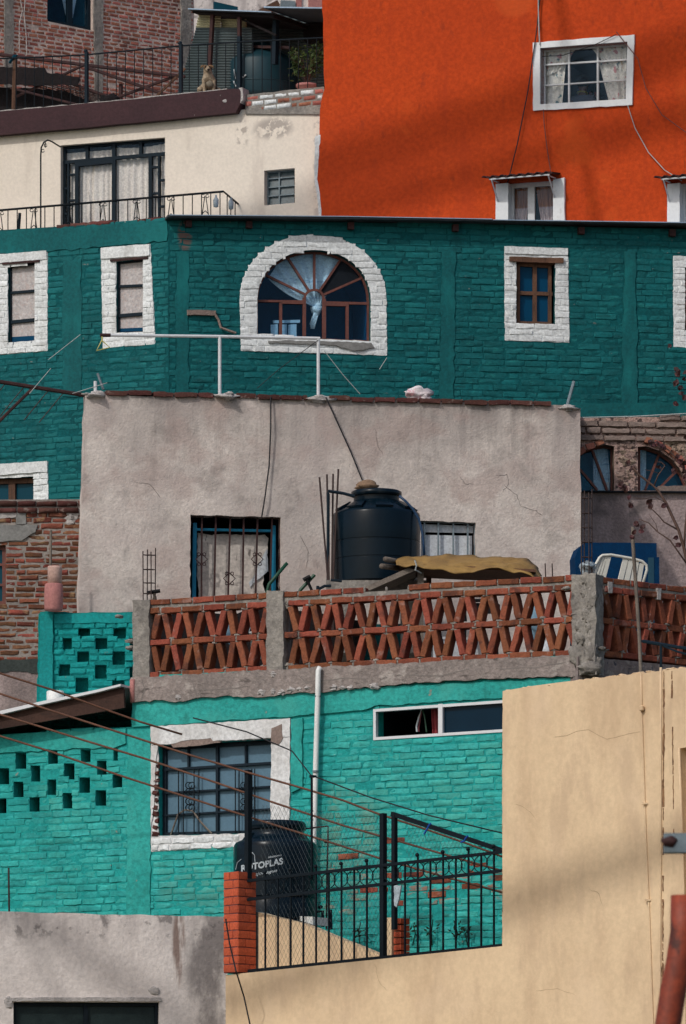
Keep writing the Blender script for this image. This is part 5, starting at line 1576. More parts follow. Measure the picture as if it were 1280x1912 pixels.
# downpipe
dp = MB(); dp.tube([W.p(597, 1246, .10), W.p(594, 1252, .12), W.p(593, 1300, .11), W.p(590, 1400, .09), W.p(588, 1480, .09), W.p(585, 1600, .09), W.p(585, 1720, .09)], .033, 12)
d = dp.obj('drainpipe', m_pvc, h_mi, True)
mb = MB()
for y in (1300, 1440):
    mb.lathe(W.p(593 - (y - 1300) * .03, y, .105), [(.036, -.012), (.038, 0), (.036, .012)], 14)
mb.obj('pipe_clip', m_galv, d)

# corrugated lean-to roof at the left
lr = thing('lean_to_roof', W_MI.p(100, 1365, .1), 'sloping white edged sheet roof with brown fascia left of the mint house', 'roof')
mb = MB(); mb.plate(W, P_(W, (-175, 1377), (0, 1337), (100, 1314), (200, 1293), (246, 1282), (246, 1286), (200, 1298), (100, 1320), (0, 1344), (-175, 1384)), (), -1.6, .32); mb.obj('roof_sheet', m_alu, lr)
mb = MB(); mb.plate(W, P_(W, (-175, 1383), (0, 1343), (100, 1319), (246, 1287), (248, 1325), (120, 1347), (0, 1367), (-175, 1395)), (), .20, .24); mb.obj('fascia', m_fascia, lr)
mb = MB(); mb.plate(W, P_(W, (-175, 1380), (0, 1345), (246, 1290), (246, 1375), (-175, 1400)), (), -1.5, -1.45); mb.obj('shade_back', m_dark, lr)  # near-black sheet stands in for the shade in the gap under the roof
mb = MB(); mb.lathe(W.p(103, 1320, -.9), [(.108, -.1), (.108, .19), (.10, .20), (0, .20)], 20)
tag(mb.obj('pipe_stub', m_pvc, None, True), 'thick white pipe stub behind the sheet roof', 'pipe')
mb = MB(); a, b = W.uv(247, 1313), W.uv(256, 1268); brick(mb, W, a[0], b[0], a[1], b[1], .09, random.Random(2), .008, .004, .1)
tag(mb.obj('upright_brick', m_pinkpot, None, True), 'pinkish brick standing upright at the end of the sheet roof', 'brick')

# ================================================================== LATTICE PARAPET
lp = thing('lattice_parapet', W_MI.p(660, 1245, 0), 'red brick lattice parapet with concrete posts on the mint house roof', 'parapet')
rnd = random.Random(9)
DN = -.16


def obrick(mb, W, a, b, w, n0, n1):
    """one loose brick from a to b (uv), w high"""
    a, b = Vector(a), Vector(b)
    d = (b - a).normalized(); q = Vector((-d.y, d.x)) * (w / 2)
    if (d.x * q.y - d.y * q.x) < 0: q = -q
    k = len(mb.v)
    nx = 4
    j = lambda s=.004: rnd.uniform(-s, s)
    for (nn, inset) in ((n0, 0), (n1 - .008, 0), (n1, .008)):
        for i in range(nx + 1):
            t = i / nx
            dd = d * (inset if i == 0 else -inset if i == nx else 0)
            p = a + (b - a) * t - q * (1 - inset / max(w / 2, .01)) + dd
            mb.v.append(W.w(p.x + j(), p.y + j(), nn + j(.003)))
        for i in range(nx, -1, -1):
            t = i / nx
            dd = d * (inset if i == 0 else -inset if i == nx else 0)
            p = a + (b - a) * t + q * (1 - inset / max(w / 2, .01)) + dd
            mb.v.append(W.w(p.x + j(), p.y + j(), nn + j(.003)))
    R = 2 * (nx + 1)
    for l in range(2):
        for i in range(R):
            x, y = k + l * R + i, k + l * R + (i + 1) % R
            mb.f.append((x, y, y + R, x + R))
    f = k + 2 * R
    for i in range(nx):
        mb.f.append((f + i, f + i + 1, f + R - 2 - i, f + R - 1 - i))
    for i in range(nx):
        mb.f.append((k + R - 1 - i, k + R - 2 - i, k + i + 1, k + i))


def lattice(W, parent, u0, u1, vt1, vt2, vm, vb, bw, ph, top_from=None):
    """two rows of zigzag bricks between three flat courses plus a coping course"""
    mb, jm = MB(), MB()
    BL = .292
    for v, off in ((vt1, .0), (vt2, .5), (vm, .0), (vb, .5)):
        u = u0 - BL * ((off + ph) % 1)
        while u < u1:
            a, b = max(u, u0) + .004, min(u + BL - .016, u1 - .004)
            if b - a > .04 and not (v == vt1 and top_from and a < top_from[0] and b > top_from[1]):
                obrick(mb, W, (a, v + rnd.uniform(-.005, .005)), (b, v + rnd.uniform(-.005, .005)), bw * rnd.uniform(.94, 1.04), DN, rnd.uniform(-.012, .012))
            jm.lump(W.w(min(max(u - .008, u0), u1), v, -.022), .030, int(u * 99), (.55, .5, 1.1), 8, 6, .8)
            u += BL
    # mortar sheet behind the coping joints
    jm.plate(W, [(u0, vt2 + bw * .3), (u1, vt2 + bw * .3), (u1, vt1 - bw * .3), (u0, vt1 - bw * .3)], (), DN + .01, -.014)
    for hi, lo, off in ((vt2 - bw / 2, vm + bw / 2, .5), (vm - bw / 2, vb + bw / 2, .0)):
        u = u0 - BL * ((off + ph) % 1) - BL
        while u < u1 + BL:
            for s in (-1, 1):
                a = Vector((u + s * .036, hi - .010)); b = Vector((u + s * (BL / 2 - .036), lo + .010))
                a.x += rnd.uniform(-.012, .012); b.x += rnd.uniform(-.012, .012)
                if min(a.x, b.x) > u0 - .02 and max(a.x, b.x) < u1 + .02:
                    obrick(mb, W, b if s < 0 else a, a if s < 0 else b, .078, DN + .01, rnd.uniform(-.02, .008))
                elif (min(a.x, b.x) + max(a.x, b.x)) / 2 > u0 and (a.x + b.x) / 2 < u1:
                    m = u0 if min(a.x, b.x) < u0 else u1
                    f = (m - a.x) / (b.x - a.x)
                    e = a + (b - a) * f
                    keep = (a, e) if u0 - .01 <= a.x <= u1 + .01 else (e, b)
                    if (keep[1] - keep[0]).length > .08:
                        P = sorted(keep, key=lambda q: q.x)
                        obrick(mb, W, P[0], P[1], .078, DN + .01, rnd.uniform(-.02, .008))
            jm.lump(W.w(u, hi - .004, -.045), .048, int(u * 77), (1.1, .7, .5), 10, 8, .9)
            jm.lump(W.w(u + BL / 2, lo + .004, -.045), .048, int(u * 55) + 3, (1.2, .7, .5), 10, 8, .9)
            u += BL
    jm.v, jm.f = jm.v, jm.f
    mb.obj('lattice_brickwork', m_lattice, parent)
    jm.obj('joint_mortar', m_concrete, parent, True)


W = W_MI
vt1, vt2, vm, vb = W.uv(640, 1104)[1], W.uv(640, 1120)[1], W.uv(640, 1180)[1], W.uv(640, 1241)[1]
ua, ub, uc, ud = W.uv(279, 1190)[0], W.uv(501, 1190)[0], W.uv(530, 1180)[0], W.uv(1073, 1150)[0]
lattice(W, lp, ua, ub, vt1, vt2, vm, vb, .070, .0)
g0, g1_ = W.uv(690, 1100)[0], W.uv(735, 1100)[0]
lattice(W, lp, uc, ud, vt1, vt2, vm, vb, .070, .35, (g1_ + .02, g0 - .02))
zf = vb - .12
for (x0, y0, x1, y1, k) in ((250, 1270, 281, 1121, 1), (499, 1260, 531, 1104, 2)):
    mb = MB(); a, b = W.uv(x0, y0), W.uv(x1, y1); mb.roughbox(W, a[0], b[0], a[1], b[1] + .01, DN - .02, .035, .05, .016, k); mb.obj('post', m_concrete, lp, True)
mb = MB(); a, b = W.uv(1070, 1262), W.uv(1112, 1072); mb.roughbox(W, a[0], b[0] + .02, a[1], b[1], DN - .02, .06, .05, .022, 4)
mb.lump(W.p(1100, 1248, .08), .09, 3, (1.5, .6, .8), 12, 9, .8); mb.lump(W.p(1114, 1235, .0), .06, 5, (1, .6, 1.3), 12, 9, .8)
for k in range(14):
    mb.lump(W.p(rnd.uniform(1074, 1112), rnd.uniform(1080, 1240), .055), rnd.uniform(.04, .08), k, (1, .3, 1.5), 12, 9, .9)
mb.obj('corner_post', m_concrete, lp, True)
W = W_LR
vt1r, vt2r, vmr, vbr = W.uv(1150, 1086)[1], W.uv(1150, 1102)[1], W.uv(1150, 1161)[1], W.uv(1150, 1222)[1]
u0, u1 = W.uv(1119, 1160)[0], W.uv(1430, 1160)[0]
lattice(W, lp, u0, u1, vt1r, vt2r, vmr, vbr, .072, .2)
mb = MB(); mb.plate(W, P_(W, (1075, 1226), (1430, 1258), (1430, 1420), (1075, 1420)), (), -1.5, .03); mb.obj('side_wall', M('crusted_cement', (.25, .21, .20), (.18, .15, .145), .95, 3.0, 0, .9, 22, .03, .15, stains=[dict(col=(.035, .045, .07), scale=(11, 11, 6), thr=.63, w=.03, amt=.8), dict(col=(.36, .33, .30), scale=6.0, thr=.6, w=.06, amt=.6)]), h_mi)
for x, y, l in ((1133, 1094, 'a'), (1224, 1106, 'b')):
    mb = MB(); mb.plate(W, rough(P_(W, (x, y - 8), (x + 8, y - 7), (x + 7, y + 14), (x + 1, y + 13)), .04, .006, x), (), -.1, .022); mb.obj('white_smear', m_lump, lp)

# ================================================================== ON THE ROOF TERRACE
def tank(c, r, name_label, mat=m_tank):
    """rotomoulded tank: ribbed body, sloping shoulder with raised panels, neck and lid"""
    t = thing('water_tank', c, name_label, 'water tank', 'rooftop water tanks')
    mb = MB()
    s = r / .545
    mb.lathe(c, [(.0, 0), (.50 * s, 0), (.535 * s, .03), (.541 * s, .275), (.541 * s, .30), (.533 * s, .304), (.533 * s, .316), (.541 * s, .320), (.543 * s, .50), (.543 * s, .525), (.535 * s, .529), (.535 * s, .541), (.543 * s, .545), (.545 * s, .60), (.545 * s, .875), (.535 * s, .90), (.50 * s, .925), (.32 * s, 1.03), (.30 * s, 1.045), (.285 * s, 1.06), (.285 * s, 1.14), (.0, 1.14)], 72)
    mb.obj('body', mat, t, 'auto')
    mb = MB()
    mb.lathe(c, [(.30 * s, 1.115), (.315 * s, 1.12), (.315 * s, 1.175), (.29 * s, 1.19), (.0, 1.205)], 48)
    mb.obj('lid', mat, t, True)
    mb = MB()
    for k in range(8):
        a0 = 2 * math.pi * k / 8 + .2
        pts = []
        for (ra, zz) in ((.505, .93), (.345, 1.022)):
            for da in (-.22, -.11, 0, .11, .22):
                f = 1.0 if ra > .4 else .9
                pts.append((ra * s * math.cos(a0 + da * f), ra * s * math.sin(a0 + da * f), zz))
        lo, hi = pts[:5], pts[5:]
        up = lambda p: c + Vector((p[0] * 1.02, p[1] * 1.02, p[2] + .022))
        fl = lambda p: c + Vector(p)
        base = len(mb.v)
        mb.v += [up(p) for p in lo] + [up(p) for p in hi] + [fl(p) for p in lo] + [fl(p) for p in hi]
        for i in range(4):
            mb.f.append((base + i, base + i + 1, base + 6 + i, base + 5 + i))
            mb.f.append((base + 10 + i, base + 11 + i, base + 1 + i, base + i))
            mb.f.append((base + 5 + i, base + 6 + i, base + 16 + i, base + 15 + i))
        mb.f.append((base, base + 5, base + 15, base + 10)); mb.f.append((base + 4, base + 14, base + 19, base + 9))
    mb.obj('shoulder_rib', mat, t)
    return t


Yt = 95.75
c = at(702.5, 1094, Yt)
t_up = tank(c, .545, 'big black water tank with a stone on its lid before the grey wall')
mb = MB(); mb.box(c + Vector((0, 0, -.06)), (1.25, 1.1, .12)); mb.box(c + Vector((-.4, 0, -.5)), (.2, .9, .78)); mb.box(c + Vector((.4, 0, -.5)), (.2, .9, .78))
tag(mb.obj('tank_stand', m_concrete, None), 'low concrete stand under the black tank', 'stand')
mb = MB(); mb.lump(c + Vector((-.12, -.12, 1.235)), .115, 4, (1.25, .8, .62), 14, 10, .5)
tag(mb.obj('stone', m_stone, None, True), 'flat tan stone weighing down the lid of the black tank', 'stone')
mb = MB(); Yh = Yt - .3
mb.tube([at(745, 926, Yh), at(757, 936, Yh), at(770, 950, Yh), at(781, 968, Yh), at(787, 990, Yh), at(790, 1012, Yh), at(792, 1040, Yh)], .016, 8)
tag(mb.obj('hose', m_cable_bl, None, True), 'blue hose curving down from the rim of the black tank', 'hose')
mb = MB(); mb.tube([at(662, 927, Yh), at(640, 921, Yh), at(613, 917, Yh), at(612.5, 922, Yh), at(612, 1100, Yh)], .020, 8)
tag(mb.obj('water_pipe', m_navy, None), 'dark angled water pipe feeding the tank rim from the left', 'pipe')
for x0, y0, x1, y1, l in ((596, 891, 613, 1098, 'leftmost of the four bare rebar rods left of the black tank'), (610, 886, 614, 1098, 'rebar rod close beside the dark water pipe'), (621.5, 885, 619, 1098, 'third rebar rod from the left beside the black tank'), (631.5, 876, 621, 1098, 'rebar rod leaning right, tallest of the four by the black tank')):
    mb = MB(); mb.tube([at(x0, y0, Yh + .1), at(x1, y1, Yh - .05), at(x1 + 1, 1180, Yh - .05)], .012, 6)
    tag(mb.obj('rebar_rod', m_rebar, None), l, 'rebar', 'bare rebar rods by the tank')
mb = MB(); mb.tube([at(617, 1083, 95.0), at(638, 1085, 95.0)], .016, 6); mb.tube([at(618, 1094, 95.0), at(606, 1094, 95.0), at(596, 1099, 95.0), at(590, 1104, 95.0)], .018, 6); mb.tube([at(593, 1094, 95.0), at(593, 1106, 95.0)], .02, 6)
tag(mb.obj('tap', m_navy, None), 'small dark tap at the foot of the rods', 'tap')
mb = MB(); mb.tube([at(497, 1180, 94.6), at(498, 1107, 94.6), at(502, 1091, 94.6), at(536, 1051, 94.6)], .022, 8)
tag(mb.obj('green_pipe', m_green_pipe, None, True), 'bent green pipe end in front of the cardboard window', 'pipe')
hb = thing('handlebar_frame', at(572, 1105, 94.7), 'crossed green and black metal handlebar poking above the lattice', 'frame')
mb = MB(); mb.tube([at(548, 1125, 94.7), at(561, 1101, 94.7), at(587, 1073, 94.7)], .022, 8); mb.obj('green_tube', m_green_pipe, hb)
mb = MB(); mb.tube([at(566, 1083, 94.65), at(579, 1076, 94.65)], .026, 8); mb.tube([at(572, 1080, 94.65), at(585, 1110, 94.65), at(588, 1140, 94.65)], .018, 8); mb.obj('black_grip', m_black, hb)
th = thing('t_handle', at(287, 1115, 94.4), 'small black T shaped handle on the left lattice post', 'handle')
mb = MB(); mb.tube([at(274, 1107, 94.4), at(299, 1103, 94.4)], .024, 8); mb.obj('grip', m_black, th)
mb = MB(); mb.tube([at(287, 1105, 94.4), at(291, 1125, 94.45)], .018, 8); mb.tube([at(291, 1105, 94.4), at(283, 1125, 94.45)], .010, 8); mb.obj('stem', m_greywood, th)


def rebar_cage(xs, y0, y1, ties, Y, lab):
    cg = thing('rebar_cage', at(sum(xs) / len(xs), y1, Y), lab, 'rebar', 'rebar cages')
    mb = MB()
    pts = []
    for i, x in enumerate(xs):
        dy = (0, .09, .0, .09)[i % 4]
        pts.append((x, Y + dy))
        mb.tube([at(x + (.6 if i % 2 else -.4), y0 + (3, 0, 4, -3)[i % 4], Y + dy), at(x, y1, Y + dy)], .0075, 5)
    mb.obj('rod', m_rebar, cg)
    mb = MB()
    for y in ties:
        o_ = [0, 2, 3, 1]
        P = [at(pts[i][0], y + (.8 if i % 2 else 0), pts[i][1]) for i in o_]
        mb.tube(P + [P[0]], .006, 4)
    mb.obj('tie', m_rebar, cg)


rebar_cage((267, 274.5, 282, 289.5), 1026, 1128, (1036, 1063, 1088, 1108), 94.35, 'rusty rebar cage rising from the left lattice post')
rebar_cage((1085, 1090, 1099, 1104), 916, 1080, (930, 958, 985, 1012, 1040), 92.2, 'tall rebar cage rising from the corner post')
for x, l in ((1017, 'left one of two short rebar ends by the tarpaulin'), (1030, 'right one of two short rebar ends by the tarpaulin')):
    mb = MB(); mb.tube([at(x, 1052, 92.6), at(x + 1.5, 1092, 92.6)], .008, 5)
    tag(mb.obj('rebar_rod', m_rebar, None), l, 'rebar', 'short rebar ends')

# tarpaulin shelter
Ya = 94.6
ts = thing('tarp_shelter', at(870, 1190, Ya), 'makeshift wooden shelter frame under the ochre tarpaulin', 'shelter')
mb = MB(); p = [at(672, 1100, Ya - .2), at(690, 1102, Ya - .2), at(776, 1064, Ya - .1), at(762, 1060, Ya - .1)]
mb.hexa([p[0], p[1], p[2], p[3]], [q + Vector((0, .9, 0)) for q in p]); mb.obj('leaning_board', m_greywood, ts)
mb = MB(); mb.hexa([at(777, 1200, Ya), at(790, 1200, Ya), at(791, 1062, Ya), at(779, 1062, Ya)], [at(777, 1200, Ya + .1), at(790, 1200, Ya + .1), at(791, 1062, Ya + .1), at(779, 1062, Ya + .1)]); mb.obj('post', m_greywood, ts)
mb = MB()
for x in (800, 1000):
    mb.hexa([at(x - 5, 1240, Ya + .8), at(x + 5, 1240, Ya + .8), at(x + 5, 1060, Ya + .8), at(x - 5, 1060, Ya + .8)], [at(x - 5, 1240, Ya + .9), at(x + 5, 1240, Ya + .9), at(x + 5, 1060, Ya + .9), at(x - 5, 1060, Ya + .9)])
mb.obj('back_post', m_wood, ts)
mb = MB(); p = [at(745, 1056, Ya), at(1000, 1068, Ya - .1), at(1000, 1063, Ya - .1), at(745, 1051, Ya)]
mb.hexa(p, [q + Vector((0, .9, -.02)) for q in p]); mb.obj('table_board', m_wood, ts)
mb = MB()
for x0, y0, x1, y1 in ((712, 1057, 745, 1061), (719, 1044, 748, 1050)):
    mb.tube([at(x0, y0, Ya - .15), at(x1, y1, Ya + .3)], .034, 9)
tag(mb.obj('timber_end', m_greywood, None, True), 'pair of grey timber ends sticking out left under the tarpaulin', 'timber')
mb = MB()
tt = [(742, 1042), (762, 1038), (800, 1037), (880, 1036), (935, 1040), (985, 1045), (1004, 1058), (1010, 1074)]
tb = [(740, 1053), (762, 1057), (800, 1062), (860, 1069), (880, 1066), (930, 1060), (965, 1068), (1008, 1083)]
nu, nv = 70, 9
for j in range(nv + 1):
    for i in range(nu + 1):
        x = i / nu * 7; a = min(int(x), 6); f = x - a
        t_ = Vector(tt[a]).lerp(Vector(tt[a + 1]), f); b_ = Vector(tb[a]).lerp(Vector(tb[a + 1]), f)
        s = j / nv
        q = t_.lerp(b_, s)
        P = at(q.x, q.y + 5 * s * noise.noise((q.x * .035, 1, 0)), Ya + .55 * (1 - s) ** 1.4 - .16)
        m = noise.noise_vector(P * 4.5) * .035 + noise.noise_vector(P * 11) * .014
        mb.v.append(P + m)
for j in range(nv):
    for i in range(nu):
        a = j * (nu + 1) + i
        mb.f.append((a + nu + 1, a + nu + 2, a + 1, a))
tarp = mb.obj('tarpaulin', m_tarp, None, True)
tag(tarp, 'crumpled ochre tarpaulin spread over the roof shelter right of the tank', 'tarpaulin')
so = tarp.modifiers.new('thickness', 'SOLIDIFY'); so.thickness = .012
mb = MB(); mb.tube([at(774, 1046, Ya - .22), at(777, 1056, Ya - .22), at(775, 1064, Ya - .2), at(786, 1070, Ya - .1)], .010, 5)
tag(mb.obj('tie_string', m_string, None), 'pale string tying down the left end of the tarpaulin', 'string')

# clutter seen through the lattice
W = W_MI
mb = MB(); mb.plate(W_GY, P_(W_GY, (560, 1176), (778, 1172), (778, 1290), (560, 1290)), (), .25, .45); tag(mb.obj('low_wall', m_teal, None), 'low dark green wall on the terrace seen through the lattice', 'wall')
mb = MB()  # dark sheet added to put shade into the gaps of the left lattice
mb.plate(W_GY, rough(P_(W_GY, (286, 1160), (330, 1150), (400, 1156), (470, 1148), (545, 1150), (600, 1158), (655, 1168), (655, 1290), (286, 1290)), .12, .03, 3), (), .5, .53)
tag(mb.obj('shade_sheet', m_char, None), 'added dark sheet standing in for the shade behind the left end of the lattice', 'sheet')
bk = thing('bucket', at(500, 1200, 95.0), 'white plastic bucket seen through the left lattice', 'bucket')
c = at(488, 1228, 95.2)
mb = MB(); mb.lathe(c, [(.12, 0), (.15, .30), (.155, .30), (.155, .315), (.13, .31)], 24); mb.obj('body', m_pvc, bk, True)
mb = MB(); mb.tube([c + Vector((.155 * math.cos(t), 0, .31 + .14 * math.sin(t))) for t in [k * math.pi / 10 for k in range(11)]], .006, 5); mb.obj('handle', m_galv, bk)
mb = MB(); mb.lump(at(425, 1178, 95.1), .11, 5, (.9, .6, 1.5), 14, 10, .6)
tag(mb.obj('cloth_bundle', m_bluecloth, None, True), 'pale blue cloth bundle behind the left lattice', 'cloth')
ch = thing('black_chair', at(895, 1225, 94.2), 'black chair behind the right part of the lattice', 'chair')
mb = MB(); mb.tube([at(868, 1160, 94.2), at(866, 1130, 94.2), at(876, 1121, 94.2), at(918, 1121, 94.2), at(930, 1130, 94.2), at(928, 1160, 94.2)], .022, 8); mb.plate(Wall(860, 94.25, 940, 94.25, 1140), P_(Wall(860, 94.25, 940, 94.25, 1140), (872, 1126), (924, 1126), (922, 1146), (874, 1146)), (), 0, .02); mb.obj('backrest', m_black, ch)
mb = MB(); mb.hexa([at(866, 1172, 94.1), at(930, 1172, 94.1), at(930, 1166, 94.1), at(866, 1166, 94.1)], [at(866, 1172, 94.5), at(930, 1172, 94.5), at(930, 1166, 94.5), at(866, 1166, 94.5)]); mb.obj('seat', m_black, ch)
for x, yy in ((868, 94.1), (928, 94.1), (868, 94.5), (928, 94.5)):
    mb = MB(); mb.tube([at(x, 1168, yy), at(x, 1240, yy)], .014, 6); mb.obj('leg', m_black, ch)
mb = MB(); mb.lump(at(1000, 1160, 93.9), .16, 5, (.8, .5, 1.6), 16, 12, .6); tag(mb.obj('cloth_bundle', m_bluecloth, None, True), 'pale blue cloth hanging behind the lattice near the corner post', 'cloth')
mb = MB(); mb.lump(at(1010, 1215, 93.9), .15, 9, (1.3, .6, .8), 16, 12, .6); tag(mb.obj('sack', m_whiteboard, None, True), 'white sack on the terrace floor near the corner post', 'sack')
bx = MB(); c = at(850, 1222, 94.6); bx.box(c, (.5, .3, .34), .2); bx.box(c + Vector((0, 0, .18)), (.53, .33, .03), .2); tag(bx.obj('crate', m_whiteboard, None), 'white crate behind the lattice below the tarpaulin', 'crate')

# sofa, slatted chair and bag by the corner post
sf = thing('blue_sofa', at(1150, 1180, 95.0), 'dark blue upholstered sofa stood on end behind the corner post', 'sofa')
Ws = Wall(1060, 95.0, 1240, 95.2, 1050)
mb = MB(); mb.plate(Ws, P_(Ws, (1074, 1200), (1226, 1200), (1226, 1062), (1225, 1014), (1160, 1013), (1092, 1013), (1080, 1022), (1073, 1040), (1074, 1060)), (), -.35, 0); mb.obj('back_cushion', m_bluefab, sf)
mb = MB(); mb.plate(Ws, P_(Ws, (1186, 1042), (1227, 1042), (1228, 1200), (1184, 1200)), (), 0, .10); mb.obj('arm', m_bluefab, sf)
mb = MB(); mb.plate(Ws, P_(Ws, (1206, 1043), (1217, 1043), (1218, 1200), (1206, 1200)), (), .1, .106)
mb.obj('side_panel', m_bluefab2, sf)
mb = MB(); mb.plate(Ws, P_(Ws, (1078, 1060), (1100, 1062), (1100, 1200), (1078, 1200)), (), 0, .08); mb.obj('front_arm', m_bluefab, sf)
for o_ in sf.children:
    bv = o_.modifiers.new('rounding', 'BEVEL'); bv.width, bv.segments = .03, 3
sc = thing('slatted_chair', at(1160, 1090, 94.3), 'cream white slatted metal chair lying tilted before the blue sofa', 'chair')
Wc = Wall(1100, 94.25, 1220, 94.5, 1060)
mb = MB()
ring = [(1096, 1090), (1108, 1060), (1119, 1041), (1124, 1037), (1140, 1036), (1180, 1043), (1198, 1048), (1206, 1055), (1207, 1064), (1199, 1092)]
mb.tube([Wc.p(x, y, .02) for x, y in ring], .018, 8); mb.obj('rim', m_seat_white, sc, True)
mb = MB()
for k, (xt, yt, xb, yb, wd) in enumerate(((1121, 1041, 1103, 1092, .024), (1126, 1040, 1109, 1092, .024), (1131, 1039, 1115, 1092, .026), (1137, 1039, 1123, 1092, .05), (1168, 1043, 1156, 1092, .062), (1178, 1045, 1168, 1092, .062), (1188, 1048, 1180, 1092, .062), (1198, 1052, 1191, 1092, .055))):
    mb.bar(Wc, (xt, yt), (xb, yb), wd, -.01 - .001 * k, .012 + .001 * k)
mb.obj('slat', m_seat_white, sc)
mb = MB(); mb.lump(at(1096, 1062, 92.35), .085, 6, (1, .8, .9), 14, 10, .8); mb.lump(at(1098, 1056, 92.3), .06, 2, (1.2, .8, .6), 14, 10, .8)
tag(mb.obj('plastic_bag', m_clearbag, None, True), 'milky plastic bag caught in the rebar on top of the corner post', 'bag')
mb = MB(); mb.tube([at(1181, 984, 91.4), at(1181, 1015, 91.4), at(1187, 1100, 91.35), at(1193, 1190, 91.3), at(1196, 1262, 91.2), at(1198, 1330, 91.2)], .022, 8)
tag(mb.obj('bamboo_pole', m_greywood, None, True), 'thin grey bamboo pole standing in front of the right lattice', 'pole')
hr = thing('roof_rail', at(1240, 1250, 89), 'short dark pipe rail above the beige house at the right edge', 'railing')
mb = MB(); mb.tube([at(1199, 1197, 89.6), at(1240, 1204, 89.2), at(1320, 1217, 88.6)], .020, 6); mb.tube([at(1238, 1206, 89.2), at(1262, 1216, 89.0), at(1320, 1232, 88.6)], .012, 6); mb.obj('rail', m_navy, hr)
mb = MB(); mb.tube([at(1233, 1204, 89.2), at(1233.5, 1262, 89.2)], .016, 6); mb.obj('post', m_navy, hr)

# dry vine with dark red leaves
vn = thing('dry_vine', at(1300, 1245, 90.8), 'bare climbing branch with a few dark red dry leaves at the right edge', 'plant')
Q = lambda x, y: (1060 + x / 5.31, 760 + y / 5.31)
Yv = 90.8
ms = MB()
for pts, r in (([(1270, 2580), (1200, 1650), (1150, 1400), (1095, 1220), (970, 950), (900, 840), (850, 785), (700, 670), (640, 600)], .022), ([(850, 785), (890, 680), (960, 580)], .010), ([(1095, 1220), (950, 1140), (900, 1080), (840, 1020), (790, 1000)], .010), ([(1180, 1560), (1010, 1320), (890, 1240), (800, 1150), (700, 1110)], .010),
               ([(960, 580), (920, 545), (880, 545)], .006), ([(900, 660), (850, 640), (760, 620)], .005), ([(970, 950), (860, 890), (760, 910), (640, 900)], .005), ([(890, 1240), (870, 1160), (800, 1060)], .005), ([(1150, 1400), (1160, 1200), (1190, 900), (1170, 640), (1100, 540), (1000, 430), (880, 350), (800, 340)], .012), ([(1190, 900), (1280, 500), (1300, 200), (1270, -200), (1180, -420)], .010)):
    ms.tube([at(*Q(x, y), Yv + .03 * math.sin(x)) for x, y in pts], r, 6, r * .5)
ms.obj('branch', m_stem, vn, True)
ml = MB()
rnd = random.Random(6)
leaves = [(595, 560), (625, 615), (540, 790), (560, 820), (525, 770), (600, 895), (805, 935), (810, 985), (625, 980), (955, 975), (740, 1190), (725, 1235), (1065, 1310), (1100, 1370), (895, 595), (850, 360), (880, 350), (910, 380), (1110, 540), (1140, 560), (1150, 640), (1090, 500), (1160, 700), (1130, 590), (1045, 640), (820, 340), (840, 385), (670, 1165), (640, 1290), (650, 1240), (1200, 420), (1180, 300), (940, 400)]
leaves += [((x - 1060) * 5.31, (y - 760) * 5.31) for x, y in ((1265, 698), (1262, 715), (1270, 724), (1278, 742), (1261, 755), (1264, 692), (1276, 710), (1250, 640 + 6), (1278, 696), (1272, 735))]
for x, y in leaves:
    c = at(*Q(x, y), Yv - .02)
    for q in range(2):
        d = Vector((rnd.gauss(0, 1), rnd.gauss(0, .5), rnd.gauss(0, 1))).normalized()
        e = d.cross(Vector((rnd.gauss(0, .4), -1, rnd.gauss(0, .4)))).normalized()
        nn = d.cross(e)
        L = rnd.uniform(.024, .040)
        cc = c + Vector((rnd.gauss(0, .008), rnd.gauss(0, .01), rnd.gauss(0, .008)))
        k = len(ml.v)
        for t in range(8):
            a = t * math.pi / 4
            ml.v.append(cc + d * L * math.cos(a) * (1.25 if t == 0 else 1) + e * L * .85 * math.sin(a) + nn * L * .35 * math.cos(2 * a))
        ml.v.append(cc - nn * .004)
        ml.f += [(k + t, k + (t + 1) % 8, k + 8) for t in range(8)]
ml.obj('foliage', m_dryleaf, vn)

# ================================================================== LOW GREY HOUSE (bottom left)
h_lo = thing('low_grey_house', W_LO.w(.5, 7), 'low stained grey plaster house with a dark window at the bottom left', 'house')
W = W_LO
lo_o = P_(W, (25, 1870), (297, 1871), (297, 2060), (25, 2060))
mb = MB(); mb.plate(W, rough(P_(W, (-170, 1693), (0, 1701), (210, 1707), (424, 1711), (424, 2200), (-170, 2200)), .14, .008, 5), [lo_o], -1.7, 0, .15); mb.obj('wall', m_lowgrey, h_lo)
mb = MB(); mb.plate(W, rough(P_(W, (10, 1862), (300, 1862), (300, 1869), (12, 1869)), .07, .006, 3), (), -.05, .02); mb.lump(W.p(15, 1872, 0), .06, 3, (.9, .3, 1.2), 10, 8, .6); mb.lump(W.p(285, 1850, 0), .06, 3, (1.3, .25, .8), 10, 8, .6); mb.obj('window_lintel', m_lump, h_lo)
w = frame(W, h_lo, lo_o, .04, [((160, 1872), (160, 2060), .05)], -.10, -.05, m_iron, label='dark two pane window cut by the bottom edge')
pane(W, lo_o, w, .08, m_green_pane)
mb = MB(); mb.tube([W.p(17, 1712, -.05), W.p(16, 1620, -.05)], .012, 5); tag(mb.obj('thin_rod', m_rebar, None), 'thin upright rod above the low grey house at the left edge', 'rod')

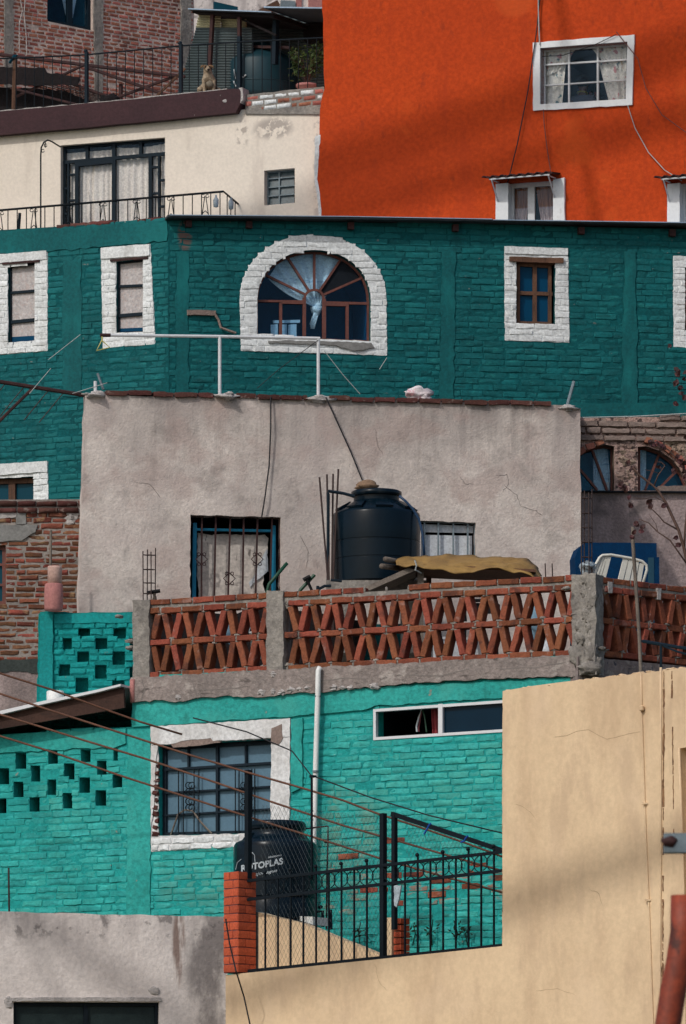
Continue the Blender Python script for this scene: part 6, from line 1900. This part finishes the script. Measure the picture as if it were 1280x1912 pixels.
# ================================================================== BEIGE HOUSE (bottom right)
h_be = thing('beige_house', W_BE.w(4, 6), 'beige plastered house with a low terrace wall at the lower right', 'house')
W = W_BE
rec = P_(W, (1268, 1397), (1420, 1372), (1430, 2060), (1290, 2060))
mb = MB()
mb.plate(W, rough(P_(W, (938, 1290), (937, 1480), (938, 1640), (937, 1766)), .1, .006, 1)[:-1] + P_(W, (937, 1766), (700, 1791), (421, 1820), (421, 2230), (1460, 2230), (1460, 1222), (1280, 1246), (1196, 1257), (1050, 1273), (990, 1281)), [rec], -.28, 0, .18)
mb.obj('wall', m_beige, h_be)
# body behind the tall part
mb = MB(); q = P_(W, (944, 1292), (1455, 1226), (1455, 2225), (944, 2225)); mb.plate(W, q, (), -3.2, -.30); mb.obj('body', m_beige, h_be)
mb = MB(); mb.plate(W, P_(W, (1262, 1390), (1425, 1366), (1435, 2065), (1280, 2065)), (), -.25, -.19); mb.obj('recess_back', m_beige, h_be)
for k, (pts, r, nme) in enumerate((([(1196, 1257), (1197, 1320), (1205, 1560), (1211, 1700), (1219, 1930), (1222, 2100)], .012, 'conduit'), ([(1233, 1246), (1233, 1430), (1233, 1580), (1232, 1700), (1231, 1930), (1231, 2100)], .014, 'conduit'), ([(1267, 1397), (1273, 1560), (1277, 1700), (1283, 2000)], .014, 'conduit'))):
    mb = MB(); mb.tube([W.p(x, y, r * .6) for x, y in pts], r, 10); mb.obj(nme, m_beige, h_be, True)
mb = MB(); mb.lathe(W.p(1197.5, 1322, .03), [(.02, -.03), (.028, -.02), (.028, .02), (.02, .03)], 12)
for y in (1500, 1680):
    mb.box(W.p(1203 + (y - 1500) * .03, y, .02), (.07, .03, .02))
mb.obj('pipe_collar', m_beige, h_be)
mb = MB(); rnd = random.Random(4)
for xc, dens in ((1254, .85), (1239, .8)):
    y = 1253
    while y < 1930:
        h = rnd.uniform(8, 38)
        if rnd.random() < (dens if (y < 1500 or xc == 1239) else .25):
            x = xc + (y - 1253) * (.012 if xc == 1254 else -.004)
            wd = rnd.uniform(.7, 2.6)
            L = [(x - wd * rnd.uniform(.3, 1), y + h * q / 5) for q in range(6)] + [(x + wd * rnd.uniform(.2, 1), y + h * q / 5) for q in range(5, -1, -1)]
            mb.plate(W, P_(W, *L), (), -.004, .003 + .0004 * (int(y) % 5))
        y += h + rnd.uniform(-2, 3)
mb.obj('flaked_patch', m_beige_dirty, h_be)
mb = MB()
pts = [(1035, 1376), (1058, 1373), (1076, 1365), (1098, 1362), (1115, 1372), (1132, 1380), (1150, 1376), (1172, 1370), (1194, 1366)]
for (x0, y0), (x1, y1) in zip(pts, pts[1:]):
    mb.bar(W, (x0, y0), (x1 + .5, y1), .006, -.003, .0012)
mb.obj('hairline_crack', m_crack, h_be)
for pts in ([(960, 1500), (985, 1512), (1000, 1530)], [(1100, 1660), (1118, 1668), (1124, 1690)], [(1000, 1850), (1040, 1846), (1075, 1858)], [(700, 1800), (706, 1830), (722, 1850)]):
    crack(W, h_be, pts, .005, m_crack, .0015)
mb = MB()
for x in range(946, 1280, 17):
    mb.lump(W.p(x + rnd.uniform(-6, 6), 1291 - (x - 938) * .132, -.05), rnd.uniform(.02, .04), x, (1.8, 1, .5), 8, 6, .6)
mb.obj('wall_top_crust', m_beige, h_be)

# brick faced corner pillar of the terrace
tp = thing('brick_pillar', W.p(444, 1818, .1), 'orange brick faced terrace pillar at the left end of the black fence', 'pillar')
u0, v0 = W.uv(421, 1817); u1, v1 = W.uv(448, 1626)
PW = u1 - u0
mb = MB(); mb.plate(W, [(u0 + .004, v0), (u1 - .004, v0), (u1 - .004, v1 - .004), (u0 + .004, v1 - .004)], (), -PW - .02, .03); mb.obj('core', m_tile_joint, tp)


class Side:
    """the face of the pillar that looks right"""
    w = staticmethod(lambda a, b, n=0.0: W.w(u1, b, .036) + (-W.n) * a + W.u * n)


class Front:
    w = staticmethod(lambda a, b, n=0.0: W.w(u0 + a, b, .030 + n))


def ledge(wall, L, k0):
    mb = MB()
    rnd = random.Random(k0)
    n = 12
    H = (v1 - v0) / n
    for k in range(n):
        cut = [0, L] if (k + k0) % 3 == 1 else ([0, L * .42, L] if k % 2 else [0, L * .66, L])
        for a, b in zip(cut, cut[1:]):
            brick(mb, wall, a + .002, b - .002, v0 + k * H + .004, v0 + (k + 1) * H - .004, .010, rnd, .003, .0012, .012)
    return mb


mb = ledge(Front, PW, 1); m2_ = ledge(Side, PW + .05, 2)
mb.add(m2_.v, m2_.f)
mb.obj('brick_facing', m_tile_brick, tp)
# second stub pillar and stair wall on the terrace
W5 = Wall(470, 89.2 + 1.2, 760, 87.6 + 1.2, 1750)
sw = thing('stair_wall', W5.p(580, 1815), 'beige sloping stair wall behind the black fence', 'wall')
mb = MB(); mb.plate(W5, rough(P_(W5, (482, 1703), (500, 1708), (560, 1722), (640, 1755), (714, 1784), (714, 1850), (482, 1850)), .2, .004, 1), (), -.14, 0); mb.obj('wall', m_beige, sw)
mb = MB(); mb.plate(W5, P_(W5, (470, 1700), (482, 1703), (482, 1850), (470, 1850)), (), -.20, -.002); mb.obj('grey_end', m_sill_grey, sw)
mb = MB(); mb.plate(W5, P_(W5, (538, 1708), (562, 1709), (562, 1724), (538, 1716)), (), -.5, -.2); mb.obj('white_block', m_pvc, sw)
sp = thing('stub_pillar', W5.p(734, 1790), 'short cream and brick stub pillar behind the fence post', 'pillar')
mb = MB(); a = P_(W5, (717, 1714), (736, 1713), (736, 1830), (717, 1830)); mb.plate(W5, a, (), -.16, .05); mb.obj('plaster_face', m_beige, sp)
mb = MB()
b0, t0 = W5.uv(737, 1825)[1], W5.uv(737, 1714)[1]
ua_, ub_ = W5.uv(737, 1780)[0], W5.uv(751, 1780)[0]
H = (t0 - b0) / 9
rnd = random.Random(5)
for k in range(9):
    brick(mb, W5, ua_, ub_, b0 + k * H + .004, b0 + (k + 1) * H - .004, .03, rnd, .004, .002, .15)
mb.obj('brick_face', m_tile_brick, sp)

# lower tank
c = at(513.5, 1760, 91.65)
R2 = .497
t2 = thing('water_tank', c, 'black water tank with white lettering behind the chain link fence', 'water tank', 'rooftop water tanks')
mb = MB()
mb.lathe(c, [(0, 0), (.46, 0), (.485, .03), (.488, .22), (.478, .235), (.478, .25), (.490, .265), (.492, .48), (.482, .495), (.482, .51), (.494, .525), (R2, 1.10), (.49, 1.155), (.465, 1.185), (.40, 1.215), (.36, 1.245), (.345, 1.27), (.340, 1.30), (.340, 1.36), (0, 1.36)], 80)
mb.obj('body', m_tank, t2, 'auto')
mb = MB(); mb.lathe(c, [(.345, 1.325), (.362, 1.335), (.365, 1.405), (.345, 1.43), (0, 1.445)], 64); mb.obj('lid', m_tank, t2, True)
mb = MB()
for a in (-.35, -2.6):
    p = c + Vector((.42 * math.cos(a), .42 * math.sin(a), 1.2)); q = c + Vector((.345 * math.cos(a), .345 * math.sin(a), 1.29))
    s_ = Vector((-math.sin(a), math.cos(a), 0)) * .07
    mb.hexa([p - s_, p + s_, q + s_, q - s_], [p - s_ + Vector((0, 0, -.1)), p + s_ + Vector((0, 0, -.1)), q + s_ + Vector((0, 0, -.1)), q - s_ + Vector((0, 0, -.1))])
mb.obj('shoulder_rib', m_tank, t2)


def on_tank(px, py, lift=.004):
    d = ray(px, py); r = .4965 + lift
    ox, oy = CAM.x - c.x, CAM.y - c.y
    A = d.x * d.x + d.y * d.y; B_ = 2 * (ox * d.x + oy * d.y); C_ = ox * ox + oy * oy - r * r
    disc = max(B_ * B_ - 4 * A * C_, 0)
    return CAM + d * ((-B_ - math.sqrt(disc)) / (2 * A))


def lettering(text, x0, y0, x1, y1, h, bold=.0, shear=0.0):
    """flat letters wrapped on the tank, baseline from (x0, y0) to (x1, y1) in the photograph, h tall"""
    cu = bpy.data.curves.new('lettering', 'FONT')
    cu.body, cu.size, cu.offset, cu.shear = text, 1.0, bold, shear
    ob = bpy.data.objects.new('lettering', cu); COL.objects.link(ob)
    dg = bpy.context.evaluated_depsgraph_get(); dg.update()
    me = ob.evaluated_get(dg).to_mesh()
    V = [v.co.copy() for v in me.vertices]; Fc = [tuple(p.vertices) for p in me.polygons]
    bpy.data.objects.remove(ob)
    xa, xb = min(v.x for v in V), max(v.x for v in V)
    ya, yb = 0.0, .70
    m_ = MB()
    for lift in (.004,):
        m_.v += [on_tank(x0 + (x1 - x0) * (v.x - xa) / (xb - xa), y0 + (y1 - y0) * (v.x - xa) / (xb - xa) - h * (v.y - ya) / (yb - ya), lift) for v in V]
    m_.f += Fc
    return m_


mb = lettering('ROTOPLAS', 450, 1627, 528, 1612.5, 11.5, .035); m_ = lettering('Mejor agua', 466, 1636.5, 517, 1627, 5.5, .01, .3); mb.add(m_.v, m_.f)
m_ = lettering('sistema', 500.5, 1602, 525.5, 1597.5, 4.0, .02); mb.add(m_.v, m_.f)
mb.obj('lettering', m_letter, t2)
mb = MB()
for pts in ([(440, 1623), (443, 1610), (450, 1604)], [(462, 1592), (465, 1590), (470, 1591), (475, 1596), (476, 1610)], [(459, 1601), (463, 1600), (466, 1604), (466, 1612)]):
    mb.tube([on_tank(x, y, .003) for x, y in pts], .005, 5)
mb.obj('emblem', m_letter, t2)
mb = MB(); mb.box(c + Vector((0, 0, -.10)), (1.1, 1.0, .2)); mb.box(c + Vector((0, 0, -.9)), (.7, .7, 1.4)); tag(mb.obj('tank_stand', m_concrete, None), 'concrete stand under the lettered black tank', 'stand')
Yp = 91.9
mb = MB(); mb.tube([at(560, 1548, Yp - .3), at(585, 1545, Yp), at(612, 1542, Yp), at(612, 1560, Yp), at(610, 1640, Yp), at(609, 1735, Yp)], .011, 6); mb.lump(at(561, 1547, Yp - .32), .03, 2, (1, 1, 1), 8, 6, .2); mb.tube([at(605, 1571, Yp), at(614, 1571, Yp)], .018, 6)
tag(mb.obj('water_pipe', m_rebar, None), 'thin rusty water pipe bent down at the right of the lettered tank', 'pipe')
mb = MB(); mb.tube([at(588, 1702, Yp), at(602, 1701, Yp), at(602, 1730, Yp)], .02, 6); mb.tube([at(617, 1698, Yp), at(618, 1735, Yp)], .018, 6); mb.lump(at(598, 1693, Yp - .05), .03, 2, (1, 1, .7), 8, 6, .2)
tag(mb.obj('valve', m_navy, None), 'small dark valve at the foot of the lettered tank', 'valve')

# ---------------------------------------------------------------- the black fence
W = W_BE
fe = thing('iron_fence', W.p(700, 1800, -.1), 'black iron fence with ring ornaments and chain link on the beige terrace wall', 'fence')
n = -.12
bot = lambda x: 1812 - (x - 470) * (47 / 465.0)
top1 = lambda x: 1643 - (x - 470) * (53 / 465.0)
top2_ = lambda x: 1678 - (x - 470) * (53 / 465.0)
for f, r in ((bot, .020), (top1, .017), (top2_, .017)):
    mb = MB(); x0 = 458 if f is not bot else 462
    mb.bar(W, (x0, f(x0)), (940, f(940)), r * 2, n - r, n + r); mb.obj('rail', m_iron, fe)
x = 494
k = 0
while x < 936:
    ball = k % 2 == 0
    if abs(x - 711) > 7 and abs(x - 733) > 5:
        mb = MB(); mb.bar(W, (x, bot(x)), (x, top1(x) - (12 if ball else 0)), .018, n - .009, n + .009)
        b_ = mb.obj('bar', m_iron, fe)
        if ball:
            mb = MB(); mb.lump(W.p(x, top1(x) - 12, n), .024, 1, (1, 1, 1), 10, 8, 0); mb.obj('finial', m_iron, b_, True)
    if x + 24 < 936:
        mb = MB()
        for (cx, s) in ((x, 1), (x + 23.6, -1)):
            yy = (top1(x + 12) + top2_(x + 12)) / 2
            mb.tube([W.p(cx + s * 13 * math.sin(t), yy - 15 * math.cos(t), n) for t in [q * math.pi / 10 for q in range(1, 10)]], .006, 5)
        mb.obj('ring_ornament', m_iron, fe)
    x += 23.7
    k += 1
for x, y0, y1, wd in ((459.5, 1437, 1640, .062), (711.5, 1518, 1786, .062), (733, 1518, 1735, .052), (580.5, 1449, 1642, .020)):
    mb = MB(); mb.bar(W, (x, y0), (x, y1), wd, n - .02 - wd / 2, n - .02 + wd / 2)
    if wd < .03:
        mb.bar(W, (x, y0 - 2), (x, y0 + 2), .06, n - .05, n + .01)
    mb.obj('post', m_iron, fe)
mb = MB(); mb.bar(W, (729, 1519), (940, 1589), .05, n - .045, n - .0); mb.obj('sloping_brace', m_iron, fe)


def clip_seg(a, b, poly):
    d = b - a
    t0, t1 = 0.0, 1.0
    for i in range(len(poly)):
        p, q = Vector(poly[i]), Vector(poly[(i + 1) % len(poly)])
        e = q - p
        nn = Vector((-e.y, e.x))
        den = nn.dot(d); num = nn.dot(p - a)
        if abs(den) < 1e-9:
            if num > 0: return None
            continue
        t = num / den
        if den > 0: t0 = max(t0, t)
        else: t1 = min(t1, t)
    return (a + d * t0, a + d * t1) if t1 - t0 > 1e-4 else None


mb = MB()
for pts in ([(466, 1808), (708, 1784), (708, 1524), (466, 1500)], [(737, 1632), (936, 1596), (936, 1589), (737, 1524)]):
    pl = P_(W, *pts)
    us, vs = [p[0] for p in pl], [p[1] for p in pl]
    step = .064
    for s in (1, -1):
        q = min(us) - (max(vs) - min(vs)) * .62
        while q < max(us) + (max(vs) - min(vs)) * .62:
            hgt = max(vs) - min(vs)
            a = Vector((q, min(vs) if s > 0 else max(vs))); b = Vector((q + hgt * .62, max(vs) if s > 0 else min(vs)))
            r = clip_seg(a, b, pl)
            if r:
                mb.tube([W.w(r[0].x, r[0].y, n - .055), W.w(r[1].x, r[1].y, n - .055)], .0016, 3)
            q += step
mb.obj('chain_link', m_chain, fe)
for (x, y), l in (((800, 1541), 'blue ribbon knotted high on the sloping fence brace'), ((869, 1564), 'blue ribbon scrap low on the sloping fence brace')):
    mb = MB(); mb.tube([W.p(x + 4, y - 4, .0), W.p(x, y, .0), W.p(x - 3, y + 6, .0), W.p(x - 9, y + 16 if x < 850 else y + 8, .0)], .011, 5)
    tag(mb.obj('ribbon', m_ribbon_b, None), l, 'ribbon', 'blue ribbons on the fence')
mb = MB(); mb.plate(W, rough(P_(W, (730, 1653), (743, 1652), (740, 1676), (735, 1693), (731, 1690)), .03, .006, 2), (), -.06, -.04)
tag(mb.obj('paper_strip', m_clearbag, None), 'torn milky strip hanging on the fence post', 'strip')
mb = MB(); rnd = random.Random(3)
for x in (672, 770, 806, 850, 872):
    mb.tube([W_MI.p(x, 1765, .1), W_MI.p(x + rnd.uniform(-6, 6), 1742, .12), W_MI.p(x + rnd.uniform(-10, 10), 1724 + rnd.uniform(-8, 8), .1)], .007, 5)
    for q in range(9):
        cc = W_MI.p(x + rnd.uniform(-13, 13), 1735 + rnd.uniform(-16, 14), .1)
        L = rnd.uniform(.022, .042); d = Vector((rnd.gauss(0, 1), rnd.gauss(0, .4), rnd.gauss(0, 1))).normalized(); e = d.cross(Vector((0, -1, .3))).normalized()
        mb.add([cc - d * L, cc + e * L * .4, cc + d * L, cc - e * L * .4], [(0, 1, 2, 3)])
o = tag(mb.obj('weeds', m_weed, None), 'dark withered weeds along the foot of the mint wall behind the fence', 'weeds')

# ================================================================== CABLES
for pts, r, m, l, Yc in (([(-150, 1205), (0, 1257), (95, 1287), (190, 1322), (260, 1347), (340, 1371)], .0125, m_cable_br, 'brown cable ending at the white lintel of the mint window, highest of the brown cables', 92.9),
                         ([(-150, 1240), (0, 1295), (97, 1327), (250, 1376), (340, 1405), (455, 1440), (560, 1470), (640, 1494), (705, 1519), (780, 1543), (870, 1574), (945, 1602)], .0125, m_cable_br, 'brown cable crossing the upper third of the gridded mint window', 90.6),
                         ([(-150, 1290), (0, 1334), (60, 1352), (160, 1383), (270, 1416), (380, 1453), (510, 1498), (640, 1541), (740, 1569), (850, 1601), (945, 1628)], .0125, m_cable_br, 'brown cable crossing the middle of the gridded mint window', 90.7),
                         ([(-150, 1340), (0, 1374), (95, 1403), (225, 1448), (380, 1498), (480, 1530), (640, 1580), (705, 1601), (820, 1634), (945, 1668)], .0125, m_cable_br, 'brown cable low across the mint window and behind the lettered tank', 90.8),
                         ([(360, 1340), (460, 1366), (545, 1402), (580, 1447), (690, 1488), (800, 1522), (945, 1557)], .008, m_cable_bk, 'thin black wire from the mint wall over the short post to the beige house', 90.9)):
    mb = MB(); mb.tube([at(x, y, Yc - (x - 300) * .0026 if Yc < 92 else Yc) for x, y in pts], r, 6)
    if m is m_cable_br:
        x, y = pts[-4]
    tag(mb.obj('cable', m, None, True), l, 'cable', 'cables crossing the mint house')
W = W_LO
mb = MB(); mb.tube([at(421, 1715, 89.6), at(428, 1760, 89.6), at(440, 1812, 89.4), at(455, 1860, 89.6), at(468, 1920, 89.6), at(475, 1990, 89.6)], .010, 5)
tag(mb.obj('cable', m_cable_bk, None), 'black wire hanging past the foot of the brick pillar', 'cable')
W = W_OR
for pts, r, m, l in (([(1009, -20), (1001, 60), (985, 170), (965, 270), (947, 342)], .009, m_cable_bk, 'black wire running down the orange wall to the left awning'), ([(1004, -20), (1005, 40), (1007, 84)], .010, m_string, 'white wire running down to the nine pane window'),
                     ([(1014, 205), (1015, 230), (1021, 280), (1030, 336)], .007, m_winframe, 'faint wire from the nine pane window down to the left awning'), ([(1150, 60), (1190, 110), (1205, 165), (1235, 215), (1300, 262)], .007, m_winframe, 'dark wire looping right of the nine pane window'),
                     ([(1171, 197), (1185, 240), (1210, 285), (1240, 318), (1272, 338)], .007, m_string, 'pale wire looping from the nine pane window to the right awning'), ([(1012, 106), (1050, 104), (1110, 84), (1150, 65)], .006, m_cable_bk, 'thin black wire across the top of the nine pane window')):
    mb = MB(); mb.tube([W.p(x, y, .06) for x, y in pts], r, 5)
    tag(mb.obj('wire', m, None), l, 'wire', 'wires on the orange wall')

# ================================================================== NEAR THINGS AT THE RIGHT EDGE
rp = MB(); Yn = 46.0
rp.tube([at(1276, 1672, Yn), at(1275, 1740, Yn), at(1268, 1790, Yn), at(1256, 1850, Yn), at(1246, 1915, Yn), at(1228, 2050, Yn), at(1210, 2200, Yn), at(1150, 2850, Yn)], .078, 20)
tag(rp.obj('bent_pipe', m_rust_or, None, True), 'rust orange bent pipe rising out of focus in the lower right corner', 'pipe')
pl = thing('utility_pole', at(1420, 2400, 46.5), 'grey utility pole just outside the right edge carrying a steel bracket', 'pole')
mb = MB(); cpole = at(1420, 1570, 46.5); mb.lathe(Vector((cpole.x, cpole.y, -.5)), [(.16, 0), (.11, 7.7), (0, 7.7)], 20); mb.obj('shaft', m_concrete, pl, True)
mb = MB(); p = [at(1239, 1591, 46.4), at(1400, 1591, 46.4), at(1400, 1555, 46.4), at(1239, 1555, 46.4)]
mb.hexa(p, [q + Vector((0, .10, 0)) for q in p]); mb.obj('bracket', m_galv, pl)
mb = MB(); mb.lump(at(1250, 1571, 46.3), .035, 2, (1.3, 1, 1), 12, 9, .2); mb.tube([at(1234, 1568, 46.38), at(1252, 1570, 46.38)], .012, 6); mb.obj('bolt', m_rust, pl, True)

# ================================================================== ADDED SHADOW CASTERS (thick wires out of view; their shadows fall on the walls)
def overhead(W, p0, p1, d, r, strands, gap, lab, e0=14, e1=14):
    """unseen wires added as shadow casters at d metres towards the sun from the line p0-p1 of a wall"""
    a, b = W.p(*p0), W.p(*p1)
    e = (b - a).normalized()
    a, b = a + TO_SUN * d, b + TO_SUN * d
    up = Vector((0, 0, 1))
    for k in range(strands):
        o_ = up * (gap * (k - (strands - 1) / 2))
        mb = MB(); mb.tube([a - e * e0 + o_, a + o_, b + o_, b + e * e1 + o_], r, 6)
        tag(mb.obj('shadow_cable', m_cable_bk, None), lab, 'cable', lab)


overhead(W_OR, (600, 318), (1280, 92), 15, .066, 5, .132, 'unseen thick cables added to cast the upper shadow band on the orange wall')
overhead(W_OR, (640, 392), (1280, 215), 15, .058, 4, .125, 'unseen cables added to cast the lower shadow band on the orange wall')
overhead(W_OR, (1040, -20), (1112, 415), 10, .085, 1, 0, 'unseen steep cable added to cast the narrow shadow down the orange wall', 14, .4)
overhead(W_BE, (938, 1690), (1230, 1588), 18, .055, 4, .108, 'unseen cable bundle added to cast the shadow band on the beige wall')
overhead(W_LO, (20, 1690), (112, 1865), 12, .06, 1, 0, 'guy cable before the low grey house, out of the picture', 14, .4)
